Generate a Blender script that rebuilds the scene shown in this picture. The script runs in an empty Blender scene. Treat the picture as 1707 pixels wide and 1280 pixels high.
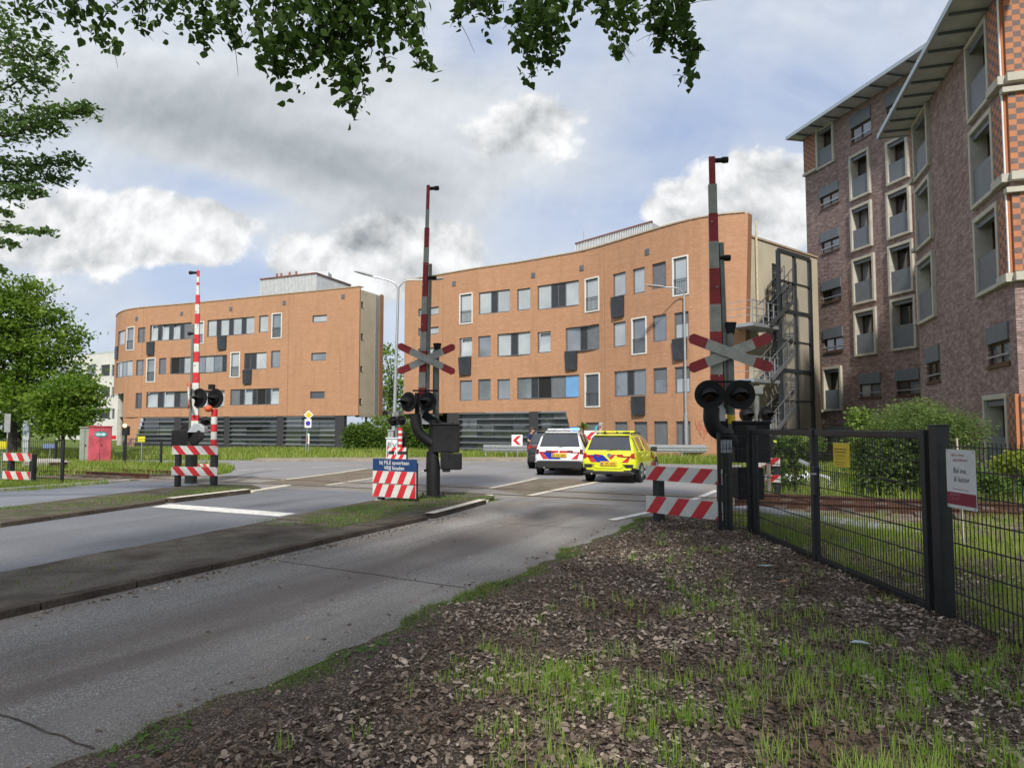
import bpy, math, random
import numpy as np
from mathutils import Vector, Matrix
random.seed(11)
RNG = np.random.default_rng(11)
SC = bpy.context.scene
COL = SC.collection
PI = math.pi
R = math.radians
# ------------------------------------------------------------------ survey helpers
F = 1180.0; PITCH = R(3.5); EYE = 1.65
CP, SP = math.cos(PITCH), math.sin(PITCH)
def ray(px, py):
    u = (px-853.5)/F; v = (640-py)/F
    return (u, CP-SP*v, SP+CP*v)
def gp(px, py, z=0.0):
    r = ray(px, py); k = (z-EYE)/r[2]
    return Vector((r[0]*k, r[1]*k, z))
def at(px, py, Y):
    r = ray(px, py); k = Y/r[1]
    return Vector((r[0]*k, Y, EYE+r[2]*k))
RD = Vector((0.435, 0.900, 0)).normalized()      # along the road
RP = Vector((0.900, -0.435, 0)).normalized()     # across it, to the right
HEAD = math.atan2(-0.435, 0.900)                 # z rotation that turns +Y into RD
def st(s, t, z=0.0):
    v = RP*s+RD*t
    return Vector((v.x, v.y, z))
# ------------------------------------------------------------------ things and parts
ROOTM = {}
def tag(o, label=None, cat=None, group=None, kind=None):
    if label: o["label"] = label
    if cat: o["category"] = cat
    if group: o["group"] = group
    if kind: o["kind"] = kind
    return o
def thing(name, label, cat, loc=(0, 0, 0), rz=0.0, group=None):
    o = bpy.data.objects.new(name, None); COL.objects.link(o)
    o.empty_display_size = 0.2
    o.location = loc; o.rotation_euler = (0, 0, rz)
    ROOTM[o.name] = Matrix.Translation(Vector(loc)) @ Matrix.Rotation(rz, 4, 'Z')
    return tag(o, label, cat, group)
def rootm(o):
    while o.parent is not None: o = o.parent
    return ROOTM.get(o.name, Matrix.Identity(4))
def copy_tree(o, parent=None):
    c = o.copy(); COL.objects.link(c)
    if parent is not None: c.parent = parent
    for ch in list(o.children): copy_tree(ch, c)
    return c
class MB:
    """collects shapes; build() links them as one mesh object"""
    def __init__(s):
        s.v = []; s.f = []; s.m = []; s.uv = None; s.M = None
    def add(s, vs, fs, mi=0):
        o = len(s.v)
        if s.M is not None: vs = [s.M @ Vector(v) for v in vs]
        s.v.extend([tuple(v) for v in vs])
        for f in fs:
            s.f.append(tuple(i+o for i in f)); s.m.append(mi)
        return s
    def quad(s, a, b, c, d, mi=0): return s.add([a, b, c, d], [(0, 1, 2, 3)], mi)
    def poly(s, pts, mi=0): return s.add(pts, [tuple(range(len(pts)))], mi)
    def box(s, c, d, mi=0, M=None):
        x, y, z = d[0]/2, d[1]/2, d[2]/2; c = Vector(c)
        vs = [Vector((i*x, j*y, k*z)) for i in (-1, 1) for j in (-1, 1) for k in (-1, 1)]
        if M is not None: vs = [M @ v for v in vs]
        vs = [v+c for v in vs]
        return s.add(vs, [(0, 1, 3, 2), (4, 6, 7, 5), (0, 4, 5, 1), (2, 3, 7, 6), (0, 2, 6, 4), (1, 5, 7, 3)], mi)
    def bar(s, a, b, w, h=None, mi=0, up=(0, 0, 1)):
        a = Vector(a); b = Vector(b); h = h or w
        d = (b-a); L = d.length
        if L < 1e-6: return s
        d /= L; u = Vector(up)
        if abs(d.dot(u)) > .95: u = Vector((0, 1, 0)) if abs(d.y) < .9 else Vector((1, 0, 0))
        x = d.cross(u).normalized(); z = x.cross(d)
        vs = []
        for p in (a, b):
            for i, k in ((-1, -1), (1, -1), (1, 1), (-1, 1)): vs.append(p+x*(i*w/2)+z*(k*h/2))
        return s.add(vs, [(0, 1, 2, 3), (7, 6, 5, 4), (0, 4, 5, 1), (1, 5, 6, 2), (2, 6, 7, 3), (3, 7, 4, 0)], mi)
    def tube(s, pts, r, n=8, mi=0, caps=True):
        pts = [Vector(p) for p in pts]
        rs = r if isinstance(r, (list, tuple)) else [r]*len(pts)
        vs = []; fs = []; px = None
        for i, p in enumerate(pts):
            d = (pts[min(i+1, len(pts)-1)]-pts[max(i-1, 0)]).normalized()
            if px is None:
                u = Vector((0, 0, 1)) if abs(d.z) < .9 else Vector((0, 1, 0))
                px = d.cross(u).normalized()
            else:
                px = (px-d*px.dot(d)).normalized()
            py = d.cross(px)
            for k in range(n):
                a = 2*PI*k/n
                vs.append(p+(px*math.cos(a)+py*math.sin(a))*rs[i])
        for i in range(len(pts)-1):
            for k in range(n):
                a, b = i*n+k, i*n+(k+1) % n
                fs.append((a, b, b+n, a+n))
        if caps:
            fs.append(tuple(range(n-1, -1, -1))); o = (len(pts)-1)*n
            fs.append(tuple(range(o, o+n)))
        return s.add(vs, fs, mi)
    def lathe(s, prof, c=(0, 0, 0), axis='Z', n=20, mi=0, M=None):
        """prof: (radius, height) pairs"""
        vs = []; fs = []
        for r_, h in prof:
            for k in range(n):
                a = 2*PI*k/n; x, y = r_*math.cos(a), r_*math.sin(a)
                v = Vector((x, y, h)) if axis == 'Z' else (Vector((x, h, y)) if axis == 'Y' else Vector((h, x, y)))
                if M is not None: v = M @ v
                vs.append(v+Vector(c))
        for i in range(len(prof)-1):
            for k in range(n):
                a, b = i*n+k, i*n+(k+1) % n
                fs.append((a, b, b+n, a+n))
        return s.add(vs, fs, mi)
    def prism(s, pts, d, mi=0):
        """closed solid from polygon pts swept by vector d"""
        n = len(pts); d = Vector(d)
        vs = [Vector(p) for p in pts]+[Vector(p)+d for p in pts]
        fs = [tuple(range(n-1, -1, -1)), tuple(range(n, 2*n))]
        for i in range(n):
            j = (i+1) % n; fs.append((i, j, j+n, i+n))
        return s.add(vs, fs, mi)
    def ball(s, c, r, n=10, mi=0, M=None):
        pr = [(max(1e-4, math.sin(PI*i/n)), -math.cos(PI*i/n)) for i in range(n+1)]
        rr = r if isinstance(r, (tuple, list)) else (r, r, r)
        S = Matrix.Diagonal((rr[0], rr[1], rr[2]))
        if M is not None: S = M @ S
        return s.lathe(pr, c, 'Z', max(8, n), mi, S)
    def text(s, txt, size, M, mi=0, align='CENTER', shear=0.0, sx=1.0):
        cu = bpy.data.curves.new('tmp_text', 'FONT'); cu.body = txt; cu.size = size
        cu.align_x = align; cu.shear = shear; cu.resolution_u = 2
        ob = bpy.data.objects.new('tmp_text', cu); COL.objects.link(ob)
        dg = bpy.context.evaluated_depsgraph_get()
        me = ob.evaluated_get(dg).to_mesh()
        vs = [M @ Vector((v.co.x*sx, v.co.y, 0)) for v in me.vertices]
        fs = [tuple(p.vertices) for p in me.polygons]
        ob.evaluated_get(dg).to_mesh_clear()
        bpy.data.objects.remove(ob); bpy.data.curves.remove(cu)
        return s.add(vs, fs, mi)
    def build(s, name, mats, parent=None, world=False, smooth=None, bevel=0, kind=None, fix=True):
        if not isinstance(mats, (list, tuple)): mats = [mats]
        me = bpy.data.meshes.new(name)
        vs = s.v
        if parent is not None and world:
            Mi = rootm(parent).inverted(); vs = [tuple(Mi @ Vector(v)) for v in vs]
        me.from_pydata(vs, [], s.f)
        for m in mats: me.materials.append(m)
        if len(mats) > 1: me.polygons.foreach_set('material_index', s.m)
        if s.uv is not None:
            ul = me.uv_layers.new(name='UVMap')
            flat = np.array([c for fc in s.uv for uvp in fc for c in uvp], dtype=np.float32)
            ul.data.foreach_set('uv', flat)
        if fix and s.uv is None:
            import bmesh
            bm = bmesh.new(); bm.from_mesh(me)
            bmesh.ops.recalc_face_normals(bm, faces=bm.faces); bm.to_mesh(me); bm.free()
        if smooth is not None:
            me.polygons.foreach_set('use_smooth', [True]*len(me.polygons))
            me.set_sharp_from_angle(angle=R(smooth))
        me.update()
        o = bpy.data.objects.new(name, me); COL.objects.link(o)
        if parent is not None: o.parent = parent
        if bevel:
            b = o.modifiers.new('bevel', 'BEVEL'); b.width = bevel; b.segments = 2; b.limit_method = 'ANGLE'; b.angle_limit = R(40)
        if kind: o['kind'] = kind
        return o
def np_mesh(name, verts, faces, mats, parent=None, mi=None, kind=None):
    """verts (N,3), faces (M,k) arrays -> object"""
    me = bpy.data.meshes.new(name)
    k = faces.shape[1]; M_ = faces.shape[0]
    me.vertices.add(len(verts)); me.vertices.foreach_set('co', np.asarray(verts, np.float32).ravel())
    me.loops.add(M_*k); me.loops.foreach_set('vertex_index', faces.astype(np.int32).ravel())
    me.polygons.add(M_)
    me.polygons.foreach_set('loop_start', np.arange(0, M_*k, k, dtype=np.int32))
    if not isinstance(mats, (list, tuple)): mats = [mats]
    for m in mats: me.materials.append(m)
    if mi is not None: me.polygons.foreach_set('material_index', np.asarray(mi, np.int32))
    me.update(calc_edges=True); me.validate()
    o = bpy.data.objects.new(name, me); COL.objects.link(o)
    if parent is not None: o.parent = parent
    if kind: o['kind'] = kind
    return o
# ------------------------------------------------------------------ materials
def srgb(r, g, b):
    f = lambda c: c/12.92 if c <= .04045 else ((c+.055)/1.055)**2.4
    return (f(r), f(g), f(b))
class NT:
    """tiny node tree helper"""
    def __init__(s, tree): s.t = tree; s.n = tree.nodes; s.l = tree.links
    def new(s, typ, **kw):
        n = s.n.new(typ)
        for k, v in kw.items(): setattr(n, k, v)
        return n
    def sock(s, x, inp):
        if isinstance(x, bpy.types.NodeSocket): s.l.new(x, inp)
        elif x is not None:
            if isinstance(x, (tuple, list)) and len(x) == 3 and inp.type == 'RGBA': x = (*x, 1)
            inp.default_value = x
    def math(s, op, a, b=None, c=None, clamp=False):
        n = s.new('ShaderNodeMath', operation=op); n.use_clamp = clamp
        s.sock(a, n.inputs[0])
        if b is not None: s.sock(b, n.inputs[1])
        if c is not None: s.sock(c, n.inputs[2])
        return n.outputs[0]
    def mix(s, f, a, b, typ='MIX'):
        n = s.new('ShaderNodeMix', data_type='RGBA', blend_type=typ)
        s.sock(f, n.inputs[0]); s.sock(a, n.inputs[6]); s.sock(b, n.inputs[7])
        return n.outputs[2]
    def noise(s, vec, scale, detail=3, rough=.55, dist=0.0):
        n = s.new('ShaderNodeTexNoise'); s.sock(vec, n.inputs['Vector'])
        n.inputs['Scale'].default_value = scale; n.inputs['Detail'].default_value = detail
        n.inputs['Roughness'].default_value = rough; n.inputs['Distortion'].default_value = dist
        return n.outputs[0]
    def ramp(s, f, a, b, ca=0.0, cb=1.0):
        n = s.new('ShaderNodeMapRange'); n.clamp = True
        s.sock(f, n.inputs[0]); n.inputs[1].default_value = a; n.inputs[2].default_value = b
        n.inputs[3].default_value = ca; n.inputs[4].default_value = cb
        return n.outputs[0]
    def pos(s): return s.new('ShaderNodeNewGeometry').outputs['Position']
    def uv(s): return s.new('ShaderNodeTexCoord').outputs['UV']
    def mapping(s, vec, scale=(1, 1, 1), rot=(0, 0, 0), loc=(0, 0, 0)):
        n = s.new('ShaderNodeMapping'); s.sock(vec, n.inputs[0])
        n.inputs['Scale'].default_value = scale; n.inputs['Rotation'].default_value = rot; n.inputs['Location'].default_value = loc
        return n.outputs[0]
    def bump(s, h, strength=.3, dist=.01):
        n = s.new('ShaderNodeBump'); s.sock(h, n.inputs['Height'])
        n.inputs['Strength'].default_value = strength; n.inputs['Distance'].default_value = dist
        return n.outputs[0]
MATS = {}
def base_mat(name):
    m = bpy.data.materials.new(name); m.use_nodes = True
    t = NT(m.node_tree); b = m.node_tree.nodes['Principled BSDF']
    MATS[name] = m
    return m, t, b
def simple(name, col, rough=.6, metal=0.0, var=.12, scale=6.0, bump=0.0, spec=.5, coat=0.0, dirt=None):
    """plain surface with a little procedural wear"""
    if name in MATS: return MATS[name]
    m, t, b = base_mat(name)
    p = t.pos()
    n1 = t.noise(p, scale, 4, .6)
    dark = tuple(c*(1-var*1.6) for c in col); lite = tuple(min(1, c*(1+var)) for c in col)
    c = t.mix(t.ramp(n1, .3, .7), dark, lite)
    if dirt:
        n2 = t.noise(p, scale*.35, 5, .7, .5)
        c = t.mix(t.ramp(n2, .52, .75, 0, dirt[1]), c, dirt[0])
    t.sock(c, b.inputs['Base Color'])
    b.inputs['Roughness'].default_value = rough; b.inputs['Metallic'].default_value = metal
    b.inputs['Specular IOR Level'].default_value = spec
    if coat: b.inputs['Coat Weight'].default_value = coat; b.inputs['Coat Roughness'].default_value = .08
    if bump: t.sock(t.bump(t.noise(p, scale*8, 3), bump, .01), b.inputs['Normal'])
    return m
def brick_mat(name, c1, c2, mortar, big, bw=.22, bh=.0625, relief=.3, rough=.85, grime=None, patch=None, mottle=0):
    m, t, b = base_mat(name)
    uv = t.uv()
    br = t.new('ShaderNodeTexBrick'); t.sock(uv, br.inputs['Vector'])
    br.inputs['Color1'].default_value = (*c1, 1); br.inputs['Color2'].default_value = (*c2, 1); br.inputs['Mortar'].default_value = (*mortar, 1)
    br.inputs['Scale'].default_value = 1.0; br.inputs['Brick Width'].default_value = bw; br.inputs['Row Height'].default_value = bh
    br.inputs['Mortar Size'].default_value = .006; br.inputs['Bias'].default_value = 0.0
    c = br.outputs['Color']
    n = t.noise(uv, .35, 4, .6)
    c = t.mix(t.ramp(n, .3, .7, 0, .55), c, big, 'MULTIPLY')
    # course by course colour drift, as laid
    st_ = t.noise(t.mapping(uv, (.6, 5.0, 1)), 1.0, 3, .6)
    c = t.mix(t.ramp(st_, .35, .75, 0, .35), c, tuple(x*.72 for x in c1))
    fine = t.noise(t.mapping(uv, (4.5, 16.0, 1)), 1.0, 2, .5)
    c = t.mix(t.ramp(fine, .3, .7, 0, .4), c, tuple(x*.62 for x in c2))
    if mottle:
        mo = t.noise(t.mapping(uv, (2.6, 6.5, 1)), 1.0, 4, .7, .4)
        c = t.mix(t.ramp(mo, .36, .5, mottle, 0), c, tuple(x*.42 for x in c1)); c = t.mix(t.ramp(mo, .52, .66, 0, mottle), c, tuple(min(1, x*1.45) for x in c2))
    if patch:
        pn = t.noise(uv, patch[1], 5, .65, .8)
        c = t.mix(t.ramp(pn, .5, .68, 0, patch[2]), c, patch[0])
    if grime:
        g = t.noise(t.mapping(uv, (2.2, .22, 1)), 1.0, 4, .6)
        c = t.mix(t.ramp(g, .5, .8, 0, grime[1]), c, grime[0])
    t.sock(c, b.inputs['Base Color'])
    b.inputs['Roughness'].default_value = rough; b.inputs['Specular IOR Level'].default_value = .25
    h = t.math('ADD', t.math('MULTIPLY', br.outputs['Fac'], -.6), t.noise(t.mapping(uv, (3.0, 9.0, 1)), 1.0, 4, .7))
    t.sock(t.bump(h, relief, .03), b.inputs['Normal'])
    return m
def leaf_mat(name, c1, c2, c3=None, trans=.35, rough=.5, power=1.0):
    """leaves: colour differs from leaf to leaf, light comes through"""
    m, t, b = base_mat(name)
    g = t.new('ShaderNodeNewGeometry')
    rnd = g.outputs['Random Per Island']
    c = t.mix(t.math('POWER', rnd, power) if power != 1 else rnd, c1, c2)
    if c3:
        c = t.mix(t.ramp(t.noise(g.outputs['Position'], .9, 3, .6), .42, .62), c, c3)
    t.sock(c, b.inputs['Base Color'])
    b.inputs['Roughness'].default_value = rough; b.inputs['Specular IOR Level'].default_value = .16
    tr = t.new('ShaderNodeBsdfTranslucent'); t.sock(t.mix(.5, c, (c2[0]*1.3, c2[1]*1.5, c2[2]*.7)), tr.inputs[0])
    mx = t.new('ShaderNodeMixShader'); mx.inputs[0].default_value = trans
    t.l.new(b.outputs[0], mx.inputs[1]); t.l.new(tr.outputs[0], mx.inputs[2])
    out = [n for n in t.n if n.type == 'OUTPUT_MATERIAL'][0]
    t.l.new(mx.outputs[0], out.inputs[0])
    return m
def checker_mat(name, c1, c2, size):
    m, t, b = base_mat(name)
    uv = t.uv()
    ck = t.new('ShaderNodeTexChecker'); t.sock(t.mapping(uv, (1, 1.22, 1), loc=(.003, .003, .05)), ck.inputs[0]); ck.inputs['Scale'].default_value = 1.0/size
    n = t.noise(uv, 3.0, 4, .6)
    a = t.mix(t.ramp(n, .3, .7), c1, tuple(x*.72 for x in c1)); d = t.mix(t.ramp(n, .3, .7), c2, tuple(x*.7 for x in c2))
    t.sock(t.mix(ck.outputs['Fac'], a, d), b.inputs['Base Color']); b.inputs['Roughness'].default_value = .8
    return m
def glass_mat(name, col, rough=.03, rip=.02, curtain=None):
    """window pane: what hangs behind it gives the base colour, the glass the gloss"""
    m, t, b = base_mat(name)
    p = t.pos()
    c = col
    if curtain:
        w = t.new('ShaderNodeTexWave'); t.sock(t.mapping(t.uv(), (1, .03, 1)), w.inputs['Vector'])
        w.inputs['Scale'].default_value = 3.1; w.inputs['Distortion'].default_value = 6.0; w.inputs['Detail'].default_value = 3
        c = t.mix(t.math('ADD', t.math('MULTIPLY', w.outputs['Fac'], .35), t.ramp(t.noise(p, .45, 2), .3, .7, 0, .65)), col, curtain)
    nn = t.noise(p, .8, 2)
    c = t.mix(t.ramp(nn, .35, .65, 0, .4), c, tuple(x*.7 for x in col))
    t.sock(c, b.inputs['Base Color'])
    b.inputs['Roughness'].default_value = rough; b.inputs['Specular IOR Level'].default_value = .5
    b.inputs['Coat Weight'].default_value = 1.0; b.inputs['Coat Roughness'].default_value = rough; b.inputs['Coat IOR'].default_value = 1.9
    if rip: t.sock(t.bump(t.noise(p, 1.3, 2), rip, .05), b.inputs['Coat Normal'])
    return m
WHITE = simple('white_paint', (.78, .78, .76), .45, var=.06, scale=5, dirt=((.45, .43, .38), .25))
REDP = simple('red_reflective', (.55, .022, .03), .4, var=.08)
SHWHITE = simple('white_reflective', (.60, .61, .57), .4, var=.07, dirt=((.40, .40, .34), .35))
BLACKM = simple('black_metal', (.012, .012, .014), .42, var=.3, scale=9)
DKPOST = simple('dark_plastic_post', (.022, .022, .024), .6, var=.25, scale=8)
GREYM = simple('grey_metal', (.33, .34, .34), .5, .35, var=.15, scale=7, dirt=((.2, .19, .17), .35))
GALV = simple('galvanised_steel', (.42, .44, .46), .42, .55, var=.12, scale=10)
ANTH = simple('anthracite_coating', (.028, .033, .038), .45, var=.2, scale=6)
CONC = simple('concrete', (.40, .385, .34), .8, var=.12, scale=4, bump=.15, dirt=((.24, .23, .2), .4))
# ================================================================== SETTING: ground, roads, track
def ground_mat():
    m, t, b = base_mat('ground_soil_grass')
    p = t.pos()
    n1 = t.noise(p, .35, 5, .6); n2 = t.noise(p, 3.0, 4, .65); n3 = t.noise(p, 26.0, 3, .6)
    g = t.mix(t.ramp(n2, .3, .7), (.075, .125, .018), (.15, .20, .04))
    g = t.mix(t.ramp(n3, .35, .7, 0, .5), g, (.05, .075, .012))
    g = t.mix(t.ramp(n1, .5, .72, 0, .7), g, (.17, .15, .075))
    t.sock(g, b.inputs['Base Color']); b.inputs['Roughness'].default_value = .9; b.inputs['Specular IOR Level'].default_value = .15
    t.sock(t.bump(t.math('ADD', n3, n2), .6, .06), b.inputs['Normal'])
    return m
def asphalt_mat(name, c1, c2, speck, dirt, dirt_amt=.5, streak=None, scale=90, crack=False):
    m, t, b = base_mat(name)
    p = t.pos()
    rot = t.mapping(p, rot=(0, 0, -HEAD))            # x across the road, y along it
    n1 = t.noise(p, .55, 5, .6); n2 = t.noise(p, scale, 2, .5); n3 = t.noise(p, scale*2.3, 1, .5)
    c = t.mix(t.ramp(n1, .3, .7), c1, c2)
    c = t.mix(t.ramp(n2, .46, .62, 0, .6), c, tuple(x*.55 for x in c1))
    c = t.mix(t.ramp(n3, .58, .66, 0, .85), c, speck)
    d = t.noise(t.mapping(rot, (1.3, .16, 1)), 1.0, 4, .6, .4)
    c = t.mix(t.ramp(d, .46, .66, 0, dirt_amt), c, dirt)
    if streak:
        for s0, w, amt, col in streak:               # worn wheel tracks and dirty lane centre
            x = t.new('ShaderNodeSeparateXYZ'); t.sock(rot, x.inputs[0])
            dd = t.math('ABSOLUTE', t.math('SUBTRACT', x.outputs[0], s0))
            dd = t.math('ADD', dd, t.ramp(t.noise(t.mapping(rot, (.8, .3, 1)), 1.0, 4, .6), .2, .8, -.35*w, .35*w))
            c = t.mix(t.ramp(dd, 0, w, amt, 0), c, col)
    if crack:
        v = t.new('ShaderNodeTexVoronoi', feature='DISTANCE_TO_EDGE')
        t.sock(t.mapping(t.mix(.12, p, t.new('ShaderNodeTexNoise').outputs['Color']), (.22, .22, 1)), v.inputs['Vector']); v.inputs['Scale'].default_value = 1.0
        c = t.mix(t.ramp(v.outputs['Distance'], .0, .004, .6, 0), c, (.03, .028, .025))
    t.sock(c, b.inputs['Base Color']); b.inputs['Roughness'].default_value = .82; b.inputs['Specular IOR Level'].default_value = .3
    t.sock(t.bump(t.math('ADD', n2, t.math('MULTIPLY', n3, .6)), .45, .006), b.inputs['Normal'])
    return m
def dirt_mat(name, c1, c2, moss, amt, scale=2.2, fine=40):
    m, t, b = base_mat(name)
    p = t.pos()
    n1 = t.noise(p, scale, 6, .65, .3); n2 = t.noise(p, fine, 3, .6); n3 = t.noise(p, scale*.45, 4, .6)
    c = t.mix(t.ramp(n1, .38, .62), c1, c2)
    c = t.mix(t.ramp(n2, .4, .68, 0, .6), c, tuple(x*.45 for x in c1))
    c = t.mix(t.ramp(n3, .5, .64, 0, amt), c, moss)
    t.sock(c, b.inputs['Base Color']); b.inputs['Roughness'].default_value = .92; b.inputs['Specular IOR Level'].default_value = .15
    t.sock(t.bump(t.math('ADD', n2, n1), .7, .02), b.inputs['Normal'])
    return m
M_GROUND = ground_mat()
M_NEAR = asphalt_mat('asphalt_worn_near', (.160, .150, .138), (.232, .219, .202), (.52, .49, .46), (.105, .084, .070), .65,
                     [(-5.15, .75, .62, (.095, .073, .060)), (-4.0, .35, .4, (.235, .222, .205)), (-6.55, .3, .5, (.22, .19, .16))], 48)
M_FAR = asphalt_mat('asphalt_blue_grey', (.125, .131, .146), (.170, .177, .194), (.36, .36, .38), (.11, .105, .10), .45, None, 60)
M_PATH = asphalt_mat('asphalt_cycle_path', (.17, .18, .205), (.21, .222, .25), (.36, .37, .40), (.15, .15, .155), .3, None, 60)
M_JUNC = asphalt_mat('asphalt_junction', (.205, .205, .213), (.26, .26, .27), (.42, .41, .41), (.20, .18, .155), .55, None, 50)
M_XING = asphalt_mat('asphalt_crossing_panels', (.19, .175, .155), (.26, .24, .21), (.4, .38, .35), (.13, .10, .075), .6, None, 50)
M_ISLE = dirt_mat('brown_paving_island', (.16, .13, .10), (.24, .20, .155), (.12, .12, .06), .4, 1.6)
M_MEDIAN = dirt_mat('median_dirty_paving', (.098, .083, .067), (.175, .155, .128), (.042, .032, .026), .85, 1.3, 45)
M_MOSS = dirt_mat('median_mossy_dirt', (.085, .073, .053), (.145, .128, .095), (.06, .082, .022), .7, 2.4, 45)
M_KERB = dirt_mat('kerb_dark_dirt', (.078, .060, .048), (.13, .108, .086), (.045, .035, .03), .6, 2.0, 40)
def soil_mat(name, c1, c2, crumbs):
    m = dirt_mat(name, c1, c2, (.060, .070, .025), .3, 3.0, 55); t = NT(m.node_tree); b = t.n['Principled BSDF']; p = t.pos()
    old = b.inputs['Base Color'].links[0].from_socket; c = old
    for sc, th, am in ((62, .56, .85), (115, .5, .7)):
        v = t.new('ShaderNodeTexVoronoi'); t.sock(t.mapping(p, (sc, sc*.7, sc*.4), rot=(0, 0, sc)), v.inputs['Vector']); v.inputs['Scale'].default_value = 1.0
        sx = t.new('ShaderNodeSeparateXYZ'); t.sock(v.outputs['Color'], sx.inputs[0])
        k = t.math('MULTIPLY', t.ramp(sx.outputs[0], th, th+.05), t.ramp(v.outputs['Distance'], .35, .55, am, 0))
        c = t.mix(k, c, t.mix(sx.outputs[1], crumbs[0], crumbs[1]))
    t.sock(c, b.inputs['Base Color']); return m
M_SOIL = soil_mat('verge_dark_soil', (.045, .032, .026), (.095, .071, .057), ((.10, .072, .055), (.34, .275, .23)))
M_SOIL0 = dirt_mat('joint_dirt', (.085, .062, .050), (.155, .118, .097), (.040, .048, .018), .35, 3.0, 55)
M_BALLAST = dirt_mat('track_ballast', (.15, .115, .085), (.27, .225, .17), (.07, .045, .03), .7, 3.0, 22)
M_RUST = simple('rusty_rail_steel', (.085, .036, .021), .75, .2, var=.3, scale=5, dirt=((.16, .075, .04), .5))
M_TAN = dirt_mat('tan_pavement', (.27, .235, .18), (.36, .32, .25), (.2, .2, .09), .4, 1.2, 25)
M_LINE = simple('worn_white_marking', (.66, .65, .60), .7, var=.15, scale=8, dirt=((.30, .28, .25), .55))
M_LINEY = simple('worn_cream_marking', (.62, .57, .46), .7, var=.15, scale=8, dirt=((.33, .27, .2), .6))
def sheet(name, pts, z, m, kind='structure'):
    mb = MB(); mb.poly([(p[0], p[1], z) for p in pts])
    o = mb.build(name, m); o['kind'] = kind
    return o
# flip so that faces look up
def sheet_up(name, pts, z, m):
    a = sum(pts[i][0]*pts[(i+1) % len(pts)][1]-pts[(i+1) % len(pts)][0]*pts[i][1] for i in range(len(pts)))
    return sheet(name, pts if a > 0 else pts[::-1], z, m)
sheet_up('ground', [(-700, -300), (700, -300), (700, 900), (-700, 900)], 0, M_GROUND)
sheet_up('road', [st(-7.3, -14), st(-3.42, -14), st(-3.42, 14.9), st(-7.3, 14.9)], .006, M_NEAR)
sheet_up('road', [st(-13.75, -18), st(-7.8, -18), st(-7.8, 14.9), st(-13.75, 14.9)], .006, M_FAR)
sheet_up('cycle_path', [st(-19.8, -18), st(-13.8, -18), st(-13.8, 14.9), st(-19.9, 14.9)], .006, M_PATH)
JX = [st(-20.0, 14.6), gp(330, 797), gp(383, 789), gp(393, 781), gp(374, 775), gp(240, 771), gp(100, 770.5), gp(100, 767.5), gp(420, 767.5), gp(900, 767.5), gp(1020, 768.5), gp(1080, 773), gp(1215, 775), gp(1330, 776), gp(1210, 792), st(-2.2, 18.4), st(-2.9, 14.6)]
sheet_up('road_junction', JX, .010, M_JUNC)
sheet_up('level_crossing_surface', [st(-20.2, 14.85), st(-2.9, 14.85), st(-2.7, 17.75), st(-20.2, 17.75)], .014, M_XING)
# traffic islands beyond the track: flat brown paving between cream lines
def band(name, pts, w, z, m, dash=None):
    mb = MB()
    for a, b in zip(pts[:-1], pts[1:]):
        d = (b-a).normalized(); n = Vector((-d.y, d.x, 0))*w/2
        mb.poly([Vector((q.x, q.y, z)) for q in (a-n, b-n, b+n, a+n)])
    o = mb.build(name, m, fix=False); o['kind'] = 'structure'
    return o
sheet_up('paved_island', [gp(435, 805), gp(610, 782), gp(712, 786), gp(623, 798), gp(542, 810)], .018, M_ISLE)
sheet_up('paved_island', [gp(815, 815), gp(895, 798.5), gp(960, 799), gp(997, 804.5), gp(883, 827)], .018, M_ISLE)
band('road_marking', [gp(470, 801), gp(560, 789.5), gp(612, 781.5)], .16, .022, M_LINEY)
band('road_marking', [gp(545, 809.5), gp(623, 797.5), gp(712, 785.5)], .16, .022, M_LINEY)
band('road_marking', [gp(815, 815), gp(860, 806), gp(896, 798)], .16, .022, M_LINEY)
band('road_marking', [gp(883, 827), gp(945, 814), gp(985, 806.5), gp(999, 803)], .20, .022, M_LINEY)
band('road_marking', [gp(520, 779.8), gp(605, 775.6)], .12, .016, M_LINE)
band('road_marking', [gp(1020, 868), gp(1095, 852), gp(1160, 832), gp(1196, 818)], .17, .018, M_LINE)
for a, b in (((395, 785), (415, 784)), ((424, 783.5), (440, 783)), ((452, 782.4), (470, 781.5))):
    band('road_marking', [gp(*a), gp(*b)], .12, .016, M_LINE)
# stop line on the far lane
sheet_up('stop_line', [gp(252, 845.5), gp(284, 840.5), gp(493, 856.5), gp(466, 861.5)], .012, M_LINE)
# joints across the near lane
for (a, b) in (((440, 932), (778, 981)), ((832, 872.5), (965, 880.5)), ((-30, 1178), (158, 1252))):
    A, B = gp(*a), gp(*b); pts = []
    for i in range(15):
        f = i/14; q = A.lerp(B, f); q += Vector((random.uniform(-.012, .012), random.uniform(-.012, .012), 0)); pts.append(q)
    band('road_joint', pts, .015, .0095, M_KERB)
def raised(name, pts, h, mt, msides):
    mb = MB(); a = sum(pts[i][0]*pts[(i+1) % len(pts)][1]-pts[(i+1) % len(pts)][0]*pts[i][1] for i in range(len(pts)))
    if a < 0: pts = pts[::-1]
    n = len(pts)
    mb.poly([(p[0], p[1], h) for p in pts], 0)
    for i in range(n):
        j = (i+1) % n
        mb.quad((pts[i][0], pts[i][1], -.02), (pts[j][0], pts[j][1], -.02), (pts[j][0], pts[j][1], h), (pts[i][0], pts[i][1], h), 1)
    o = mb.build(name, [mt, msides], fix=False); o['kind'] = 'structure'
    return o
def wavy(s0, t0, s1, t1, n, amp, seed):
    rr = random.Random(seed)
    return [st(s0+(s1-s0)*i/n+rr.uniform(-amp, amp), t0+(t1-t0)*i/n) for i in range(n+1)]
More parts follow.
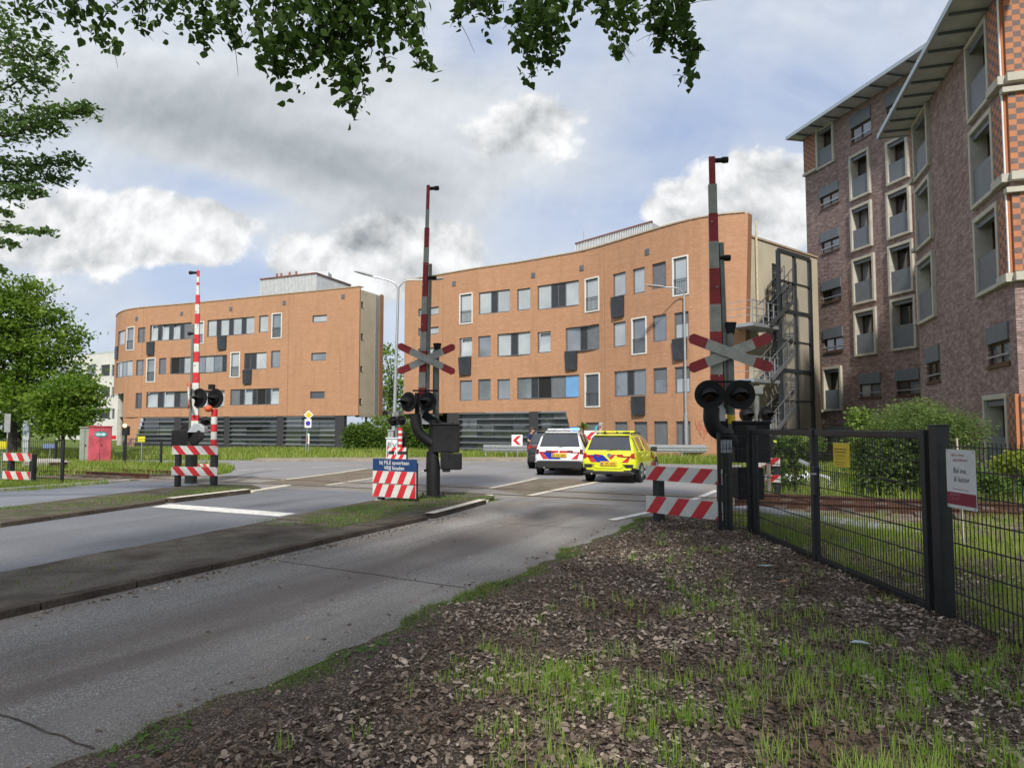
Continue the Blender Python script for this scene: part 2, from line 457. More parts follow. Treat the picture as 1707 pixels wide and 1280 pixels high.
raised('pavement', [gp(420, 769.5), gp(560, 768.9), gp(1010, 768.2), gp(1010, 764.6), gp(560, 765.3), gp(430, 766.6)], .10, M_TAN, M_TAN)
# first median (between the lanes): kerb, dirty paving, mossy end with the barrier on it
def chain(pts, n, amp, seed):
    out = []
    for k, (a, b) in enumerate(zip(pts[:-1], pts[1:])): out += wavy(a[0], a[1], b[0], b[1], n, amp, seed+k)[(1 if k else 0):]
    return out
raised('median_strip', chain([(-8.05, -10), (-8.45, 4.6), (-9.0, 9.3)], 10, .03, 1)+wavy(-6.94, 9.3, -6.27, -10, 20, .02, 2), .075, M_MEDIAN, M_KERB)
raised('median_strip', wavy(-9.0, 9.3, -9.5, 14.6, 10, .03, 3)+[st(-8.3, 15.0)]+chain([(-7.45, 14.5), (-7.12, 12.5), (-6.94, 9.3)], 6, .02, 4), .085, M_MOSS, M_KERB)
raised('median_strip', chain([(-13.6, -10), (-15.1, 8.1), (-16.1, 12.5), (-16.1, 13.9)], 8, .04, 5)+[st(-15, 14.5)]+chain([(-14.0, 13.9), (-13.65, 11), (-12.8, 6.9), (-11.6, -10)], 8, .03, 9), .085, M_MOSS, M_KERB)
def kerbline(pts, w, h, m, gaps=1.0):
    L = 0; mb = MB()
    for a, b in zip(pts[:-1], pts[1:]):
        d = b-a; n = max(1, round(d.length/gaps))
        for i in range(n):
            p = a+d*(i/n); q = a+d*((i+1)/n)
            dd = d.normalized()*.008
            off = random.uniform(-.008, .008)
            mb.bar(p+dd+Vector((0, 0, h/2-.02+off*.5)), q-dd+Vector((0, 0, h/2-.02+off*.5)), w, h+.04)
    o = mb.build('kerb', m, bevel=.012); o['kind'] = 'structure'
    return o
kerbline([st(-6.24, -10), st(-6.72, 4), st(-6.95, 10.8)], .15, .078, M_KERB)
kerbline([st(-6.98, 11.0), st(-7.28, 13.6)], .2, .083, M_KERB, .9)
band('kerb_paint', [st(-6.98, 11.0), st(-7.09, 12.1), st(-7.28, 13.62)], .19, .100, M_LINEY)
kerbline([st(-7.33, 13.7), st(-7.9, 15.1)], .2, .05, M_LINEY, .9)
kerbline([st(-11.55, -10), st(-12.75, 6.9), st(-13.5, 10.6)], .15, .085, M_KERB)
kerbline([st(-13.55, 10.8), st(-13.75, 13.2)], .24, .09, M_KERB, .9)
band('kerb_paint', [st(-13.55, 10.8), st(-13.65, 12), st(-13.75, 13.22)], .24, .107, M_LINEY)
kerbline([st(-13.8, 13.3), st(-14.3, 15.2)], .22, .05, M_LINEY, .9)
kerbline([st(-9.03, 9.6), st(-9.3, 12.5)], .14, .085, M_KERB)
kerbline([st(-9.32, 12.6), st(-9.5, 14.2)], .14, .09, M_LINE)
kerbline([st(-20.1, 1), st(-20.0, 8)], .16, .09, M_KERB)
kerbline([st(-20.0, 8.1), st(-20.0, 14.5)], .16, .07, CONC)
# ballast and rails
def poly_noise(o): return o
sheet_up('track_bed', [st(-60, 14.3), st(-20.2, 14.3), st(-20.2, 18.2), st(-60, 18.2)], .012, M_BALLAST)
sheet_up('track_bed', [st(-2.6, 13.9), st(40, 13.9), st(40, 18.6), st(-2.6, 18.6)], .012, M_BALLAST)
trk = thing('railway_track', 'rusty single railway track crossing the road beyond the barriers', 'railway track', st(-8, 16.2), HEAD)
def rail_prof(s0, s1, t, z0, z1):
    mb = MB()
    for dw, a, b in ((.070, z1-.04, z1), (.018, z0+.02, z1-.04), (.14, z0, z0+.02)):
        mb.bar(st(s0, t, (a+b)/2), st(s1, t, (a+b)/2), dw, b-a)
    return mb
for t_ in (15.48, 16.92):
    rail_prof(-60, -20.4, t_, .012, .165).build('rail', M_RUST, trk, world=True)
    rail_prof(-2.3, 40, t_, .012, .165).build('rail', M_RUST, trk, world=True)
    mb = MB(); mb.bar(st(-20.4, t_, .018), st(-2.3, t_, .018), .065, .018); g = mb.build('rail', simple('worn_rail_head', (.13, .10, .08), .45, .6, var=.2), trk, world=True)
    mb = MB(); mb.bar(st(-20.4, t_+.075, .017), st(-2.3, t_+.075, .017), .055, .012); mb.build('flange_groove', DKPOST, trk, world=True)
M_SLEEPER = simple('weathered_sleeper', (.11, .085, .065), .9, var=.3, scale=5, bump=.4)
for i in range(9):
    s_ = -1.4+i*.62
    mb = MB(); mb.bar(st(s_, 14.95, .03), st(s_, 17.45, .03), .24, .075); mb.build('sleeper', M_SLEEPER, trk, world=True, bevel=.01)
for i in range(14):
    s_ = -21.2-i*.62
    mb = MB(); mb.bar(st(s_, 14.95, .03), st(s_, 17.45, .03), .24, .075); mb.build('sleeper', M_SLEEPER, trk, world=True, bevel=.01)
# cable-duct slabs on the right, beside the track
mb = MB()
A, B = gp(1236, 848), gp(1530, 893); d = (B-A); n_ = 9; w = Vector((-d.y, d.x, 0)).normalized()
for i in range(n_):
    p = A+d*(i/n_)+d.normalized()*.01; q = A+d*((i+1)/n_)-d.normalized()*.01
    z = .035+random.uniform(-.006, .006)
    mb.bar(Vector((p.x, p.y, z)), Vector((q.x, q.y, z)), .62, .06)
slab = mb.build('path', simple('pale_concrete_slab', (.27, .275, .29), .8, var=.15, scale=3, bump=.2, dirt=((.16, .15, .13), .5)), bevel=.01); slab['kind'] = 'structure'
# ------------------------------------------------------------------ verge
def hnoise(x, y):
    return (math.sin(x*2.1+1.3*math.sin(y*1.7))*math.cos(y*2.6+.7)*.5+math.sin(x*5.3+y*4.1)*.25+math.sin(x*11.7-y*9.3)*.12)
def vstart(t):
    return -3.47+.07*math.sin(t*1.9)+.045*math.sin(t*5.3+1)+.03*math.sin(t*13.1)
def vheight(s, t):
    d = max(0.0, s-vstart(t))
    k = min(1.0, d/.5); k = k*k*(3-2*k)
    e = min(1.0, max(0.0, (13.6-t)/1.2))
    return (.012+k*(.045+.028*hnoise(s*1.3, t*1.3)+.012*hnoise(s*5, t*5)))*(.25+.75*e)
def make_verge():
    vs = []; fs = []; ns, nt = 150, 190
    for j in range(nt+1):
        t_ = -5+18.6*j/nt; s0 = vstart(t_)
        for i in range(ns+1):
            f = i/ns; s_ = s0+(f**1.35)*(9.5)
            p = st(s_, t_, vheight(s_, t_)); vs.append((p.x, p.y, p.z))
    vs = np.array(vs); idx = np.arange((ns+1)*(nt+1)).reshape(nt+1, ns+1)
    fs = np.stack([idx[:-1, :-1], idx[:-1, 1:], idx[1:, 1:], idx[1:, :-1]], -1).reshape(-1, 4)
    o = np_mesh('verge_ground', vs, fs, M_SOIL); o['kind'] = 'structure'
    o.data.polygons.foreach_set('use_smooth', [True]*len(o.data.polygons))
make_verge()
# ================================================================== BUILDINGS
class Facade:
    """a wall standing on a plan line; s runs along it, z up, off outwards (towards the street)"""
    def __init__(s, pts, side=1):
        s.p = [Vector((p[0], p[1], 0)) for p in pts]
        s.c = [0.0]
        for a, b in zip(s.p[:-1], s.p[1:]): s.c.append(s.c[-1]+(b-a).length)
        s.L = s.c[-1]; s.side = side
        s.nv = []
        for i in range(len(s.p)):
            d = (s.p[min(i+1, len(s.p)-1)]-s.p[max(i-1, 0)]).normalized()
            s.nv.append(Vector((d.y, -d.x, 0))*side)
    def seg(s, q):
        for i in range(len(s.c)-1):
            if q <= s.c[i+1] or i == len(s.c)-2: return i, (q-s.c[i])/(s.c[i+1]-s.c[i])
    def P(s, q, z=0.0, off=0.0):
        i, f = s.seg(q)
        b = s.p[i]+(s.p[i+1]-s.p[i])*f
        g = min(1, max(0, f)); n = (s.nv[i]*(1-g)+s.nv[i+1]*g).normalized()
        b = b+n*off
        return Vector((b.x, b.y, z))
    def hit(s, px, py):
        r = ray(px, py)
        best = None
        for i in range(len(s.p)-1):
            a, b = s.p[i], s.p[i+1]; dx, dy = b.x-a.x, b.y-a.y
            den = dx*r[1]-dy*r[0]
            if abs(den) < 1e-9: continue
            f = (a.y*r[0]-a.x*r[1])/den
            lo = -1e9 if i == 0 else -1e-6; hi = 1e9 if i == len(s.p)-2 else 1+1e-6
            if lo <= f <= hi:
                y = a.y+dy*f
                if y > 0 and (best is None or y < best[2]):
                    best = (s.c[i]+f*(s.c[i+1]-s.c[i]), EYE+r[2]*y/r[1], y)
        return best[0], best[1]
    def rect(s, x0, y0, x1, y1):
        """photo measure (left, top, right, bottom; heights at the middle) -> s0, s1, z0, z1 on the wall"""
        cx = (x0+x1)/2; cy = (y0+y1)/2
        a = s.hit(x0, cy)[0]; b = s.hit(x1, cy)[0]
        return min(a, b), max(a, b), s.hit(cx, y1)[1], s.hit(cx, y0)[1]
    def fbox(s, mb, s0, s1, z0, z1, o0, o1, mi=0, seg=1.2):
        n = max(1, int(math.ceil((s1-s0)/seg))) if len(s.p) > 2 else 1
        vs = []; fs = []
        for i in range(n+1):
            q = s0+(s1-s0)*i/n
            vs += [s.P(q, z0, o0), s.P(q, z0, o1), s.P(q, z1, o1), s.P(q, z1, o0)]
        for i in range(n):
            a = 4*i; b = a+4
            fs += [(a, a+1, b+1, b), (a+1, a+2, b+2, b+1), (a+2, a+3, b+3, b+2), (a+3, a, b, b+3)]
        fs += [(3, 2, 1, 0), (4*n, 4*n+1, 4*n+2, 4*n+3)]
        mb.add(vs, fs, mi)
    def fquad(s, mb, s0, s1, z0, z1, off, mi=0, uv=None):
        mb.add([s.P(s0, z0, off), s.P(s1, z0, off), s.P(s1, z1, off), s.P(s0, z1, off)], [(0, 1, 2, 3)], mi)
        if mb.uv is not None: mb.uv.append([(s0, z0), (s1, z0), (s1, z1), (s0, z1)])
def wall_cells(fc, mb, holes, s0, s1, z0, z1, ds=.6, reveal=.14, keep=None, mi=0, rmi=1):
    """brick skin with real openings and their reveals, uv in metres"""
    S = sorted({round(x, 4) for h in holes for x in h[:2] if s0 < x < s1} | {s0, s1} | ({round(s0+(s1-s0)*i/max(1, int((s1-s0)/ds)), 4) for i in range(int((s1-s0)/ds))} if len(fc.p) > 2 else set()))
    Z = sorted({round(x, 4) for h in holes for x in h[2:4] if z0 < x < z1} | {z0, z1})
    for i in range(len(S)-1):
        for j in range(len(Z)-1):
            cs, cz = (S[i]+S[i+1])/2, (Z[j]+Z[j+1])/2
            if any(h[0] < cs < h[1] and h[2] < cz < h[3] for h in holes): continue
            if keep and not keep(cs, cz): continue
            fc.fquad(mb, S[i], S[i+1], Z[j], Z[j+1], 0.0, mi)
    for h in holes:
        a, b, c, d = h[:4]
        for (p, q) in (((a, c), (b, c)), ((b, c), (b, d)), ((b, d), (a, d)), ((a, d), (a, c))):
            mb.add([fc.P(p[0], p[1], 0), fc.P(q[0], q[1], 0), fc.P(q[0], q[1], -reveal), fc.P(p[0], p[1], -reveal)], [(0, 1, 2, 3)], rmi)
            mb.uv.append([(p[0], p[1]), (q[0], q[1]), (q[0]+.14, q[1]), (p[0]+.14, p[1])])
M_BRICK = brick_mat('orange_brick', (.49, .25, .14), (.57, .315, .185), (.47, .32, .22), (.84, .86, .88), .22, .065, .5, grime=((.31, .165, .09), .55), patch=((.42, .225, .125), .55, .4))
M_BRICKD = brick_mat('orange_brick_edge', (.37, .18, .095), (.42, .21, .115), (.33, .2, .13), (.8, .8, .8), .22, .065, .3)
M_DKBRICK = brick_mat('dark_base_brick', (.045, .046, .052), (.07, .07, .078), (.05, .05, .055), (.8, .8, .8), .22, .065, .3)
M_PURPLE = brick_mat('purple_brown_brick', (.29, .195, .175), (.42, .31, .285), (.26, .21, .19), (.84, .82, .82), .24, .07, 1.6, grime=((.40, .33, .31), .50), patch=((.17, .11, .10), 1.3, .6), mottle=.5)
M_CREAMW = simple('cream_render', (.50, .44, .33), .85, var=.08, scale=.8, bump=.1, dirt=((.33, .28, .2), .35))
M_FRAME = simple('grey_window_frame', (.115, .125, .14), .5, var=.1)
M_PANEL = simple('dark_grey_panel', (.035, .038, .045), .45, var=.15, scale=3)
M_PANELM = simple('mid_grey_shutter', (.15, .16, .178), .5, var=.1, scale=3)
M_LIGHT = glass_mat('glass_light_curtain', (.32, .355, .385), .04, .02, (.52, .55, .55))
M_GLASS = glass_mat('glass_grey_room', (.13, .15, .18), .03, .02, (.25, .275, .30))
M_DARK = glass_mat('glass_dark_room', (.025, .028, .032), .03, .02, (.05, .05, .05))
M_BLUE = glass_mat('glass_blue_sheet', (.10, .30, .60), .05, .02, (.14, .36, .66))
M_OPEN = simple('open_window_dark', (.012, .012, .013), .9)
M_STEELW = simple('white_window_surround', (.72, .72, .70), .5, var=.05)
M_CLAD = simple('light_roof_cladding', (.50, .52, .53), .55, .2, var=.08, scale=3)
M_ROOFRED = simple('red_brown_coping', (.22, .10, .08), .6)
M_COPING = simple('pale_stone_coping', (.42, .33, .23), .7, var=.12)
PANEM = [M_LIGHT, M_GLASS, M_DARK, M_BLUE, M_OPEN, M_PANEL, M_PANELM]
KEY = {'L': 0, 'G': 1, 'K': 2, 'B': 3, 'O': 4, 'D': 5, 'S': 6}
WIDE = {'D': .55}
def window(fc, root, r, lay='L', fw=.055, dep=.10, tilt=False):
    """framed window; letters = panes from left to right (L light, G grey, K dark, B blue, O open, D dark panel, S shutter; h = shutter over the top half)"""
    s0, s1, z0, z1 = r
    half = 'h' in lay; lay = lay.replace('h', '')
    mb = MB()
    o0, o1 = -dep-.05, -dep+.03
    fc.fbox(mb, s0, s1, z0, z0+fw, o0, o1+.05); fc.fbox(mb, s0, s1, z1-fw, z1, o0, o1)
    fc.fbox(mb, s0, s0+fw, z0+fw, z1-fw, o0, o1); fc.fbox(mb, s1-fw, s1, z0+fw, z1-fw, o0, o1)
    tot = sum(WIDE.get(c, 1) for c in lay); a = s0+fw; w_all = s1-s0-2*fw
    pane = MB(); pane.uv = []
    for i, c in enumerate(lay):
        b = a+w_all*WIDE.get(c, 1)/tot
        if i < len(lay)-1: fc.fbox(mb, b-fw*.45, b+fw*.45, z0+fw, z1-fw, o0, o1-.005)
        x0 = a+(fw*.45 if i else 0); x1 = b-(fw*.45 if i < len(lay)-1 else 0)
        zt = z1-fw
        if half:
            zt = z0+fw+(z1-z0-2*fw)*.55
            fc.fquad(pane, x0, x1, zt, z1-fw, -dep+.01, 6)
        if c == 'D': fc.fquad(pane, x0, x1, z0+fw, zt, -dep+.022, 5)
        elif tilt and c in 'LG' and (i % 2 == 0):
            # tilted-in sash: leans into the room at its top
            q = [fc.P(x0, z0+fw, -dep), fc.P(x1, z0+fw, -dep), fc.P(x1, zt, -dep-.16), fc.P(x0, zt, -dep-.16)]
            pane.add(q, [(0, 1, 2, 3)], 0); pane.uv.append([(x0, z0), (x1, z0), (x1, zt), (x0, zt)])
            fc.fquad(pane, x0, x1, z0+fw, zt, -dep-.2, 4)
        else: fc.fquad(pane, x0, x1, z0+fw, zt, -dep, KEY[c])
        a = b
    f = mb.build('window', M_FRAME, root, world=True)
    pane.build('pane', PANEM, f, world=True)
    return f
def french(fc, root, r, lay='G'):
    """tall opening with white surround and a barred balustrade"""
    s0, s1, z0, z1 = r; fw = .07
    f = window(fc, root, (s0+fw, s1-fw, z0+fw, z1-fw), lay, .075, .08)
    f.name = 'french_window'
    mb = MB()
    for a in ((s0, s1, z0, z0+fw), (s0, s1, z1-fw, z1), (s0, s0+fw, z0+fw, z1-fw), (s1-fw, s1, z0+fw, z1-fw)):
        fc.fbox(mb, *a, -.12, .035)
    mb.build('window_surround', M_STEELW, f, world=True)
    b = MB(); h = z0+fw+(z1-z0)*.40
    fc.fbox(b, s0+fw+.02, s1-fw-.02, h-.03, h, -.02, .02)
    n = max(5, int((s1-s0-2*fw)/.11))
    for i in range(n+1):
        q = s0+fw+.04+(s1-s0-2*fw-.08)*i/n; fc.fbox(b, q-.009, q+.009, z0+fw, h-.03, -.01, .01)
    b.build('balustrade', M_FRAME, f, world=True)
def hood(fc, root, r):
    """dark tapering panel hung under a window"""
    s0, s1, z0, z1 = r; k = (s1-s0)*.09
    mb = MB(); vs = []
    for o in (.005, .16):
        vs += [fc.P(s0+k, z0, o), fc.P(s1-k*.3, z0, o*.7), fc.P(s1, z1, o), fc.P(s0, z1, o)]
    mb.add(vs, [(0, 1, 2, 3), (7, 6, 5, 4), (0, 4, 5, 1), (1, 5, 6, 2), (2, 6, 7, 3), (3, 7, 4, 0)])
    mb.build('hung_panel', M_PANEL, root, world=True)
def vent(fc, root, px, py):
    s_, z_ = fc.hit(px, py); mb = MB()
    fc.fbox(mb, s_-.16, s_+.16, z_-.17, z_+.17, .004, .03)
    for i in range(4): fc.fbox(mb, s_-.13, s_+.13, z_-.14+i*.08, z_-.10+i*.08, .03, .045)
    mb.build('vent', M_PANELM, root, world=True)
def louvres(fc, root, s0, s1, z0, z1, n, name='louvre_bay', taper=0.0):
    """dark glazed base with horizontal louvre blades; taper leans the left end"""
    mb = MB(); mb.uv = []
    H_ = z1-z0
    def left(z): return s0+taper*(1-(z-z0)/H_) if taper < 0 else s0
    def right(z): return s1+taper*(1-(z-z0)/H_) if taper > 0 else s1
    # glazing in panes
    nb = max(2, int((s1-s0)/1.3)); pane = MB(); pane.uv = []
    for i in range(n):
        za, zb = z0+H_*i/n, z0+H_*(i+1)/n
        for k in range(nb):
            f0, f1 = k/nb, (k+1)/nb
            l_, r_ = left((za+zb)/2), right((za+zb)/2)
            c = random.choice([1, 2, 0, 0, 1] if i in (2, 3) else [6, 6, 1, 6, 0])
            fc.fquad(pane, l_+(r_-l_)*f0, l_+(r_-l_)*f1, za, zb, -.22, c)
    bay = MB()
    for i in range(n+1):
        z = z0+H_*i/n
        l_, r_ = left(z), right(z)
        fc.fbox(bay, l_, r_, z-.05, z+.03, -.22, .03)
        if i < n:
            mz = z+H_/n*.52
            fc.fbox(bay, left(mz), right(mz), mz-.012, mz+.012, -.2, -.10)
    for k in range(nb+1):
        q = s0+(s1-s0)*k/nb
        fc.fbox(bay, q-.025, q+.025, z0, z1, -.25, -.21)
    b = bay.build(name, M_FRAME, root, world=True)
    pane.build('pane', PANEM, b, world=True)
def spline(pts, n=6):
    P = [Vector(p) for p in pts]; P = [P[0]*2-P[1]]+P+[P[-1]*2-P[-2]]
    out = []
    for i in range(1, len(P)-2):
        for k in range(n):
            t = k/n; a, b, c, d = P[i-1], P[i], P[i+1], P[i+2]
            out.append(.5*((2*b)+(c-a)*t+(2*a-5*b+4*c-d)*t*t+(3*b-a-3*c+d)*t**3))
    out.append(P[-2])
    return out
# ---------------------------------------------------------------- the curved orange building in the middle
ZR = 12.15
top = [(675, 468), (735, 458), (800, 447), (860, 438.5), (915, 429), (970, 419), (1020, 405), (1062, 392), (1105, 379), (1150, 367), (1195, 359), (1231, 355.6)]
plan = spline([tuple(gp(*p, z=ZR))[:2]+(0,) for p in top], 3)
FM = Facade(plan)
bm_ = thing('apartment_building', 'curved orange brick apartment block with wavy roofline and fire stairs at its right end', 'building', (FM.P(FM.L*.5).x, FM.P(FM.L*.5).y, 0), 0, 'orange brick apartment blocks')
ZB = 2.62
win = []          # (kind, rect, layout)
def W_(x0, y0, x1, y1, lay, k='w', t=False): win.append((k, FM.rect(x0, y0, x1, y1), lay, t))
for a in (((766, 489, 788, 540), 'L'), ((975, 463, 999, 520), 'L'), ((1121, 427, 1148, 493), 'L'), ((1053, 529, 1078, 591), 'G'), ((975, 622, 1000, 679), 'K')): W_(*a[0], a[1], 'f')
for a in (((798, 485, 850, 522), 'LDL'), ((862, 481, 884, 517), 'L'), ((896, 472, 965, 513), 'LDDL'), ((1022, 455, 1043, 494), 'L'), ((1055, 447, 1075, 489), 'L'), ((1087, 438, 1110, 481), 'S'),
          ((797, 560, 818, 595), 'G'), ((829, 555, 884, 593), 'LDL'), ((943, 544, 999, 585), 'GDS'), ((1022, 537, 1043, 578), 'L'), ((1088, 525, 1111, 569), 'G'), ((1124, 520, 1148, 564), 'Lh'),
          ((766, 634, 787, 668), 'G'), ((797, 632, 818, 667), 'G'), ((829, 632, 850, 666), 'G'), ((862, 627, 965, 664), 'GDOSB'), ((1024, 617, 1077, 660), 'GDG'), ((1089, 613, 1112, 656), 'Gh'), ((1125, 611, 1150, 655), 'Lh'),
          ((697, 513, 731, 526), 'GL'), ((697, 546, 731, 558), 'GL'), ((697, 580, 731, 592), 'GL'),
          ((977, 704, 999, 747), 'Gh'), ((1025, 703, 1046, 747), 'Lh'), ((1057, 703, 1079, 747), 'S'), ((1090, 702, 1113, 748), 'S'), ((1127, 702, 1151, 748), 'S')): W_(*a[0], a[1])
W_(766, 563, 787, 595, 'L', 'w', True); W_(896, 553, 918, 588, 'G', 'w', True)
# storeys share their sill and head heights
def snap(items, lo, hi, what):
    sel = [w for w in items if lo < (w[1][2]+w[1][3])/2 < hi and w[0] == what]
    return sel
holes = [w[1] for w in win]
sD0, sD1 = FM.hit(943, 690)[0], FM.hit(962, 748)[0]
sB0 = FM.hit(745, 720)[0]
mb = MB(); mb.uv = []
wall_cells(FM, mb, [h for h in holes if h[3] > ZB], 0, FM.L, ZB, ZR)
wall_cells(FM, mb, [h for h in holes if h[3] <= ZB or h[2] < ZB], sD1, FM.L, -.05, ZB)
mb.add([FM.P(sD0, ZB), FM.P(sD1, -.05), FM.P(sD1, ZB)], [(0, 1, 2)], 0); mb.uv.append([(sD0, ZB), (sD1, 0), (sD1, ZB)])
# leaning right edge, thick brick fin
e = FM.L
sT, sBm = FM.hit(1246, 356)[0]-e, 0.0
tip, foot = FM.P(e, ZR)+(FM.P(e, ZR)-FM.P(e-.5, ZR)).normalized()*max(.45, sT), FM.P(e, -.05)
mb.add([FM.P(e, -.05), tip, FM.P(e, ZR)], [(0, 1, 2)], 0); mb.uv.append([(e, 0), (e+.45, ZR), (e, ZR)])
back = Vector((.62, .78, 0)).normalized()*.55
mb.add([foot, foot+back, tip+back, tip], [(0, 1, 2, 3)], 2); mb.uv.append([(0, 0), (.55, 0), (.55, ZR), (0, ZR)])
# underside of the brick over the base
for i in range(24):
    a, b = sD0*i/24, sD0*(i+1)/24
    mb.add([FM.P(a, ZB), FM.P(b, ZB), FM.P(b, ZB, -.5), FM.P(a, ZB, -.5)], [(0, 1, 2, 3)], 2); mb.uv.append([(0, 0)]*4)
# left end return
mb.add([FM.P(0, ZB), FM.P(0, ZR), FM.P(0, ZR)+Vector((2, 8, 0)), FM.P(0, ZB)+Vector((2, 8, 0))], [(0, 1, 2, 3)], 0); mb.uv.append([(0, ZB), (0, ZR), (8, ZR), (8, ZB)])
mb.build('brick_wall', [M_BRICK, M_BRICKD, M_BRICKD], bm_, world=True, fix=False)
for k, r, lay, t in win:
    (french if k == 'f' else window)(FM, bm_, r, lay, **({'tilt': True} if t else {}))
for r in ((1021, 494.5, 1041, 529), (766, 595.5, 786, 625), (943, 585.5, 963, 617), (1123, 564.5, 1146, 600), (1055, 660.5, 1076, 692)): hood(FM, bm_, FM.rect(*r))
for p in ((757, 473), (889, 459), (970, 447), (1079, 420), (1232-40, 400)): vent(FM, bm_, *p)
mb = MB(); FM.fbox(mb, 0, FM.L+.3, ZR, ZR+.07, -.45, .05, 0, .5); mb.build('roof_coping', M_COPING, bm_, world=True)
sP0, sP1 = FM.hit(882, 720)[0], FM.hit(897, 720)[0]; sL1 = FM.hit(765, 720)[0]
mb = MB()
for a, b in ((sB0, sL1), (sP0, sP1)): FM.fbox(mb, a, b, -.05, ZB-.004, -.35, -.02)
FM.fbox(mb, sB0, sD1-.05, -.05, .25, -.35, -.03)
mb.build('base_pier', M_DKBRICK, bm_, world=True)
louvres(FM, bm_, sL1+.01, sP0-.01, .26, ZB-.06, 6)
louvres(FM, bm_, sP1+.01, sD0-.02, .26, ZB-.06, 6, taper=sD1-sD0)
for px in (738, 1008, 1192):
    q = FM.hit(px, 560)[0]; mb = MB(); FM.fbox(mb, q-.012, q+.012, ZB if px < 950 else 0, ZR, -.02, .003); mb.build('expansion_joint', simple('joint_sealant', (.20, .105, .065), .8), bm_, world=True)
# painted tag on the brick
def tag_paint(fc, px, py, w, h, col, seed, root, n=7):
    rr = random.Random(seed); s_, z_ = fc.hit(px, py); mb = MB()
    for k in range(n):
        q = s_-w/2+w*k/n; pts = []
        for j in range(9):
            a = j/8*2*PI*rr.uniform(.6, 1.1)+rr.uniform(0, 6)
            pts.append((q+math.sin(a)*w/n*.8, z_+math.cos(a*1.3+k)*h*.45*rr.uniform(.5, 1)))
        for a, b in zip(pts[:-1], pts[1:]):
            d = Vector((b[0]-a[0], b[1]-a[1])); L = d.length or 1; nx, nz = -d.y/L*.013, d.x/L*.013
            mb.add([fc.P(a[0]-nx, a[1]-nz, .006), fc.P(b[0]-nx, b[1]-nz, .006), fc.P(b[0]+nx, b[1]+nz, .006), fc.P(a[0]+nx, a[1]+nz, .006)], [(0, 1, 2, 3)])
    mb.build('graffiti', simple(col[0], col[1], .8), root, world=True)
tag_paint(FM, 1188, 715, 1.5, 1.5, ('red_spray_paint', (.46, .15, .10)), 5, bm_)
# end wall with the fire stairs
E0 = FM.P(e)+back*1.1; E1 = Vector((*tuple(at(1362, 430, 39.6))[:2], 0))
FE = Facade([tuple(E0)[:2], tuple(E1)[:2]])
ZE0 = FE.hit(1250, 393)[1]; ZE1 = FE.hit(1352, 429)[1]; ZE = (ZE0+ZE1)/2
eh = [FE.rect(1243, 425, 1248, 472), FE.rect(1287, 440, 1297, 482), FE.rect(1242, 518, 1249, 561), FE.rect(1288, 545, 1299, 590)]
mb = MB(); mb.uv = []
wall_cells(FE, mb, eh, 0, FE.L, -.05, ZE, reveal=.1, rmi=0)
mb.build('end_wall', [M_CREAMW], bm_, world=True, fix=False)
for r, l in zip(eh, 'GDGD'): window(FE, bm_, r, 'K' if l == 'D' else 'G', .05, .06)
mb = MB(); FE.fbox(mb, 0, FE.L, ZE, ZE+.1, -.3, .06); mb.build('roof_coping', M_COPING, bm_, world=True)
# body behind the skins (roof, backs)
mb = MB()
roofpts = [FM.P(FM.L*i/20, 0, -.3) for i in range(21)]+[E0.copy(), E1+Vector((0, .3, 0)), Vector((6, 58, 0)), FM.P(0)+Vector((2, 8, 0))]
mb.poly([Vector((p.x, p.y, 10.9)) for p in roofpts])
mb.build('roof', simple('roof_felt', (.07, .07, .07), .9), bm_, world=True, fix=False)
mb = MB()
q = [(959, 402), (1086, 377)]
a = at(959, 402, 50); b = at(1087, 377, 44.5); dv = (b-a)
for z0_, z1_, mi in ((10.8, 0, 0),):
    a0 = Vector((a.x, a.y, 10.8)); b0 = Vector((b.x, b.y, 10.8)); bk = Vector((2.6, 3.6, 0))
    zt = (a.z+b.z)/2
    mb.prism([a0, b0, b0+bk, a0+bk], (0, 0, zt-10.8))
n_ = 46
for i in range(n_):
    f = a+dv*(i+.5)/n_; mb.box((f.x-.03, f.y-.04, 10.8+(zt-10.8)/2), (.06, .06, zt-10.85))
o = mb.build('plant_room', M_CLAD, bm_, world=True)
mb = MB(); mb.bar(Vector((a.x, a.y-.05, zt+.04)), Vector((b.x, b.y-.05, zt+.04)), .12, .1); mb.build('roof_trim', M_ROOFRED, o, world=True)
mb = MB(); mb.tube([Vector((a.x+.6, a.y, zt)), Vector((a.x+.6, a.y, zt+1.0))], .025, 6); mb.build('aerial', GREYM, bm_, world=True)
# flue pipe on the end wall
s_, z_ = FE.hit(1260, 530)
mb = MB(); mb.tube([FE.P(s_, FE.hit(1260, 535)[1], .12), FE.P(s_, FE.hit(1260, 370)[1], .12)], .06, 8); mb.build('flue_pipe', simple('cream_pipe', (.55, .48, .33), .6), bm_, world=True)
# fire stairs and their screen
fs_ = MB()
oS = 1.35
FE2 = Facade([tuple(FE.P(0, 0, oS))[:2], tuple(FE.P(FE.L, 0, oS))[:2]])
sA, sZ = FE2.hit(1300, 560)[0], FE2.hit(1352, 560)[0]
zt = FE2.hit(1300, 418)[1]
nrow = 7
for q in (sA, (sA+sZ)/2, sZ):
    w = .09 if q != (sA+sZ)/2 else .05
    FE.fbox(fs_, q-w, q+w, 0, zt, oS-.08, oS+.08)
for i in range(nrow+1):
    z = zt*i/nrow; w = .10 if i % 2 == 1 else .04
    FE.fbox(fs_, sA, sZ, z-w, z+w, oS-.06, oS+.06)
scr = fs_.build('stair_screen_frame', ANTH, bm_, world=True)
g, t_, b_ = base_mat('screen_mesh')
tr = t_.new('ShaderNodeBsdfTransparent'); mx = t_.new('ShaderNodeMixShader'); mx.inputs[0].default_value = .32
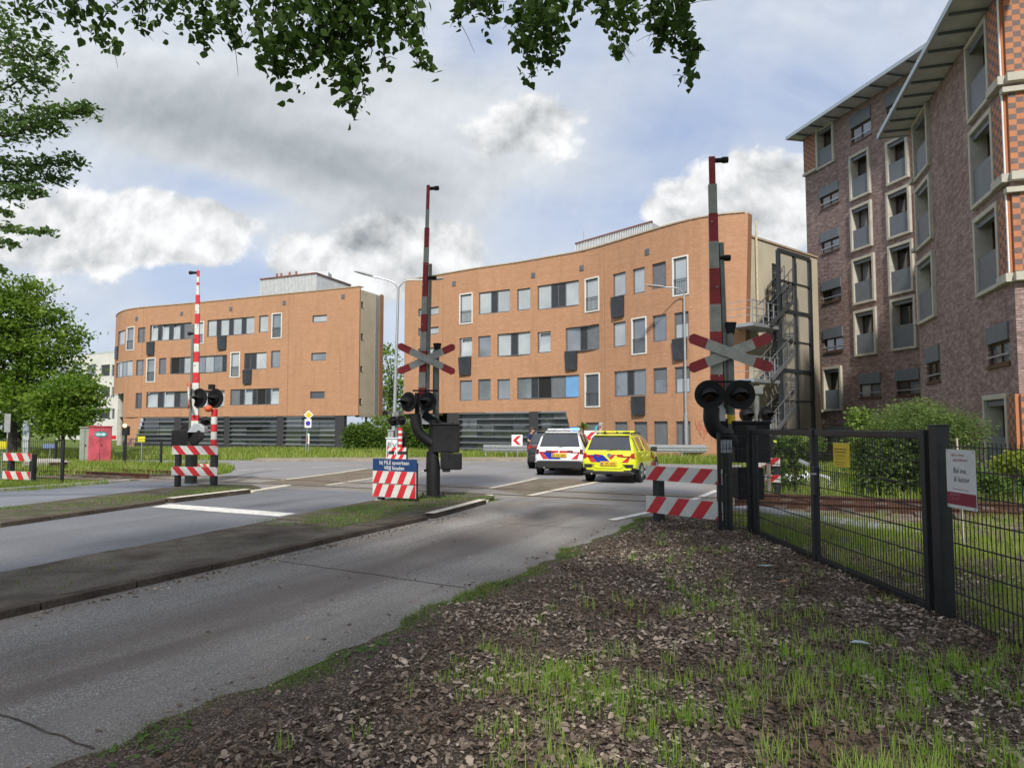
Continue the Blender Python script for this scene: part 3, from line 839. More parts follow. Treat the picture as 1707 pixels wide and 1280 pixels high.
b_.inputs['Base Color'].default_value = (.22, .225, .23, 1); b_.inputs['Roughness'].default_value = .5
t_.l.new(tr.outputs[0], mx.inputs[1]); t_.l.new(b_.outputs[0], mx.inputs[2])
t_.l.new(mx.outputs[0], [n for n in t_.n if n.type == 'OUTPUT_MATERIAL'][0].inputs[0])
mb = MB(); FE.fquad(mb, sA+.1, sZ-.1, .1, zt-.1, oS); mb.build('screen_panel', g, scr, world=True)
FL = [FE2.hit(1275, 540)[1], FE2.hit(1275, 632)[1]]; FL.append(FL[1]-(FL[0]-FL[1])); FL.append(FL[2]-(FL[0]-FL[1]))
sPl = FE2.hit(1256, 560)[0]
for fl in FL:
    if fl < .3: continue
    mb = MB(); FE.fbox(mb, sPl, sA+.2, fl-.16, fl, .05, oS)
    pl = mb.build('stair_landing', GALV, bm_, world=True)
    mb = MB()
    for zz in (.35, .7, 1.05): FE.fbox(mb, sPl, sA, fl+zz-.018, fl+zz+.018, oS-.05, oS-.014)
    for k in range(6): q = sPl+(sA-sPl)*k/5; FE.fbox(mb, q-.02, q+.02, fl, fl+1.05, oS-.05, oS-.01)
    for zz in (.35, .7, 1.05): mb.bar(FE.P(sPl, fl+zz, .06), FE.P(sPl, fl+zz, oS-.03), .03)
    mb.build('railing', GALV, pl, world=True)
dz = FL[0]-FL[1]
for fl in [FL[0]+0]+FL:
    for up, (sa, sb, o_) in ((0, (sA-1.0, sA+1.1, 1.15)), (1, (sA+1.1, sZ-.3, .5))):
        z0_ = fl+up*dz*.5
        if z0_ < 0: continue
        mb = MB()
        for k in range(8):
            f = k/8; q = sa+(sb-sa)*f; FE.fbox(mb, q, q+(sb-sa)/8, z0_+dz*.5*f+.10, z0_+dz*.5*f+.15, o_-.35, o_+.30)
        for oo in (o_-.36, o_+.31):
            mb.bar(FE.P(sa, z0_, oo), FE.P(sb, z0_+dz*.5, oo), .04, .2)
            mb.bar(FE.P(sa, z0_+1, oo), FE.P(sb, z0_+dz*.5+1, oo), .035)
            for k in range(5): f = k/4; q = sa+(sb-sa)*f; mb.bar(FE.P(q, z0_+dz*.5*f, oo), FE.P(q, z0_+dz*.5*f+1, oo), .025)
        mb.build('stair_flight', simple('dull_grey_steel', (.16, .17, .18), .5, .3, var=.1), bm_, world=True)
# ---------------------------------------------------------------- the orange building on the left
topL = [(193.5, 528), (197, 523), (206, 518.5), (220, 515.2), (245, 512.2), (300, 507.5), (360, 502), (420, 496), (480, 490), (540, 484.2), (600, 478)]
FL_ = Facade(spline([tuple(gp(*p, z=ZR))[:2]+(0,) for p in topL], 3))
bl_ = thing('apartment_building', 'orange brick apartment block with rounded left end on the left of the photo', 'building', (FL_.P(FL_.L*.5).x, FL_.P(FL_.L*.5).y, 0), 0, 'orange brick apartment blocks')
win = []
def WL(x0, y0, x1, y1, lay, k='w', t=False): win.append((k, FL_.rect(x0, y0, x1, y1), lay, t))
for a in (((211, 545, 224, 584), 'G'), ((329.5, 536, 340, 573), 'L'), ((453, 522, 470, 564), 'G'), ((244, 597, 259, 637), 'G'), ((384, 587, 400, 629), 'L')): WL(*a[0], a[1], 'f')
for a in (((197, 551, 208, 575), 'L'), ((230, 546, 242, 571), 'S'), ((346, 531, 424, 559), 'LDLDLDL'), ((432, 526, 447, 554), 'L'), ((521, 525.5, 545, 537), 'L'),
          ((193.5, 602, 221, 628), 'GLGL'), ((227, 600, 240, 626), 'G'), ((265, 597, 277, 624), 'S'), ((284, 594, 378, 622), 'ODLDGLGD'), ((407, 588, 444, 616), 'DDL'), ((452, 584.5, 467, 613), 'G'), ((519, 588, 543.5, 601), 'G'),
          ((226, 655, 236.5, 681), 'K'), ((517, 652.5, 541, 664.5), 'K')): WL(*a[0], a[1])
WL(250, 540, 319, 567, 'LDGDGDS', 'w', True); WL(244, 652, 374, 679, 'LDGDSDGDG', 'w', True); WL(384, 648, 465, 675, 'SDLDODL', 'w', True)
holes = [w[1] for w in win]
ZBL = FL_.hit(400, 694)[1]
sE0, sE1 = FL_.hit(236, 697)[0], FL_.hit(223, 748)[0]
sU = FL_.hit(205, 690)[0]; sUz = FL_.hit(197, 656)[1]; sF = FL_.hit(211, 745)[0]
mb = MB(); mb.uv = []
wall_cells(FL_, mb, holes, 0, FL_.L, sUz, ZR)
wall_cells(FL_, mb, holes, sU, FL_.L, ZBL, sUz)
# battered foot at the rounded end
mb.add([FL_.P(sU, ZBL), FL_.P(sF, -.05), FL_.P(sE1, -.05), FL_.P(sE0, ZBL)], [(0, 1, 2, 3)], 0); mb.uv.append([(sU, ZBL), (sF, 0), (sE1, 0), (sE0, ZBL)])
eL = FL_.L
edge_b = Vector((.45, .89, 0))*.12
mb.add([FL_.P(eL, ZBL), FL_.P(eL, ZBL)+edge_b, FL_.P(eL, ZR)+edge_b, FL_.P(eL, ZR)], [(0, 1, 2, 3)], 2); mb.uv.append([(0, 0), (.5, 0), (.5, ZR), (0, ZR)])
for i in range(24):
    a, b = sE0+(eL-sE0)*i/24, sE0+(eL-sE0)*(i+1)/24
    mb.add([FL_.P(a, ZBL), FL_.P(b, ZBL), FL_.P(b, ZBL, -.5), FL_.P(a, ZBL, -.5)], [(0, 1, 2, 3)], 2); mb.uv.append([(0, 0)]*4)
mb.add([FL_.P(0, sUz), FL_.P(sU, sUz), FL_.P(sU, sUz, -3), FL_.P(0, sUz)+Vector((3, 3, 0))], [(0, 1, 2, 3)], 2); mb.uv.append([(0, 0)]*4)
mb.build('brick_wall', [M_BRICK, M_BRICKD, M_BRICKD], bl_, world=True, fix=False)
for k, r, lay, t in win: (french if k == 'f' else window)(FL_, bl_, r, lay, **({'tilt': True} if t else {}))
for r in ((246, 570, 258, 592), (364, 560, 378, 583), (406, 616.5, 420, 640), (194, 578, 197.5, 598)): hood(FL_, bl_, FL_.rect(*r))
for p in ((228, 531), (303, 523), (385, 515), (474, 505), (572, 494.5)): vent(FL_, bl_, *p)
mb = MB(); FL_.fbox(mb, 0, eL, ZR, ZR+.07, -.45, .05, 0, .6); mb.build('roof_coping', M_COPING, bl_, world=True)
xs = [(290, 301), (373, 382), (461, 472), (558, 573)]
mb = MB(); prev = None
for x0, x1 in xs: FL_.fbox(mb, FL_.hit(x0, 720)[0], FL_.hit(x1, 720)[0], -.05, ZBL-.004, -.35, -.02)
FL_.fbox(mb, sE1, FL_.hit(573, 720)[0], -.05, .3, -.35, -.03)
mb.build('base_pier', M_DKBRICK, bl_, world=True)
edges = [sE0]+[FL_.hit(x, 720)[0] for p in xs for x in p]
for i in range(0, 8, 2):
    a, b = edges[i]+.01, edges[i+1]-.01
    louvres(FL_, bl_, a, b, .31, ZBL-.06, 6, taper=(sE1-sE0) if i == 0 else 0)
q = FL_.P(0); c1 = at(201.5, 700, q.y-1.5); c2 = at(211, 700, q.y+2)
for c in (c1, c2):
    mb = MB(); mb.tube([(c.x, c.y, 0), (c.x, c.y, sUz+.05)], .28, 14); mb.build('column', CONC, bl_, world=True, smooth=40)
tag_paint(FL_, 214, 738, 1.6, 1.1, ('purple_spray_paint', (.22, .14, .24)), 8, bl_, 5)
for px in (237, 480):
    q = FL_.hit(px, 600)[0]; mb = MB(); FL_.fbox(mb, q-.014, q+.014, ZBL, ZR, -.02, .003); mb.build('expansion_joint', MATS['joint_sealant'], bl_, world=True)
A = FL_.P(eL)+edge_b; B = A+Vector((1.02, 2.5, 0))
FLE = Facade([tuple(A)[:2], tuple(B)[:2]])
zq = FLE.hit(616, 484)[1]
sl_ = [(602, 503, 606, 514), (601.5, 556, 605.5, 567), (600.5, 610, 604.5, 620), (599, 664, 603, 675)]
eh = [FLE.rect(*r) for r in sl_]
mb = MB(); mb.uv = []; wall_cells(FLE, mb, eh, 0, FLE.L, ZBL-.1, ZR-.2, reveal=.1, rmi=0); mb.build('end_wall', [M_CREAMW], bl_, world=True, fix=False)
for r in eh: window(FLE, bl_, r, 'K', .05, .06)
mb = MB(); FLE.fbox(mb, FLE.L*.72, FLE.L*.78, ZBL, ZR-.3, .003, .05); FLE.fbox(mb, FLE.L*.80, FLE.L*.86, ZBL, ZR-.3, .003, .05); mb.build('drain_pipe', GREYM, bl_, world=True)
mb = MB(); mb.uv = []; FLE.fquad(mb, FLE.L*.93, FLE.L*1.12, ZBL, ZR-.1, .08, 0); mb.build('brick_fin', M_BRICKD, bl_, world=True, fix=False)
mb = MB(); rp = [FL_.P(eL*i/16, 0, -.3) for i in range(17)]+[B.copy(), Vector((-24, 72, 0)), FL_.P(0)+Vector((4, 4, 0))]
mb.poly([Vector((p.x, p.y, ZR-.5)) for p in rp]); mb.build('roof', MATS['roof_felt'], bl_, world=True, fix=False)
mb = MB(); rp2 = [Vector((p.x, p.y, ZBL+.05)) for p in rp]; mb.poly(rp2); mb.build('soffit', M_PANELM, bl_, world=True, fix=False)
a = at(434, 467, 60); b = at(527, 456, 57.5); c = at(585, 472, 62.5); zt = (a.z+b.z)/2
mb = MB(); a0, b0, c0 = (Vector((v.x, v.y, ZR-.6)) for v in (a, b, c)); mb.prism([a0, b0, c0, a0+(c0-b0)], (0, 0, zt-ZR+.6))
for (p, q, n_) in ((a0, b0, 40), (b0, c0, 40)):
    for i in range(n_):
        f = p.lerp(q, (i+.5)/n_); mb.box((f.x, f.y-.03, (zt+ZR-.6)/2), (.06, .06, zt-ZR+.55))
o = mb.build('plant_room', M_CLAD, bl_, world=True)
mb = MB(); mb.bar((a.x, a.y-.05, zt+.05), (b.x, b.y-.05, zt+.05), .14, .1); mb.bar((b.x, b.y-.05, zt+.05), (c.x, c.y-.05, zt+.05), .14, .1); mb.build('roof_trim', M_ROOFRED, o, world=True)
mb = MB()
for f in (.27, .35, .5, .62): p = a.lerp(b, f); mb.tube([(p.x, p.y+.5, zt), (p.x, p.y+.5, zt+.5)], .09, 8)
mb.build('roof_vent', M_ROOFRED, bl_, world=True)
p = at(533, 456, 60); mb = MB(); mb.box((p.x, p.y, zt+.3), (1.8, 1.2, .55)); mb.build('roof_unit', M_CLAD, bl_, world=True, bevel=.03)
# ---------------------------------------------------------------- the dark brick apartment building on the right
M_CHECK = checker_mat('checkered_tile_cladding', (.50, .20, .095), (.17, .125, .12), .19)
M_BEIGE = simple('beige_concrete_frame', (.46, .435, .37), .8, var=.1, scale=2.5, dirt=((.27, .25, .20), .4))
M_BROWN = simple('brown_timber_frame', (.085, .040, .020), .5, var=.2, scale=6)
M_SLATE = simple('slate_blue_panel', (.13, .15, .17), .55, var=.07, scale=3)
M_SOFFIT = simple('grey_soffit_board', (.50, .505, .52), .65, var=.12, scale=2)
M_EAVE = simple('pale_blue_eave', (.42, .48, .54), .5, .2, var=.06)
PA = Vector((18.0, 42.6, 0)); PB = Vector((19.9, 34.0, 0))
FA = Facade([tuple(PA)[:2], tuple(PB)[:2]], 1)
if FA.nv[0].x > 0: FA = Facade([tuple(PA)[:2], tuple(PB)[:2]], -1)
QA0 = Vector((16.3, 27.8, 0)); QB0 = Vector((14.5, 21.7, 0)); dq = (QB0-QA0).normalized()
FB0 = Facade([tuple(QA0)[:2], tuple(QB0)[:2]], 1)
s_l = FB0.hit(1521, 240)[0]; s_r = FB0.hit(1683, 290)[0]
QA = QA0+dq*s_l; QB = QA0+dq*s_r
FB = Facade([tuple(QA)[:2], tuple(QB)[:2]], 1)
if FB.nv[0].x > 0: FB = Facade([tuple(QA)[:2], tuple(QB)[:2]], -1)
d3 = Vector((.955, -.297, 0)); QC = QB+d3*6
FC = Facade([tuple(QB)[:2], tuple(QC)[:2]], 1)
if FC.nv[0].y > 0: FC = Facade([tuple(QB)[:2], tuple(QC)[:2]], -1)
br_ = thing('apartment_building', 'tall purple brown brick apartment building with checkered tile bays and grey overhanging roofs', 'building', (19, 30, 0), 0)
ZA = 19.3; ZW2 = FB.hit(1546, 177)[1]; ZW2 = max(14.0, ZW2)
def small_win(fc, r, holes):
    s0, s1, z0, z1 = r; holes.append(r)
    zs = z0+(z1-z0)*.56
    mb = MB(); fw = .06; o0, o1 = -.14, -.07
    for a in ((s0, s1, z0, z0+fw), (s0, s1, zs-fw, zs), (s0, s0+fw, z0+fw, zs-fw), (s1-fw, s1, z0+fw, zs-fw), ((s0+s1)/2-.04, (s0+s1)/2+.04, z0+fw, zs-fw)):
        fc.fbox(mb, *a, o0, o1)
    fc.fbox(mb, s0-.03, s1+.03, z0-.10, z0-.004, -.1, .05)
    f = mb.build('window', M_BROWN, br_, world=True)
    p = MB(); p.uv = []
    fc.fquad(p, s0+fw, (s0+s1)/2-.04, z0+fw, zs-fw, -.11, random.choice([1, 2, 0])); fc.fquad(p, (s0+s1)/2+.04, s1-fw, z0+fw, zs-fw, -.11, random.choice([1, 2, 1]))
    p.build('pane', PANEM, f, world=True)
    m2 = MB(); fc.fbox(m2, s0-.02, s1+.02, zs, z1, -.1, .06); m2.build('shutter_box', M_SLATE, f, world=True)
    m3 = MB(); fc.fbox(m3, s0+.03, s1-.03, z0+.22, z0+.27, .0, .03); m3.build('safety_rail', GALV, f, world=True)
def tall_win(fc, r, holes, side=None):
    """projecting concrete frame, brown door set deep in it, slate panel across the lower half"""
    s0, s1, z0, z1 = r; holes.append((s0+.1, s1-.1, z0+.1, z1-.1))
    mb = MB(); w = .15
    for a in ((s0, s1, z0, z0+w*.8), (s0, s1, z1-w, z1), (s0, s0+w, z0+w*.8, z1-w), (s1-w, s1, z0+w*.8, z1-w)):
        fc.fbox(mb, *a, -.45, .13)
    f = mb.build('window', M_BEIGE, br_, world=True, bevel=.012)
    a, b, c, d = s0+w, s1-w, z0+w*.8, z1-w
    m2 = MB(); fw = .075
    for q in ((a, b, c, c+fw), (a, b, d-fw, d), (a, a+fw, c+fw, d-fw), (b-fw, b, c+fw, d-fw), ((a+b)/2-.05, (a+b)/2+.05, c+fw, d-fw)): fc.fbox(m2, *q, -.44, -.36)
    m2.build('door_frame', M_BROWN, f, world=True)
    p = MB(); p.uv = []
    fc.fquad(p, a+fw, (a+b)/2-.05, c, d-fw, -.40, random.choice([1, 2, 0, 2])); fc.fquad(p, (a+b)/2+.05, b-fw, c, d-fw, -.40, random.choice([1, 2, 2]))
    p.build('pane', PANEM, f, world=True)
    m3 = MB(); fc.fbox(m3, a, b, c+.02, c+(d-c)*.48, .015, .05); m3.build('balustrade_panel', M_SLATE, f, world=True)
    m4 = MB(); fc.fbox(m4, a, b, d-.18, d-.03, -.05, .03); m4.build('blind_box', M_SLATE, f, world=True)
def check_panel(fc, s0, s1, z0, z1, band=True, zb=.16):
    mb = MB(); mb.uv = []
    fc.fquad(mb, s0, s1, z0, z1, .10, 0)
    for q in (s0, s1): mb.add([fc.P(q, z0, 0), fc.P(q, z0, .1), fc.P(q, z1, .1), fc.P(q, z1, 0)], [(0, 1, 2, 3)]); mb.uv.append([(0, 0)]*4)
    o = mb.build('tile_cladding', M_CHECK, br_, world=True, fix=False)
    m2 = MB(); fc.fbox(m2, s0-.02, s1+.02, z0-zb, z0-.002, -.05, .2); m2.build('concrete_ledge', M_BEIGE, br_, world=True, bevel=.01)
hA = []; hB = []; hC = []
RA = FA.rect
for r in ((1367, 308, 1398, 343), (1369, 384, 1399, 419), (1371, 466, 1402, 502), (1374, 546, 1405, 585), (1380, 712, 1413, 745), (1418, 186, 1452, 232), (1433, 622, 1468, 662), (1477, 148, 1516, 196), (1494, 615, 1533, 658)): small_win(FA, RA(*r), hA)
for r in ((1362, 210, 1392, 278), (1374, 611, 1405, 685), (1418, 253, 1452, 330), (1420, 340, 1455, 416), (1423, 427, 1460, 506), (1426, 515, 1463, 593), (1436, 690, 1467, 760),
          (1479, 229, 1516, 304), (1480, 314, 1520, 395), (1483, 404, 1525, 490), (1487, 495, 1530, 583)): tall_win(FA, RA(*r), hA)
s0, s1, z0, z1 = RA(1349.5, 212, 1362.5, 288); check_panel(FA, 0.02, s1, z0+.15, z1)
s0, s1, z0, z1 = RA(1358, 613, 1374, 686); check_panel(FA, 0.02, s1, z0+.1, z1)
RB = FB.rect
for r in ((1545, 578, 1567, 636), (1647, 541, 1683, 607)): small_win(FB, RB(*r), hB)
tB = [(1526, 186, 1551, 292), (1530, 301, 1556, 410), (1533, 426, 1561, 536), (1615, 47, 1654, 190), (1622, 196, 1663, 337), (1630, 348, 1672, 488), (1647, 657, 1688, 792)]
for r in tB: tall_win(FB, RB(*r), hB)
for i in range(3):
    s0, s1, z0, z1 = RB(*tB[i]); check_panel(FB, .02, s0-.01, z0+.2, z1-.05)
    s0, s1, z0, z1 = RB(*tB[3+i]); check_panel(FB, s1+.01, FB.L-.003, z0+.22, z1-.05, zb=.24)
s0, s1, z0, z1 = RB(*tB[6]); check_panel(FB, s1+.01, FB.L-.003, z0+.1, z1-.05)
for i in range(3):
    s0, s1, z0, z1 = RB(*tB[3+i]); check_panel(FC, .003, 4.0, z0+.22, z1-.05, zb=.24)
    m2 = MB(); m2.bar(FB.P(FB.L, z0+.22, .112), FB.P(FB.L, z1-.05, .112), .035); m2.build('corner_trim', WHITE, br_, world=True)
    m2 = MB(); FC.fbox(m2, -.15, 4.0, z1-.05, z1+.10, -.05, .2); m2.build('concrete_ledge', M_BEIGE, br_, world=True, bevel=.01)
s0, s1, z0, z1 = RB(*tB[6]); check_panel(FC, .003, 4.0, z0+.22, z1-.05)
for fc, h, zt, nm in ((FA, hA, ZA, 'brick_wall'), (FB, hB, ZW2, 'brick_wall'), (FC, hC, ZW2, 'brick_wall')):
    mb = MB(); mb.uv = []; wall_cells(fc, mb, h, 0, fc.L, -.05, zt, reveal=.15, rmi=0)
    mb.build(nm, [M_PURPLE], br_, world=True, fix=False)
# hidden returns and flat roofs
mb = MB(); mb.uv = []
def ret(a, b, z):
    mb.add([(a.x, a.y, -.05), (b.x, b.y, -.05), (b.x, b.y, z), (a.x, a.y, z)], [(0, 1, 2, 3)]); mb.uv.append([(0, 0), ((b-a).length, 0), ((b-a).length, z), (0, z)])
inn = Vector((6.5, 1.9, 0))
ret(PA, PA+Vector((10, 3, 0)), ZA); ret(QA, QA+inn*1.4, ZW2); ret(PB, PB+Vector((1.8, -8, 0)), ZA)
mb.build('return_wall', [M_PURPLE], br_, world=True, fix=False)
mb = MB()
mb.poly([Vector((p.x, p.y, ZA)) for p in (PA, PB, PB+Vector((12, -2, 0)), PA+Vector((11, 3, 0)))])
mb.poly([Vector((p.x, p.y, ZW2)) for p in (QA, QB, QC, QC+Vector((4, 9, 0)), QA+inn*1.6)])
mb.build('flat_roof', MATS['roof_felt'], br_, world=True, fix=False)
def overhang(fc, z, s0, s1, out_, step):
    mb = MB()
    fc.fbox(mb, s0, s1, z, z+.10, -.3, out_)
    o = mb.build('roof_overhang', M_SOFFIT, br_, world=True)
    m2 = MB(); fc.fbox(m2, s0-.03, s1, z-.05, z+.14, out_, out_+.07); fc.fbox(m2, s0-.08, s0-.001, z-.05, z+.14, -.3, out_+.07)
    m2.build('eave_board', M_EAVE, o, world=True)
    n = int((s1-s0)/step)
    for i in range(1, n+1):
        q = s0+step*(i-.35)
        if q < s1: m3 = MB(); fc.fbox(m3, q-.035, q+.035, z-.08, z-.002, 0.0, out_-.05); m3.build('soffit_rib', M_SLATE, o, world=True)
def tip_on(fc, px, py, z):
    q = gp(px, py, z)-fc.p[0]; d_ = (fc.p[1]-fc.p[0]).normalized(); return q.x*d_.x+q.y*d_.y, q.x*fc.nv[0].x+q.y*fc.nv[0].y
sa_, oa_ = tip_on(FA, 1321, 230, ZA); sb_, ob_ = tip_on(FB, 1479, 229, ZW2)
overhang(FA, ZA, min(-.1, sa_), FA.L+7, max(1.1, oa_-.07), 1.25)
overhang(FB, ZW2, min(-.1, sb_), FB.L+2.0, max(1.08, ob_-.07), 1.1)
# ---------------------------------------------------------------- white building far left
FWt = [at(150, 700, 95), at(193, 700, 92), at(240, 700, 100)]
FW = Facade([tuple(FWt[0])[:2], tuple(FWt[2])[:2]])
FW = Facade([tuple(at(95, 700, 99))[:2], tuple(at(215, 700, 90))[:2]])
bw_ = thing('office_building', 'pale white rendered building glimpsed between the big tree and orange block', 'building', tuple(FW.P(4)), 0)
zt = FW.hit(165, 591)[1]
hw = []
mb = MB(); mb.uv = []
rr = []
for y0, y1 in ((608, 627), (645, 662), (681, 698)):
    for x0, x1 in ((146, 160), (168, 183), (186, 191), (120, 136), (98, 112)): rr.append(FW.rect(x0, y0, x1, y1))
wall_cells(FW, mb, rr, 0, FW.L, -.05, zt, reveal=.2, rmi=0)
mb.build('wall', [simple('pale_render', (.58, .57, .54), .85, var=.06, scale=.5)], bw_, world=True, fix=False)
for i, r in enumerate(rr): window(FW, bw_, r, 'GDKLG'[i % 5], .08, .15)
mb = MB(); mb.prism([FW.P(0, zt), FW.P(FW.L, zt), FW.P(FW.L, zt)+Vector((5, 12, 0)), FW.P(0, zt)+Vector((5, 12, 0))], (0, 0, .3)); mb.build('roof', MATS['light_roof_cladding'], bw_, world=True)
# ---------------------------------------------------------------- low carport between the orange blocks
cp_ = thing('carport', 'low dark flat-roofed carport in the gap behind the hedge', 'carport', tuple(at(670, 740, 60)[:2])+(0,), 0)
a, b = at(592, 694, 55.5), at(745, 686, 61)
mb = MB(); A = Vector((a.x, a.y, 2.45)); B = Vector((b.x, b.y, 2.9)); dpt = Vector((3, 9, 0)); mb.prism([A, B, B+dpt, A+dpt], (0, 0, .35)); mb.build('roof', simple('carport_grey_roof', (.10, .10, .105), .7), cp_, world=True)
for i in range(4):
    p = A.lerp(B, .05+.3*i)+Vector((.3, .8, 0)); mb = MB(); mb.box((p.x, p.y, 1.25), (.15, .15, 2.5)); mb.build('post', ANTH, cp_, world=True)
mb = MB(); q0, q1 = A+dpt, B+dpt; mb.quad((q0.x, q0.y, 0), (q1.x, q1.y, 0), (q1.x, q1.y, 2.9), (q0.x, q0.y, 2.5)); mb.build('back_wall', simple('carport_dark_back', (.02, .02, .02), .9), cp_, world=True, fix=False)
# ================================================================== LEVEL CROSSING FURNITURE
M_BOXBLK = simple('black_equipment_case', (.0085, .0085, .0095), .62, var=.35, scale=5, spec=.3, dirt=((.03, .028, .025), .35))
M_LENS = simple('dark_red_lens', (.010, .003, .003), .3, var=.1)
M_POLEG = simple('grey_green_pole', (.15, .16, .145), .55, .2, var=.15, scale=6, dirt=((.09, .09, .08), .4))
M_YEL = simple('yellow_band', (.72, .55, .02), .5)
M_PLATE = simple('aluminium_plate', (.42, .44, .46), .4, .3, var=.08)
M_XW = simple('weathered_white_shade_toned', (.30, .305, .275), .6, var=.14, scale=6, dirt=((.18, .18, .14), .5))  # weathered white, with the tree shade on the near barriers put into its colour
M_XR = simple('weathered_red_shade_toned', (.26, .012, .018), .5, var=.18, scale=6)  # weathered red, darkened in its colour for the same shade
def signal_lamp(root, c, yaw, r=.235):
    """round backing dish with a deep visor, looking along yaw (0 = towards -Y)"""
    Mr = Matrix.Rotation(yaw, 3, 'Z'); mb = MB()
    mb.lathe([(.001, .10), (r*.55, .10), (r*.75, .07), (r*.97, .0), (r, -.02), (r*.97, -.025), (r*.6, -.012), (.10, .0)], c, 'Y', 28, 0, Mr)
    o = mb.build('signal_lamp', M_BOXBLK, root, world=True, smooth=35)
    l = MB(); l.lathe([(.105, -.004), (.09, -.018), (.001, -.03)], c, 'Y', 20, 0, Mr); l.build('lens', M_LENS, o, world=True, smooth=40)
    v = MB(); n = 16; vs = []; fs = []                       # visor: open underneath, drooping forward
    for k in range(n+1):
        a = R(-25)+R(230)*k/n
        for rad, y in ((.125, -.01), (.125, -.30*max(.25, math.sin(max(0.05, (a+R(25))/R(230)*PI)))), (.118, -.30*max(.25, math.sin(max(0.05, (a+R(25))/R(230)*PI)))), (.118, -.01)):
            vs.append(Mr @ Vector((rad*math.cos(a), y-.005, rad*math.sin(a)-(-y)*.30))+Vector(c))
    for k in range(n):
        for j in range(4):
            p, q = 4*k+j, 4*k+(j+1) % 4; fs.append((p, q, q+4, p+4))
    v.add(vs, fs); v.build('visor', M_BOXBLK, o, world=True, smooth=40)
    return o
def crossbuck(root, c, yaw, half, w, ang, redl=.42, ms=None):
    """St Andrew's cross: two crossed blades with red ends and cut corners"""
    Mr = Matrix.Rotation(yaw, 3, 'Z')
    for k, sg in enumerate((1, -1)):
        mb = MB(); ca, sa = math.cos(ang*sg), math.sin(ang*sg)
        def pt(x, z, y): return Mr @ Vector((x*ca-z*sa, y, x*sa+z*ca))+Vector(c)
        y0 = -.012-.03*k; ch = .05; h = half; cut = h*(1-redl)
        for (xs, mi) in (((-cut, cut), 0), ((cut, h), 1), ((-h, -cut), 1)):
            x0, x1 = xs
            pr = [(x0, -w/2), (x1, -w/2), (x1, w/2), (x0, w/2)]
            if x1 == h: pr = [(x0, -w/2), (h-ch, -w/2), (h, -w/2+ch), (h, w/2-ch), (h-ch, w/2), (x0, w/2)]
            if x0 == -h: pr = [(x1, -w/2), (x1, w/2), (-h+ch, w/2), (-h, w/2-ch), (-h, -w/2+ch), (-h+ch, -w/2)]
            n = len(pr); vs = [pt(x, z, y0) for x, z in pr]+[pt(x, z, y0+.02) for x, z in pr]
            fs = [tuple(range(n)), tuple(range(2*n-1, n-1, -1))]+[(i, (i+1) % n, (i+1) % n+n, i+n) for i in range(n)]
            mb.add(vs, fs, mi)
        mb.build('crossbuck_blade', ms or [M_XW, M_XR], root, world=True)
    mb = MB()
    for q in ((-.05, .05), (.05, .05), (-.05, -.05), (.05, -.05)): mb.lathe([(.001, -.05), (.012, -.048), (.014, -.03)], Mr @ Vector((q[0], 0, q[1]))+Vector(c), 'Y', 8, 0, Mr)
    mb.build('bolt', GALV, root, world=True)
def boom(root, p0, p1, bands, w0, w1, yaw, flip=1, ms=None):
    """raised barrier boom, red and white, narrower after its splice"""
    p0, p1 = Vector(p0), Vector(p1); d = (p1-p0); L = d.length; d.normalize()
    mb = MB(); Mr = Matrix.Rotation(yaw, 3, 'Z'); X = Mr @ Vector((1, 0, 0)); Y = Mr @ Vector((0, 1, 0))
    a = 0.0
    for f0, f1, mi in bands:
        wa = w0+(w1-w0)*((f0+f1)/2)
        q0, q1 = p0+d*L*f0, p0+d*L*f1
        wx = wa if f0 < .80 else wa*.8
        vs = [q+X*i*wx/2+Y*j*wx*.3 for q in (q0, q1) for i, j in ((-1, -1), (1, -1), (1, 1), (-1, 1))]
        mb.add(vs, [(0, 1, 2, 3), (7, 6, 5, 4), (0, 4, 5, 1), (1, 5, 6, 2), (2, 6, 7, 3), (3, 7, 4, 0)], mi)
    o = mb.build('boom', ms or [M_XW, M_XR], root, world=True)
    # counter rail at the side, with its bolts and the boom lamps
    m2 = MB(); s = flip
    m2.bar(p0+X*s*(w0*.72)+Y*.05, p0+d*L*.66+X*s*(w0*.55)+Y*.05, w0*.34, w0*.7, 0, (0, 1, 0)); m2.build('boom_stiffener', M_POLEG, o, world=True)
    for f in (.985, .60):
        q = p0+d*L*f; m3 = MB()
        m3.tube([q+X*s*w0*.25, q+X*s*(w0*.25+.13)], .04, 10); m3.lathe([(.001, -.06), (.05, -.05), (.055, 0), (.05, .05), (.001, .06)], q+X*s*(w0*.25+.16), 'X', 12, 0, Mr)
        m3.build('boom_lamp', M_BOXBLK, o, world=True, smooth=40)
    m4 = MB()
    for k in range(9):
        q = p0+d*L*(.06+.085*k)-Y*(w0*.3+.004)+X*(.03 if k % 2 else -.03); m4.lathe([(.001, -.012), (.014, -.012), (.016, 0)], q, 'Y', 8, 0, Mr)
    m4.build('rivet', GREYM, o, world=True)
    return o
def bands(n, start_red=True, f0=0.0):
    out = []; r = start_red
    for i in range(n):
        out.append((f0+(1-f0)*i/n, f0+(1-f0)*(i+1)/n, 1 if r else 0)); r = not r
    return out
def splineP(pts, n=5): return spline(pts, n)
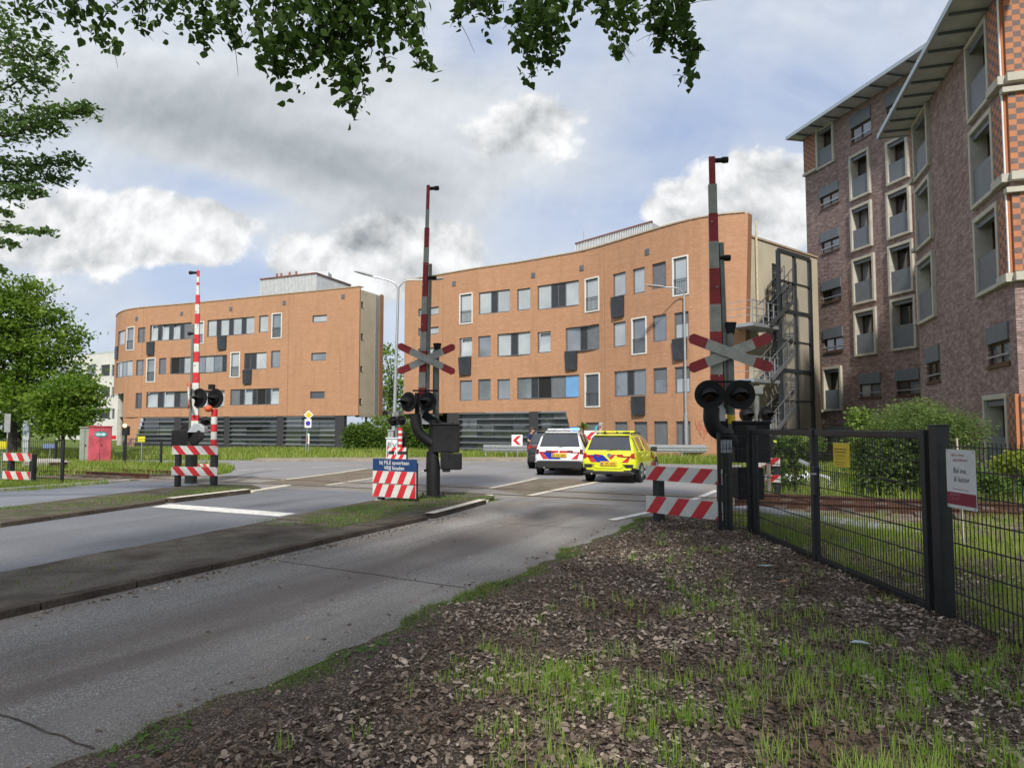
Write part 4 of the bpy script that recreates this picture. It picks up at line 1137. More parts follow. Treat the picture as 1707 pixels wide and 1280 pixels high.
# ---- barrier on the right, by the gate
D1 = 11.25
def a1(px, py, dy=0.0): return at(px, py, D1+dy)
t = thing('level_crossing_barrier', 'nearest level crossing barrier, raised boom over large black lamps beside the gate', 'crossing barrier', (a1(1213, 885).x, D1, .03), 0, 'raised level crossing barriers')
c = a1(1210, 885)
mb = MB(); mb.tube([(c.x, D1, -.05), (c.x, D1, a1(1210, 720).z)], .115, 16); mb.lathe([(.115, a1(1210, 725).z), (.15, a1(1210, 722).z), (.15, a1(1210, 716).z), (.1, a1(1210, 714).z)], (c.x, D1, 0)); mast = mb.build('mast', simple('dark_green_mast', (.022, .027, .022), .5, var=.25), t, world=True, smooth=40)
mb = MB(); p = a1(1211, 744, -.125); mb.box(tuple(p), (.17, .015, .20)); pl = mb.build('number_plate', M_PLATE, t, world=True)
mb = MB(); mb.text('112', .085, Matrix.Translation(p+Vector((0, -.0095, -.03))) @ Matrix.Rotation(PI/2, 4, 'X')); mb.build('plate_lettering', simple('dark_blue_print', (.02, .03, .10), .5), pl, world=True)
mb = MB(); mb.tube(splineP([a1(1186, 679, -.05), a1(1186, 700, -.05), a1(1193, 716, -.03), a1(1212, 728, 0), a1(1222, 742, 0)], 6), .125, 16); mb.build('lamp_bracket', M_BOXBLK, t, world=True, smooth=50)
mb = MB(); mb.tube([a1(1178, 636, .05), a1(1252, 636, .05)], .018, 8); mb.tube([a1(1186, 690, .02), a1(1186, 640, .06)], .05, 10); mb.build('lamp_crossbar', M_BOXBLK, t, world=True)
signal_lamp(t, a1(1182.5, 658, -.12), R(-9), .232); signal_lamp(t, a1(1233.5, 658, -.12), R(-9), .232)
gx = a1(1217, 600, .22)
mb = MB(); mb.tube([(gx.x, gx.y, a1(1217, 715).z), (gx.x, gx.y, a1(1217, 553).z)], .062, 14); mb.build('sign_pole', M_POLEG, t, world=True, smooth=40)
mb = MB(); mb.tube([(gx.x, gx.y, a1(1217, 706).z), (gx.x, gx.y, a1(1217, 691).z)], .066, 14); mb.build('yellow_collar', M_YEL, t, world=True, smooth=40)
mb = MB(); q = a1(1217, 548, .22); mb.lathe([(.07, -.10), (.085, -.05), (.115, .08), (.115, .10), (.001, .10)], tuple(q), 'Z', 4, 0, Matrix.Rotation(R(45), 3, 'Z')); mb.build('bell_housing', M_BOXBLK, t, world=True)
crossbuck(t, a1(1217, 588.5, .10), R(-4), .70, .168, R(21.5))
mb = MB(); cb = a1(1247, 738, .28); mb.box(tuple(cb), (.56, .46, .62)); mb.box((cb.x, cb.y, cb.z+.33), (.60, .5, .05)); mb.build('drive_case', M_BOXBLK, t, world=True, bevel=.015)
mb = MB(); cb2 = a1(1247, 805, .3); mb.box(tuple(cb2), (.42, .34, .5)); mb.build('counterweight', M_BOXBLK, t, world=True, bevel=.02)
mb = MB(); mb.bar(a1(1200, 702, .25), a1(1240, 722, .25), .10, .16); mb.build('boom_arm', M_BOXBLK, t, world=True, bevel=.01)
b0, b1 = a1(1196, 690, .26), a1(1186.5, 262, .26)
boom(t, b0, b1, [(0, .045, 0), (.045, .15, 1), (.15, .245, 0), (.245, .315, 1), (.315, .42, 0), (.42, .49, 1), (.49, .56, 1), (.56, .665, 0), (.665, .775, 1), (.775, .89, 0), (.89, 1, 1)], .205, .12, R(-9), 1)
mb = MB(); w = .09; q = a1(1200, 688, .05)
mb.prism([q+Vector((-w, 0, -.13)), q+Vector((w, 0, -.13)), q+Vector((w, 0, .06)), q+Vector((0, 0, .17)), q+Vector((-w, 0, .06))], (0, .01, 0)); mb.build('number_plate', M_PLATE, t, world=True)
# ---- barrier on the median
D2 = 16.1
def a2(px, py, dy=0.0): return at(px, py, D2+dy)
t = thing('level_crossing_barrier', 'level crossing barrier with raised boom standing on the median strip', 'crossing barrier', (a2(722, 832).x, D2, .1), 0, 'raised level crossing barriers')
c = a2(722, 830); cx = c.x
mb = MB(); mb.lathe([(.155, .10), (.155, a2(0, 778).z), (.12, a2(0, 762).z), (.10, a2(0, 735).z), (.10, a2(0, 700).z)], (cx, D2, 0)); mb.build('mast', M_BOXBLK, t, world=True, smooth=40)
mb = MB(); mb.lathe([(.001, .135), (.17, .135), (.30, .115), (.30, .10)], (cx, D2, 0), 'Z', 12)
for k in range(4): mb.lathe([(.02, .10), (.02, .19), (.001, .19)], (cx+.24*math.cos(k*PI/2+.4), D2+.24*math.sin(k*PI/2+.4), 0), 'Z', 6)
mb.build('base_flange', M_BOXBLK, t, world=True)
mb = MB(); mb.tube([a2(712.5, 752), a2(711.5, 785, -.02)], .022, 8); mb.tube([a2(712, 784, -.03), a2(708, 784, -.1)], .03, 8); mb.build('cable_conduit', M_BOXBLK, t, world=True)
mb = MB(); mb.tube(splineP([a2(693, 690, -.05), a2(693, 706, -.05), a2(700, 723, -.03), a2(716, 736, 0), a2(728, 742, 0)], 6), .12, 16); mb.build('lamp_bracket', M_BOXBLK, t, world=True, smooth=50)
mb = MB(); mb.tube([a2(688, 651, .05), a2(731, 651, .05)], .02, 8); mb.tube([a2(695, 698, .02), a2(695, 655, .06)], .05, 10); mb.build('lamp_crossbar', M_BOXBLK, t, world=True)
signal_lamp(t, a2(681.5, 670, -.12), R(-32), .228); signal_lamp(t, a2(713.5, 669.5, -.12), R(-18), .222)
mb = MB(); mb.box(tuple(a2(713, 699, .12)), (.33, .02, .22)); mb.build('number_plate', M_PLATE, t, world=True)
gx = a2(727, 600, .25)
mb = MB(); mb.tube([(gx.x, gx.y, a2(0, 720).z), (gx.x, gx.y, a2(0, 582).z)], .075, 14); mb.build('sign_pole', M_POLEG, t, world=True, smooth=40)
mb = MB(); q = a2(729, 579, .25); mb.lathe([(.085, -.10), (.10, -.04), (.125, .08), (.125, .09), (.001, .09)], tuple(q), 'Z', 4, 0, Matrix.Rotation(R(45), 3, 'Z')); mb.build('bell_housing', M_BOXBLK, t, world=True)
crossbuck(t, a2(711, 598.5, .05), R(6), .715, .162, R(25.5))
mb = MB(); cb = a2(744, 731, .1); mb.box(tuple(cb), (.58, .5, .62)); mb.box((cb.x, cb.y, cb.z+.325), (.63, .55, .035)); mb.build('drive_case', M_BOXBLK, t, world=True, bevel=.02)
mb = MB(); mb.box(tuple(a2(744, 766, 0)), (.24, .3, .42)); mb.box(tuple(a2(744, 783, -.05)), (.17, .17, .09)); mb.build('counterweight', M_BOXBLK, t, world=True, bevel=.015)
mb = MB(); mb.box(tuple(a2(759.5, 769, -.06)), (.27, .3, .36)); mb.build('contact_box', M_BOXBLK, t, world=True, bevel=.015)
mb = MB(); mb.box(tuple(a2(746, 706, .1)), (.3, .3, .05)); mb.build('case_cap', M_BOXBLK, t, world=True, bevel=.015)
mb = MB(); mb.bar(a2(706, 690, .15), a2(738, 712, .15), .1, .18); mb.build('boom_arm', M_BOXBLK, t, world=True)
b0, b1 = a2(702.5, 700, .18), a2(714, 309, .18)
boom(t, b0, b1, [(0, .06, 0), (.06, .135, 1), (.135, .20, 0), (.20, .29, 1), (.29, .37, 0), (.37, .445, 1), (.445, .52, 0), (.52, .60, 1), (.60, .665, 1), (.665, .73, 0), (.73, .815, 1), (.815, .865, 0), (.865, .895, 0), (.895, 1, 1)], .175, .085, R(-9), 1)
# ---- barrier on the left strip
D3 = 21.0
def a3(px, py, dy=0.0): return at(px, py, D3+dy)
t = thing('level_crossing_barrier', 'far left level crossing barrier, its bright red and white boom raised, behind striped boards', 'crossing barrier', (a3(318, 806).x, D3, 0), 0, 'raised level crossing barriers')
c = a3(318, 806); cx = c.x
mb = MB(); mb.tube([(cx, D3, -.05), (cx, D3, a3(0, 735).z)], .17, 14); mb.build('mast', simple('green_black_mast', (.02, .028, .018), .55), t, world=True, smooth=40)
mb = MB(); cb = a3(306, 731, .1); mb.box(tuple(cb), (.50, .5, .52)); mb.box(tuple(a3(316, 722, .15)), (.32, .4, .6)); mb.build('drive_case', M_BOXBLK, t, world=True, bevel=.02)
mb = MB(); mb.bar(a3(320, 738, -.2), a3(337, 722, -.2), .14, .26); mb.build('boom_arm', M_BOXBLK, t, world=True, bevel=.01)
mb = MB(); q = a3(329, 716, -.2); mb.prism([q+Vector((-.3, 0, -.08)), q+Vector((.22, 0, -.08)), q+Vector((.2, 0, .06)), q+Vector((.06, 0, .18)), q+Vector((-.12, 0, .18))], (0, .25, 0)); mb.build('boom_clamp', M_PLATE, t, world=True, bevel=.01)
mb = MB(); mb.tube([(a3(317, 700).x, D3+.2, a3(0, 720).z), (a3(317, 700).x, D3+.2, a3(0, 650).z)], .085, 12); mb.build('sign_pole', M_POLEG, t, world=True, smooth=40)
mb = MB(); mb.tube([a3(318, 652, 0), a3(352, 652, 0)], .03, 8); mb.box(tuple(a3(353, 645, .1)), (.15, .15, .15)); mb.build('lamp_crossbar', M_BOXBLK, t, world=True)
signal_lamp(t, a3(333, 663.5, -.2), R(-20), .29); signal_lamp(t, a3(360, 664, -.1), R(-20), .29); signal_lamp(t, a3(342, 702, .1), R(30), .13)
crossbuck(t, a3(316, 659, .02), R(-62), .70, .165, R(30), .42, [SHWHITE, REDP])
b0, b1 = a3(325.5, 716, -.1), a3(330.5, 451, -.1)
boom(t, b0, b1, [(0, .055, 0), (.055, .09, 1), (.09, .29, 0), (.29, .355, 1), (.355, .42, 0), (.42, .485, 1), (.485, .535, 0), (.535, .595, 1), (.595, .66, 0), (.66, .725, 1), (.725, .785, 0), (.785, .845, 1), (.845, .905, 0), (.905, .925, 1), (.925, .96, 0), (.96, 1, 1)], .20, .085, R(5), -1, [SHWHITE, REDP])
# ---- red and white plastic post with an orange top next to it
def flexi(px, py0, py1, D, label, n, cap=True, r=.075):
    p = at(px, py1, D); t = thing('marker_post', label, 'marker post', (p.x, D, 0))
    z0, z1 = max(0.0, at(px, py1, D).z), at(px, py0, D).z; mb = MB()
    for i in range(n): mb.tube([(p.x, D, z0+(z1-z0)*i/n), (p.x, D, z0+(z1-z0)*(i+1)/n)], r, 12, i % 2)
    mb.build('striped_tube', [REDP, SHWHITE], t, world=True, smooth=40)
    if z0 > .05:
        mb = MB(); mb.tube([(p.x, D, 0), (p.x, D, z0)], r*.9, 12); mb.build('post', DKPOST, t, world=True, smooth=40)
    return t
t = flexi(356, 682, 745, 20.2, 'red and white ringed post with orange lamp, right of the far left barrier', 5, r=.085)
mb = MB(); mb.ball(at(347.5, 681, 20.05), (.11, .11, .10), 10); mb.build('lamp_dome', simple('orange_red_dome', (.62, .09, .03), .4), t, world=True, smooth=60)
# ---- crossing lamps seen across the track
def small_signal(D, x, ytop, lamps, label, r, yaw, grp='crossing signals beyond the track'):
    p = at(x, 712, D); t = thing('crossing_signal', label, 'crossing signal', (p.x, D, 0), 0, grp)
    mb = MB(); mb.tube([(p.x, D, 0), (p.x, D, at(x, ytop, D).z)], .07, 10); q = at(x, ytop, D); mb.box((q.x, q.y, q.z), (.22, .22, .2)); mb.build('mast', M_POLEG, t, world=True, smooth=40)
    for lx, ly in lamps: signal_lamp(t, at(lx, ly, D-.12), yaw, r)
    mb = MB(); a, b = at(lamps[0][0], lamps[0][1]-r*F/D*.9, D), at(lamps[1][0], lamps[1][1]-r*F/D*.9, D); mb.tube([a, b], .02, 8); mb.build('lamp_crossbar', M_BOXBLK, t, world=True)
    mb = MB(); c = at(x+6, 735, D+.2); mb.box((c.x, c.y, 1.1), (.5, .45, .7)); mb.build('drive_case', M_BOXBLK, t, world=True, bevel=.02)
small_signal(17.6, 1262, 650, ((1244.5, 691), (1277, 690)), 'pair of black crossing lamps across the track, seen between nearest barrier and stairs', .20, R(8))
small_signal(30.5, 661, 690, ((655, 702), (669, 701)), 'small pair of black crossing lamps in front of the tall lamp post', .21, R(20))
t = flexi(667, 713, 745, 30.0, 'thin red and white ringed post beside the graffitied white cabinets', 7, r=.09)
# ------------------------------------------------------------------ striped boards
def striped(mb, A, B, z0, z1, n, lean, th=.03, first=1):
    """board from A to B (plan), slanting stripes; lean = how far a stripe's top is shifted along"""
    A = Vector((A[0], A[1], 0)); B = Vector((B[0], B[1], 0)); d = B-A; L = d.length; d.normalize(); nrm = Vector((-d.y, d.x, 0))
    h = z1-z0; w = L/n
    # stripes are cut by the board's own ends
    edges = [i*w for i in range(-2, int(n)+4)]
    def clip(x): return min(max(x, 0), L)
    for i in range(len(edges)-1):
        pts = [(edges[i], z0), (edges[i+1], z0), (edges[i+1]+lean, z1), (edges[i]+lean, z1)]
        pts = clip_poly(pts, L)
        if len(pts) < 3: continue
        mi = first if i % 2 == 0 else 1-first
        mb.poly([A+d*x-nrm*th/2+Vector((0, 0, z)) for x, z in pts], mi)
    # back and rim
    P = lambda x, z, o: A+d*x+nrm*o+Vector((0, 0, z))
    mb.quad(P(0, z0, th/2), P(0, z1, th/2), P(L, z1, th/2), P(L, z0, th/2), 2)
    for (x0, za, x1, zb) in ((0, z0, L, z0), (L, z0, L, z1), (L, z1, 0, z1), (0, z1, 0, z0)):
        mb.quad(P(x0, za, -th/2), P(x1, zb, -th/2), P(x1, zb, th/2), P(x0, za, th/2), 0)
def clip_poly(pts, L):
    for lim, sg in ((0, 1), (L, -1)):
        out = []
        for i in range(len(pts)):
            a, b = pts[i], pts[(i+1) % len(pts)]
            ia, ib = sg*(a[0]-lim) >= -1e-9, sg*(b[0]-lim) >= -1e-9
            if ia: out.append(a)
            if ia != ib:
                f = (lim-a[0])/(b[0]-a[0]); out.append((lim, a[1]+(b[1]-a[1])*f))
        pts = out
        if len(pts) < 3: return []
    return pts
def barricade(label, pl, pr, D0, D1, boards, n, lean, px_posts, grp='red and white striped boards', first=1, pw=.12, zbase=0.0, name='striped_barricade', top=None):
    A, B = at(pl, 760, D0), at(pr, 760, D1)
    t = thing(name, label, 'barricade', ((A.x+B.x)/2, (A.y+B.y)/2, zbase), 0, grp)
    for (y0, y1) in boards:
        z1, z0 = (at(pl, y0, D0).z+at(pr, y0, D1).z)/2, (at(pl, y1, D0).z+at(pr, y1, D1).z)/2
        mb = MB(); striped(mb, A, B, z0, z1, n, lean, .03, first); mb.build('striped_board', [SHWHITE, REDP, GREYM], t, world=True, fix=False)
        zt = z1
    nn = Vector((-(B-A).y, (B-A).x, 0)).normalized()
    zt = at(pl, boards[0][0], D0).z
    for px in px_posts:
        f = (px-pl)/(pr-pl); p = A.lerp(B, f)+nn*(pw/2+.018)
        mb = MB(); ztp = top if top else zt-.02; mb.box((p.x, p.y, (ztp+zbase-.08)/2), (pw, pw, ztp-zbase+.08), 0, Matrix.Rotation(math.atan2((B-A).y, (B-A).x), 3, 'Z')); mb.build('post', DKPOST, t, world=True, bevel=.012)
    return t, A, B, nn
barricade('large striped barricade at the road edge next to the gate', 1077, 1203, 12.25, 11.1, ((779, 803.5), (831, 860)), 6.6, .22, (1093, 1199), first=1, pw=.145)
t, A, B, nn = barricade('striped barricade under a blue lettered sign on the median', 622.5, 693.5, 15.5, 14.95, ((785.5, 806), (807.5, 829)), 7, .12, (633, 687.5), first=1, zbase=.085, top=at(640, 770, 15.5).z)
# blue sign above it
zc1, zc0 = at(658, 765, 15.2).z, at(658, 786, 15.2).z
d = (B-A).normalized(); c = (A+B)/2
mb = MB(); Lb = (B-A).length*1.03
pts = [c-d*Lb/2, c+d*Lb/2]
mb.prism([Vector((pts[0].x, pts[0].y, zc0)), Vector((pts[1].x, pts[1].y, zc0)), Vector((pts[1].x, pts[1].y, zc1)), Vector((pts[0].x, pts[0].y, zc1))], nn*.025)
sg = mb.build('blue_sign', simple('blue_sign_face', (.010, .038, .125), .35, var=.06), t, world=True, bevel=.008)
mb = MB(); rz = math.atan2(d.y, d.x); MT = Matrix.Translation(Vector((c.x, c.y, 0))-nn*.004) @ Matrix.Rotation(rz, 4, 'Z') @ Matrix.Rotation(PI/2, 4, 'X')
hh = zc1-zc0
mb.text('bij FILE spoorbaan', hh*.44, Matrix.Translation((0, 0, zc0+hh*.56)) @ MT, sx=.92); mb.text('VRIJ houden', hh*.44, Matrix.Translation((0, 0, zc0+hh*.14)) @ MT, sx=.92)
mb.build('sign_lettering', WHITE, sg, world=True)
barricade('striped barricade in front of the far left barrier', 287, 363, 19.6, 19.2, ((743, 757.5), (778, 792.5)), 6.2, -.24, (294, 355), first=0, pw=.13, zbase=.1)
barricade('striped barricade at the left picture edge by the track', 6, 52, 21.5, 21.0, ((755, 768), (785.5, 799)), 5, -.17, (14, 51), first=0, pw=.14)
barricade('low striped board seen behind the far left barricade posts', 326, 352, 27, 26.6, ((773, 778.5),), 5, -.1, (329, 350), first=0, pw=.08)
barricade('striped board behind the wire gate near the officer', 1247, 1300, 17.0, 16.6, ((763, 776), (791, 803)), 4, .2, (1262, 1294), first=1, pw=.12)
t = flexi(1265, 763, 800, 16.5, 'short red and white ringed post behind the wire gate', 5, r=.07)
p = at(1282, 820, 16.4); mb = MB(); mb.tube([(p.x, p.y, 0), (p.x, p.y, at(1282, 762, 16.4).z)], .05, 8); tag(mb.build('post', simple('grey_timber_post', (.20, .18, .15), .8, var=.2)), 'plain grey post behind the wire gate by the striped board', 'post')
# graffitied cabinets behind the blue sign and the dark back of another striped board
def cabinet(name, label, px0, px1, py0, py1, D, depth, m, yaw=0.0, grp=None, lid=True):
    a, b = at(px0, py1, D), at(px1, py0, D)
    t = thing(name, label, 'utility cabinet', ((a.x+b.x)/2, D+depth/2, 0), yaw, grp)
    w, h = b.x-a.x, b.z
    mb = MB(); mb.box((0, 0, h/2), (w, depth, h)); mb.build('cabinet_body', m, t, bevel=.02)
    if lid: mb = MB(); mb.box((0, 0, h+.02), (w+.08, depth+.08, .05)); mb.build('cabinet_lid', m, t, bevel=.012)
    mb = MB(); mb.box((0, -depth/2-.004, h/2), (.012, .008, h*.9)); mb.box((w*.08, -depth/2-.01, h*.52), (.03, .02, .10)); mb.build('door_seam', BLACKM, t)
    return t, w, h
t, w, h = cabinet('utility_cabinet', 'white cabinet scrawled with black graffiti behind the blue sign', 643.5, 662.5, 731, 770, 30, .4, simple('white_cabinet_paint', (.60, .63, .64), .5, var=.1, dirt=((.4, .42, .42), .5)))
mb = MB(); rr = random.Random(4)
for (cx_, txt) in ((-.10, 'S'), (.09, 'U'), (-.10, 'B'), (.10, 'O')):
    pass
for i, (x_, z_, ch) in enumerate(((-.13, h-.36, 'B'), (.11, h-.40, 'V'), (-.12, h-.72, 'B'), (.11, h-.74, 'O'))):
    mb.text(ch, .30, Matrix.Translation((x_, -.2075, z_)) @ Matrix.Rotation(PI/2, 4, 'X') @ Matrix.Rotation(R(-12+9*i), 4, 'Z'))
mb.build('graffiti', BLACKM, t)
cabinet('utility_cabinet', 'narrow grey cabinet standing behind the graffitied white one', 646, 656, 718, 770, 31.2, .35, simple('grey_cabinet', (.30, .32, .32), .5, var=.08))
barricade('dark backed striped board with two thick posts behind the blue sign', 645, 677, 27.2, 26.9, ((745.5, 752), (757.5, 765)), 5, .1, (650, 673), first=0, pw=.16)
# ================================================================== CARS
M_TYRE = simple('tyre_rubber', (.014, .014, .015), .75, var=.2)
M_RIM = simple('alloy_rim', (.34, .35, .36), .3, .7, var=.1)
M_CARGLASS = glass_mat('car_glass', (.018, .02, .022), .02, .01, (.035, .035, .036))
M_TAIL = simple('tail_lamp_red', (.38, .012, .014), .12, var=.15, coat=1.0)
M_TAILD = simple('tail_lamp_dark', (.09, .008, .012), .12, var=.1, coat=1.0)
M_BLKPL = simple('black_bumper_plastic', (.014, .014, .015), .55, var=.2)
M_BLUEST = simple('blue_stripe', (.010, .028, .30), .35, var=.05)
M_REDST = simple('red_stripe', (.50, .03, .035), .35, var=.05)
M_PLATEY = simple('yellow_number_plate', (.62, .40, .03), .45, var=.05)
def paint(name, col):
    m = simple(name, col, .28, 0, var=.03, scale=2, coat=1.0, dirt=(tuple(c*.75 for c in col), .15)); return m
def car_shell(mat, secs):
    """secs: (y, z_bottom, half width low, belt height, half width belt, roof half width, roof height)"""
    mb = MB(); rows = []; NP = 9
    for (y, zb, w, zbelt, wb, wr, zr) in secs:
        half = [(0, zb), (w*.86, zb), (w*.985, zb+.13), (w, zb+(zbelt-zb)*.55), (wb, zbelt), (wb-.02+(wr-wb+.02)*.06, zbelt+(zr-zbelt)*.06), (wr+.035, zr-(zr-zbelt)*.16), (wr-(.045 if y < 1 else .13), zr), (0, zr+.012*(1 if zr > zbelt+.1 else .5))]
        rows.append([(x, y, z) for x, z in half]+[(-x, y, z) for x, z in half[-2:0:-1]])
    n = len(rows[0]); vs = [p for r in rows for p in r]; fs = []; mi = []
    for i in range(len(rows)-1):
        tall0 = secs[i][6] > secs[i][3]+.12; tall1 = secs[i+1][6] > secs[i+1][3]+.12
        for k in range(n):
            a, b = i*n+k, i*n+(k+1) % n
            fs.append((a, b, b+n, a+n))
            kk = k if k < NP-1 else n-1-k
            side = kk == 5; top = kk in (6, 7)
            m = 0
            if tall0 and tall1 and side and secs[i][0] > .44: m = 1
            if kk == 7 and .06 < secs[i][0] < .40: m = 1
            if tall0 != tall1 and kk in (6, 7) and secs[i][0] > 1: m = 1
            if kk == 0 or kk == 1: m = 2
            mi.append(m)
    fs.append(tuple(range(n-1, -1, -1))); mi.append(0); fs.append(tuple(range((len(rows)-1)*n, len(rows)*n))); mi.append(0)
    mb.v = [tuple(v) for v in vs]; mb.f = fs; mb.m = mi
    return mb
def wheel(root, x, y, r, w=.22):
    sx = 1 if x > 0 else -1
    mb = MB(); mb.lathe([(r*.62, -w/2), (r*.93, -w/2), (r, -w*.36), (r, w*.36), (r*.93, w/2), (r*.62, w/2)], (x-sx*w/2+sx*.02, y, r), 'X', 28)
    wh = mb.build('wheel', M_TYRE, root, smooth=40)
    m2 = MB(); q = x+sx*.012
    m2.lathe([(r*.66, 0), (r*.64, sx*.012), (r*.56, sx*.004), (.02, -sx*.03)], (q, y, r), 'X', 24)
    for k in range(5):
        a = 2*PI*k/5+.3; m2.bar((q+sx*.01, y+.03*math.cos(a), r+.03*math.sin(a)), (q+sx*.012, y+r*.6*math.cos(a), r+r*.6*math.sin(a)), .05, .03, 0, (1, 0, 0))
    m2.lathe([(.001, sx*.03), (.05, sx*.025), (.055, 0)], (q, y, r), 'X', 12)
    m2.build('rim', M_RIM, wh, smooth=40)
    m3 = MB(); m3.lathe([(r*1.16, 0), (r*1.16, sx*.012), (r*.98, sx*.012)], (x-sx*.012, y, r+.02), 'X', 26); m3.build('wheel_arch', M_BLKPL, root)
def suv(name, label, cat, loc, heading, colm, style, L=4.25, W=1.82, H_=1.56, scale=1.0, grp=None):
    t = thing(name, label, cat, (loc[0], loc[1], loc[2] if len(loc) > 2 else .016), -heading, grp)
    t.scale = (scale,)*3
    w = W/2; zb = .30; bt = .98
    secs = [(0.0, .36 if style == 'yellow' else .42, w-.13, bt-.06, w-.20, w-.24, bt-.045), (.05, .36, w-.05, bt, w-.10, w-.15, bt+.02), (.10, .34, w-.02, bt+.01, w-.07, w-.14, bt+.06),
            (.30, zb+.01, w, bt+.01, w-.045, w-.24, H_-.14), (.46, zb, w, bt+.01, w-.04, w-.27, H_-.045), (.66, zb, w, bt, w-.035, w-.285, H_-.01), (1.4, zb, w, bt-.01, w-.03, w-.28, H_), (2.2, zb, w, bt-.03, w-.03, w-.28, H_-.02), (2.55, zb, w, bt-.05, w-.03, w-.29, H_-.08),
            (3.2, zb, w-.01, bt-.07, w-.05, w-.16, bt-.02), (3.6, zb, w-.02, bt-.10, w-.08, w-.2, bt-.05), (4.0, .32, w-.06, bt-.17, w-.14, w-.26, bt-.12), (L, .40, w-.22, bt-.30, w-.30, w-.4, bt-.26)]
    b = car_shell([colm], secs).build('body', [colm, M_CARGLASS, M_BLKPL], t, smooth=38)
    # pillars over the side glass
    for sx in (1, -1):
        for y0, y1 in ((.78, .66), (1.62, 1.58)):
            mb = MB(); mb.bar((sx*(w-.045), y0, bt+.01), (sx*(w-.245), y1, H_-.1), .09 if y0 < 1 else .06, .02, 0, (1, 0, 0)); mb.build('pillar', colm if style == 'yellow' else M_BLKPL, t)
    # rear: window gasket, spoiler, bumper, lamps, plate
    mb = MB(); mb.box((0, .46, H_-.035), (W-.68, .16, .03)); mb.build('roof_spoiler', colm, t, bevel=.012)
    mb = MB()
    zz = (.47, .55) if style != 'yellow' else (.33, .385)
    mb.prism([(-(w-.10), .0, .27), (w-.10, .0, .27), (w-.04, .0, zz[0]), (w-.20, 0, zz[1]), (-(w-.20), 0, zz[1]), (-(w-.04), 0, zz[0])], (0, .4, 0))
    mb.M = None
    o = mb.build('bumper', M_BLKPL, t, bevel=.03); o.location = (0, -.035, 0)
    for x in (-(w-.005), w-.005):
        for y in (.78, 3.38): wheel(t, x, y, .335)
    # tail lamps wrap the corner
    for sx in (1, -1):
        m = MB(); y0 = -.012
        pr = [(sx*(w-.62), bt-.14), (sx*(w-.14), bt-.22), (sx*(w-.06), bt-.17), (sx*(w-.08), bt-.03), (sx*(w-.16), bt-.02), (sx*(w-.66), bt-.07)]
        m.prism([(x, y0+(.03 if abs(x) > w-.2 else 0), z) for x, z in pr], (0, .06, 0))
        m.prism([(sx*(w-.155), -.01, bt-.205), (sx*(w-.03), .03, bt-.17), (sx*(w-.025), .26, bt-.12), (sx*(w-.05), .26, bt-.02), (sx*(w-.09), .03, bt-.025), (sx*(w-.16), -.01, bt-.03)], (-sx*.05, .04, 0))
        lo = m.build('tail_lamp', M_TAIL if style != 'white' else M_TAILD, t, bevel=.008)
        m = MB(); m.box((sx*(w-.30), y0-.005, bt-.13), (.28, .006, .035)); m.build('lamp_insert', M_TAIL, lo)
    zp = .62 if style == 'yellow' else .74
    m = MB(); m.box((0, -.03, zp), (.50, .02, .11)); m.box((0, -.018, zp), (.56, .016, .15)); pl = m.build('number_plate', M_PLATEY, t, bevel=.004)
    m = MB()
    for k in range(8):
        if k in (1, 4): continue
        m.box((-.17+.052*k, -.0415, zp+.014), (.034, .003, .022)); m.box((-.17+.052*k+(.008 if k % 2 else -.008), -.0415, zp-.016), (.018, .003, .034))
    m.build('plate_characters', BLACKM, pl)
    m = MB(); m.box((-.23, -.0415, zp), (.03, .003, .10)); m.build('plate_band', M_BLUEST, pl)
    # slashes of colour on the tailgate
    def strip(name, polys, mat):
        m = MB()
        for p in polys: m.prism([(x, -.006, z) for x, z in p], (0, .012, 0))
        m.build(name, mat, t)
    if style in ('white', 'yellow'):
        z0, z1 = (.60, .86) if style == 'white' else (.66, .90)
        a = -(w-.17)
        strip('red_slash', [[(a, z1), (a+.12, z1), (a+.36, z0), (a+.16, z0)]], M_REDST); strip('red_slash', [[(-a, z1), (-a-.04, z1-.02), (-a-.32, z0), (-a-.10, z0)]], M_REDST)
        strip('blue_slash', [[(a+.13, z1), (a+.55, z1), (a+.82, z0), (a+.37, z0)]], M_BLUEST)
        if style == 'white':
            strip('red_band', [[(-.42, bt-.07), (-.02, bt-.07), (-.05, bt-.15), (-.42, bt-.15)]], M_REDST); strip('red_band', [[(.02, bt-.07), (.42, bt-.07), (.42, bt-.15), (.0, bt-.15)]], M_REDST)
        else:
            strip('red_slash', [[(-.06, z1), (.26, z1+.02), (.08, z0+.08)]], M_REDST)
            m = MB(); m.lathe([(.05, -.012), (.065, -.016), (.068, 0)], (.03, -.004, .885), 'Y', 20); m.lathe([(.001, -.008), (.05, -.008)], (.03, -.004, .885), 'Y', 16); m.build('round_badge', M_RIM, t)
            for sx in (1, -1):
                m = MB(); m.prism([(sx*(w-.10), -.008, .60), (sx*(w-.46), -.008, .60), (sx*(w-.34), -.008, .49), (sx*(w-.12), -.008, .49)], (0, .03, 0)); m.prism([(sx*(w-.13), -.008, .42), (sx*(w-.42), -.008, .41), (sx*(w-.40), -.008, .37), (sx*(w-.14), -.008, .38)], (0, .03, 0)); m.build('bumper_vent', M_BLKPL, t)
            m = MB(); m.prism([(-(w-.34), .0, .595), (-.36, .0, .50), (.36, 0, .50), (w-.34, 0, .595), (.40, 0, .47), (-.40, 0, .47)], (0, -.025, 0)); m.build('bumper_crease', colm, t, bevel=.006)
